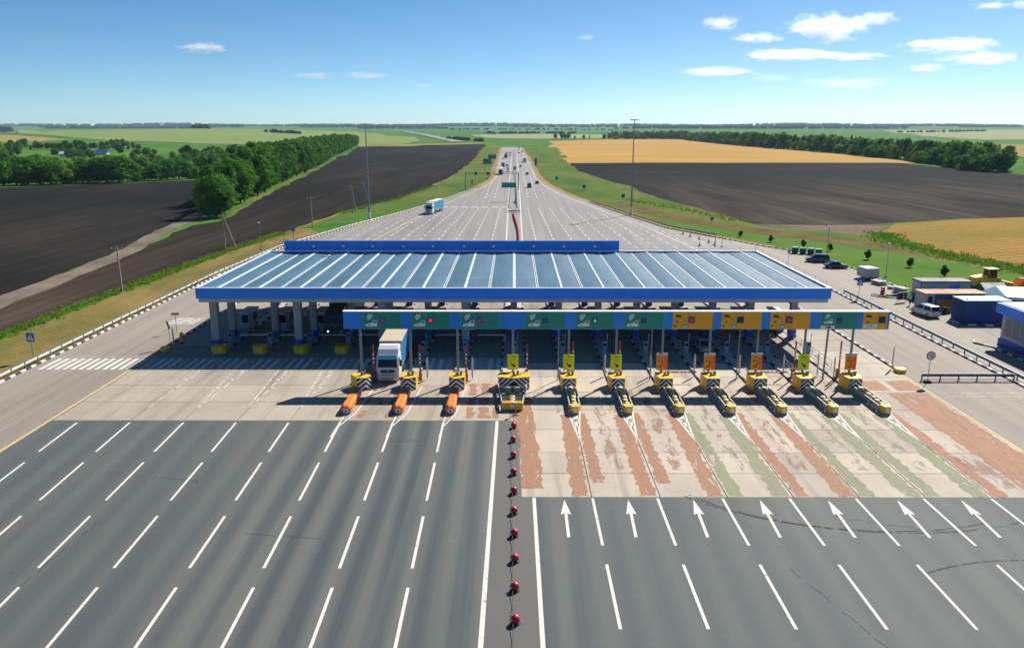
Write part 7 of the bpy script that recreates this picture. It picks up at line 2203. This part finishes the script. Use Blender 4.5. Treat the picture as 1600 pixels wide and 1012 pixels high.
board_sign(-18.5, 690, 6.8, 3.6, 3.0, 'upper dark blue road sign board on the left verge', P_BACK, 2, 3)
board_sign(-19.5, 596, 6.2, 4.0, 2.6, 'lower dark blue road sign board on the left verge', P_BACK, 2, 3)
board_sign(15.6, 583, 1.6, 5.2, 2.0, 'tall narrow dark sign on the right verge', P_DKGREEN, 1, 2)
board_sign(22.5, 425, 1.5, 1.6, 1.6, 'blue sign on the right verge below the wheat', P_SIGNB, 1)
board_sign(31.5, 362, 1.4, 1.5, 1.6, 'blue sign on the right verge near the black car', P_SIGNB, 1)
board_sign(42.0, 309, 1.3, 1.5, 1.6, 'blue sign on the right verge left of the right mast', P_SIGNB, 1)
board_sign(59, 238, 1.0, 0.8, 0.9, 'low violet sign on the grass right of the right mast', paint('violet_sign', (0.10, 0.06, 0.25), 0.5), 1)
board_sign(-56.3, 202.7, 1.0, 1.1, 1.9, 'dark sign behind the left rear corner of the canopy', P_BACK, 1)
board_sign(-20.8, 400, 0.7, 2.4, 0.6, 'small dark sign on the left verge by the road gantry', P_BACK, 1)
# road gantry over the incoming carriageway
t = thing('road_gantry', 'thin sign gantry across the incoming carriageway beyond the plaza', 'gantry', (-22.3, 372, 0))
b = MB(); b.cyl((0, 0, 0), (0, 0, 8.0), 0.22, 0.2, 8); b.build('post', P_POST, t)
b = MB(); b.cyl((24.4, 0, 0), (24.4, 0, 8.0), 0.22, 0.2, 8); b.build('post', P_POST, t)
b = MB()
for z in (7.3, 8.1): b.cyl((0, 0, z), (24.4, 0, z), 0.10, n=6)
for k in range(16): b.cyl((k * 1.525, 0, 7.3 if k % 2 else 8.1), ((k + 1) * 1.525, 0, 8.1 if k % 2 else 7.3), 0.05, n=5)
b.build('truss', P_POST, t)
for x in (4.8, 10.4, 16.2):
    b = MB(); b.bbox((x, -0.2, 7.5), (1.3, 0.4, 1.1), 0.1); b.build('camera_box', P_TRIM, t)
b = MB(); b.box((0, 0, 0.25), (1.0, 1.0, 0.5)); b.build('footing', P_CONC, t)
# green board on the median
t = thing('direction_board', 'dark green direction board reaching from the median over the incoming lanes', 'road sign', (0.6, 313, 0))
b = MB(); b.cyl((0, 0, 0), (0, 0, 7.2), 0.2, 0.16, 8); b.build('post', P_POST, t)
b = MB(); b.box((-2.6, -0.15, 6.2), (5.6, 0.12, 2.0)); b.build('board', P_GREEN, t)
b = MB()
for z in (5.26, 7.14): b.box((-2.6, -0.22, z), (5.5, 0.02, 0.08))
b.build('border', P_GREEN_L, t)
t = thing('median_lamp', 'blue topped sign on the median where the guardrail splits', 'road sign', (0.6, 484, 0))
b = MB(); b.cyl((0, 0, 0), (0, 0, 4.0), 0.08, n=6); b.build('post', P_POST, t)
b = MB(); b.bbox((0, -0.1, 4.8), (1.5, 0.1, 2.0), 0.05); b.build('board', P_BACK, t)
# red divider between the canopy and the guardrail end
t = thing('lane_divider', 'snaking line of red divider blocks on the median behind the canopy', 'divider', (0, 150, 0))
sb = MB(); sb.prism([(-0.24, 0), (0.24, 0), (0.12, 0.75), (-0.12, 0.75)], -0.85, 0.85, 'y'); dm = sb.mesh('divider_block', P_BALL)
for k in range(58):
    y = k * 2.0
    x = 0.9 + 0.35 * math.sin(y * 0.03) - 0.9 * ss(60, 114, y)
    o = link('divider_block', dm, t, (x, y, 0), 0.0)
pb = MB()
for k in range(19): pb.cyl((0.95 + 0.35 * math.sin(k * 6 * 0.03), k * 6, 0.7), (1.25, k * 6, 0.75), 0.05, n=5)
pb.build('reflector', P_WHITE, t)
# red balls on the front median
bl = thing('divider_ball', '', 'divider ball', (0, 0, 0), 0, 'red balls along the front median')
b = MB()
n = 14
prof = [(0.265 * math.sin(PI * k / n) + 0.001, 0.31 - 0.265 * math.cos(PI * k / n)) for k in range(n + 1)]
b.lathe(prof, (0, 0, 0), 18); b.build('ball', P_BALL, bl)
b = MB(); b.lathe([(0.30, 0), (0.28, 0.05), (0.12, 0.09)], (0, 0, 0), 14); b.build('base', P_DARK, bl)
BY = [69.9, 66.5, 63.0, 59.5, 56.1, 52.8, 49.5, 46.2, 42.9, 39.6, 36.3]
BX = [0.0, -0.05, -0.02, 0.0, 0.03, 0.02, 0.05, 0.08, 0.08, 0.1, 0.1]
for k, (x, y) in enumerate(zip(BX, BY)):
    lab = 'red divider ball, the ' + (ORD[k] + ' in line from the wide crash cushion' if k else 'one nearest the wide crash cushion')
    if k == 0: bl.location = (x, y, 0); bl['label'] = lab
    else: copy_tree(bl, (x, y, 0), k * 0.7, lab)
cb = MB()
for a, c in zip(range(10), range(1, 11)):
    p, q = (BX[a] - 0.14, BY[a], 0.3), (BX[c] - 0.14, BY[c], 0.3)
    m = ((p[0] + q[0]) / 2, (p[1] + q[1]) / 2, 0.10)
    cb.tube([p, m, q], 0.018, 5)
tag(cb.build('rope', P_TRIM), 'dark rope linking the red divider balls', 'rope')
t = thing('marker_stake', 'thin stake with a cross head in front of the wide crash cushion', 'marker', (0.15, 73.2, 0))
b = MB(); b.cyl((0, 0, 0), (0, 0, 1.15), 0.05, n=6); b.build('pole', P_POST, t)
b = MB(); b.bbox((0, 0, 1.2), (0.34, 0.18, 0.3), 0.04); b.build('head', P_LAMPH, t)
b = MB(); b.box((0, 0, 0.03), (0.6, 0.25, 0.06)); b.build('foot', P_DARK, t)
# cones
cn = thing('traffic_cone', '', 'cone', (0, 0, 0), 0, 'orange cones behind the canopy')
b = MB(); b.lathe([(0.20, 0.04), (0.13, 0.32), (0.09, 0.52), (0.03, 0.78)], (0, 0, 0), 10); b.build('body', P_ORANGE, cn)
b = MB(); b.box((0, 0, 0.02), (0.46, 0.46, 0.04)); b.build('base', P_DARK, cn)
b = MB(); b.lathe([(0.138, 0.32), (0.098, 0.52)], (0, 0, 0), 10); b.build('band', P_WHITE, cn)
CW = ['farthest up the road', 'second from the far end', 'in the middle of the line', 'fourth from the far end', 'nearest the yellow edge line', 'nearest the canopy corner']
for k, (x, y) in enumerate(((45.0, 211.7), (45.8, 206.5), (47.0, 201.5), (48.0, 195.6), (44.5, 190.0), (48.4, 191.2))):
    lab = 'orange and white cone behind the canopy, ' + CW[k]
    if k == 0: cn.location = (x, y, 0); cn['label'] = lab
    else: copy_tree(cn, (x, y, 0), 0, lab)
    cn.scale = (1.3, 1.3, 1.3)
for (x, y, lab) in ((47.6, 187.5, 'left of two thin red posts behind the right rear canopy corner'), (49.2, 187.5, 'right of two thin red posts behind the right rear canopy corner')):
    t = thing('height_post', lab, 'post', (x, y, 0), 0, 'thin red posts behind the canopy')
    b = MB(); b.cyl((0, 0, 0), (0, 0, 2.6), 0.06, n=6); b.build('pole', P_RED, t)
    b = MB(); b.box((0, 0, 0.1), (0.4, 0.4, 0.2)); b.build('foot', P_CONC, t)

# ================================================================ VILLAGE
def house(px, py, w_, d_, h_, rz, wall, roof, label):
    x, y = gp(px, py)
    t = thing('house', label, 'house', (x, y, land(x, y)), rz, 'houses of the far village')
    b = MB(); b.box((0, 0, h_ / 2), (w_, d_, h_)); b.build('wall', wall, t)
    b = MB(); b.prism([(-d_ / 2 - .4, h_ - 0.1), (d_ / 2 + .4, h_ - 0.1), (0, h_ + d_ * 0.38)], -w_ / 2 - 0.4, w_ / 2 + 0.4, 'x'); b.build('roof', roof, t)
    for k in (-1, 1):
        b = MB(); b.box((k * w_ * 0.25, -d_ / 2 - 0.03, h_ * 0.55), (1.2, 0.05, 1.3)); b.build('window', P_GLASS, t)
P_RBLUE = paint('bright_blue_roof', (0.01, 0.12, 0.46), 0.45, 0.1)
P_RGREY = paint('grey_slate_roof', (0.34, 0.36, 0.35), 0.7, 0.12)
P_RPINK = paint('pinkish_roof', (0.38, 0.28, 0.25), 0.7, 0.12)
house(160, 242, 13, 8, 2.8, 0.05, P_CREAM, P_RBLUE, 'house with bright blue roof among the far trees')
house(146, 240.5, 11, 8, 3.4, 0.0, P_CREAM, P_RPINK, 'house with pinkish roof left of the blue roofed house')
house(103, 244, 11, 7, 2.4, 0.1, P_WHITE, P_WHITE, 'low white house left of the village trees')
house(119, 231, 16, 9, 3.6, 0.0, P_CREAM, P_RGREY, 'grey roofed house high in the village trees')
house(139, 231.5, 12, 9, 4.0, 0.1, P_RPINK, P_RPINK, 'pink house right of the grey roofed house')
house(190, 230.5, 14, 9, 4.0, 0.0, P_CREAM, P_RGREY, 'pale house at the right end of the village trees')
house(105, 266, 9, 7, 2.6, 0.2, P_WHITE, P_WHITE, 'small white shed behind the hedge trees')
# ================================================================ AIR AND CLOUDS
def haze():
    m = bpy.data.materials.new('haze_air')
    m.use_nodes = True
    nt = m.node_tree; nt.nodes.clear()
    out = nt.nodes.new('ShaderNodeOutputMaterial')
    v = nt.nodes.new('ShaderNodeVolumePrincipled')
    v.inputs['Color'].default_value = (0.50, 0.70, 0.95, 1)
    v.inputs['Density'].default_value = HAZE_D
    v.inputs['Anisotropy'].default_value = 0.1
    nt.links.new(v.outputs[0], out.inputs['Volume'])
    b = MB()
    b.box((0, 4400, 74.0), (18600, 11200, 176.0 + 10))
    o = b.build('haze', m)
    tag(o, 'thin blue haze over the far country', 'haze', kind='stuff')
HAZE_D = 0.000042
haze()

def cloud_mat():
    m = bpy.data.materials.new('cloud_vapour')
    m.use_nodes = True
    nt = m.node_tree; nt.nodes.clear()
    out = nt.nodes.new('ShaderNodeOutputMaterial')
    v = nt.nodes.new('ShaderNodeVolumePrincipled')
    v.inputs['Color'].default_value = (0.93, 0.945, 0.97, 1)
    v.inputs['Anisotropy'].default_value = 0.5
    p = objpos(nt)
    oi = nt.nodes.new('ShaderNodeObjectInfo')
    ln = nt.nodes.new('ShaderNodeVectorMath'); ln.operation = 'LENGTH'
    nt.links.new(p, ln.inputs[0])
    body = math_n(nt, 'SUBTRACT', 0.92, ln.outputs['Value'])
    nz = nt.nodes.new('ShaderNodeTexNoise'); nz.noise_dimensions = '4D'
    nz.inputs['Scale'].default_value = 1.9
    nz.inputs['Detail'].default_value = 4
    nz.inputs['Roughness'].default_value = 0.6
    mp = mapping(nt, p, (1.5, 1.0, 0.9))
    nt.links.new(mp, nz.inputs['Vector'])
    nt.links.new(math_n(nt, 'MULTIPLY', oi.outputs['Random'], 40.0), nz.inputs['W'])
    d = math_n(nt, 'ADD', body, math_n(nt, 'MULTIPLY', math_n(nt, 'SUBTRACT', nz.outputs['Fac'], 0.56), 2.6))
    d = math_n(nt, 'MULTIPLY', d, 1.25, True)
    sx = nt.nodes.new('ShaderNodeSeparateXYZ'); nt.links.new(p, sx.inputs[0])
    oc = nt.nodes.new('ShaderNodeSeparateColor'); nt.links.new(oi.outputs['Color'], oc.inputs[0])
    d = math_n(nt, 'MULTIPLY', d, math_n(nt, 'MULTIPLY', oc.outputs[0], CLOUD_D))
    nt.links.new(d, v.inputs['Density'])
    nt.links.new(v.outputs[0], out.inputs['Volume'])
    return m
CLOUD_D = 0.0060
M_CLOUD = cloud_mat()
cm_ = MB()
n = 10
cm_.lathe([(math.sin(PI * k / n) + 0.001, -math.cos(PI * k / n)) for k in range(n + 1)], (0, 0, 0), 18)
cme = cm_.mesh('cloud', M_CLOUD)
CL = [  # picture position, size in photograph pixels, density, label
    (315, 75, 80, 15, 1.0, 'small white cloud high at the left'),
    (491, 118, 66, 10, .35, 'faint flat cloud left of a matching pair'),
    (572, 118, 72, 10, .4, 'faint flat cloud right of a matching pair'),
    (661, 135, 42, 10, .16, 'very faint cloud low near the middle'),
    (915, 59, 32, 8, .6, 'tiny cloud alone in the middle of the sky'),
    (1126, 36, 62, 21, 1.0, 'compact white cloud left of the largest cloud'),
    (1183, 59, 76, 15, .9, 'flat white cloud under the compact one'),
    (1290, 44, 135, 38, 1.0, 'largest puffy cloud at the upper right'),
    (1368, 29, 72, 18, .9, 'white tail cloud on the right of the largest cloud'),
    (1235, 86, 150, 16, .8, 'long flat cloud below the largest cloud'),
    (1335, 89, 100, 11, .6, 'thin flat cloud trailing right of the long one'),
    (1484, 71, 142, 20, .85, 'broad flat cloud at the far right'),
    (1530, 92, 122, 17, .8, 'flat cloud below the broad one at the far right'),
    (1448, 106, 60, 12, .6, 'small flat cloud lowest at the far right'),
    (1120, 112, 130, 13, .4, 'thin broken cloud under the flat white one'),
    (1205, 122, 70, 14, .16, 'faint cloud right of the thin broken one'),
    (1320, 130, 150, 18, .13, 'faint wide veil of cloud above the horizon at the right'),
    (1546, 9, 58, 12, .9, 'white cloud at the top right edge'),
    (1596, 7, 36, 14, .9, 'white cloud cut by the right edge'),
    (320, 147, 34, 6, .12, 'very faint cloud low at the left'),
]
for k, (px, py, w_, h_, dn, lab) in enumerate(CL):
    rx, ry, rz = ray(px, py)
    z = 1500.0 if py < 100 else 1250.0
    s = (z - CAM_H) / rz
    s = min(s, 24000 / ry)
    c = (rx * s, ry * s, CAM_H + rz * s)
    o = link('cloud', cme, None, c)
    pxm = s * F_PX / F_PX
    o.scale = (w_ * 0.60 * s, w_ * 0.38 * s, h_ * 0.66 * s)
    o.color = (dn, dn, dn, 1)
    tag(o, lab, 'cloud', 'clouds')
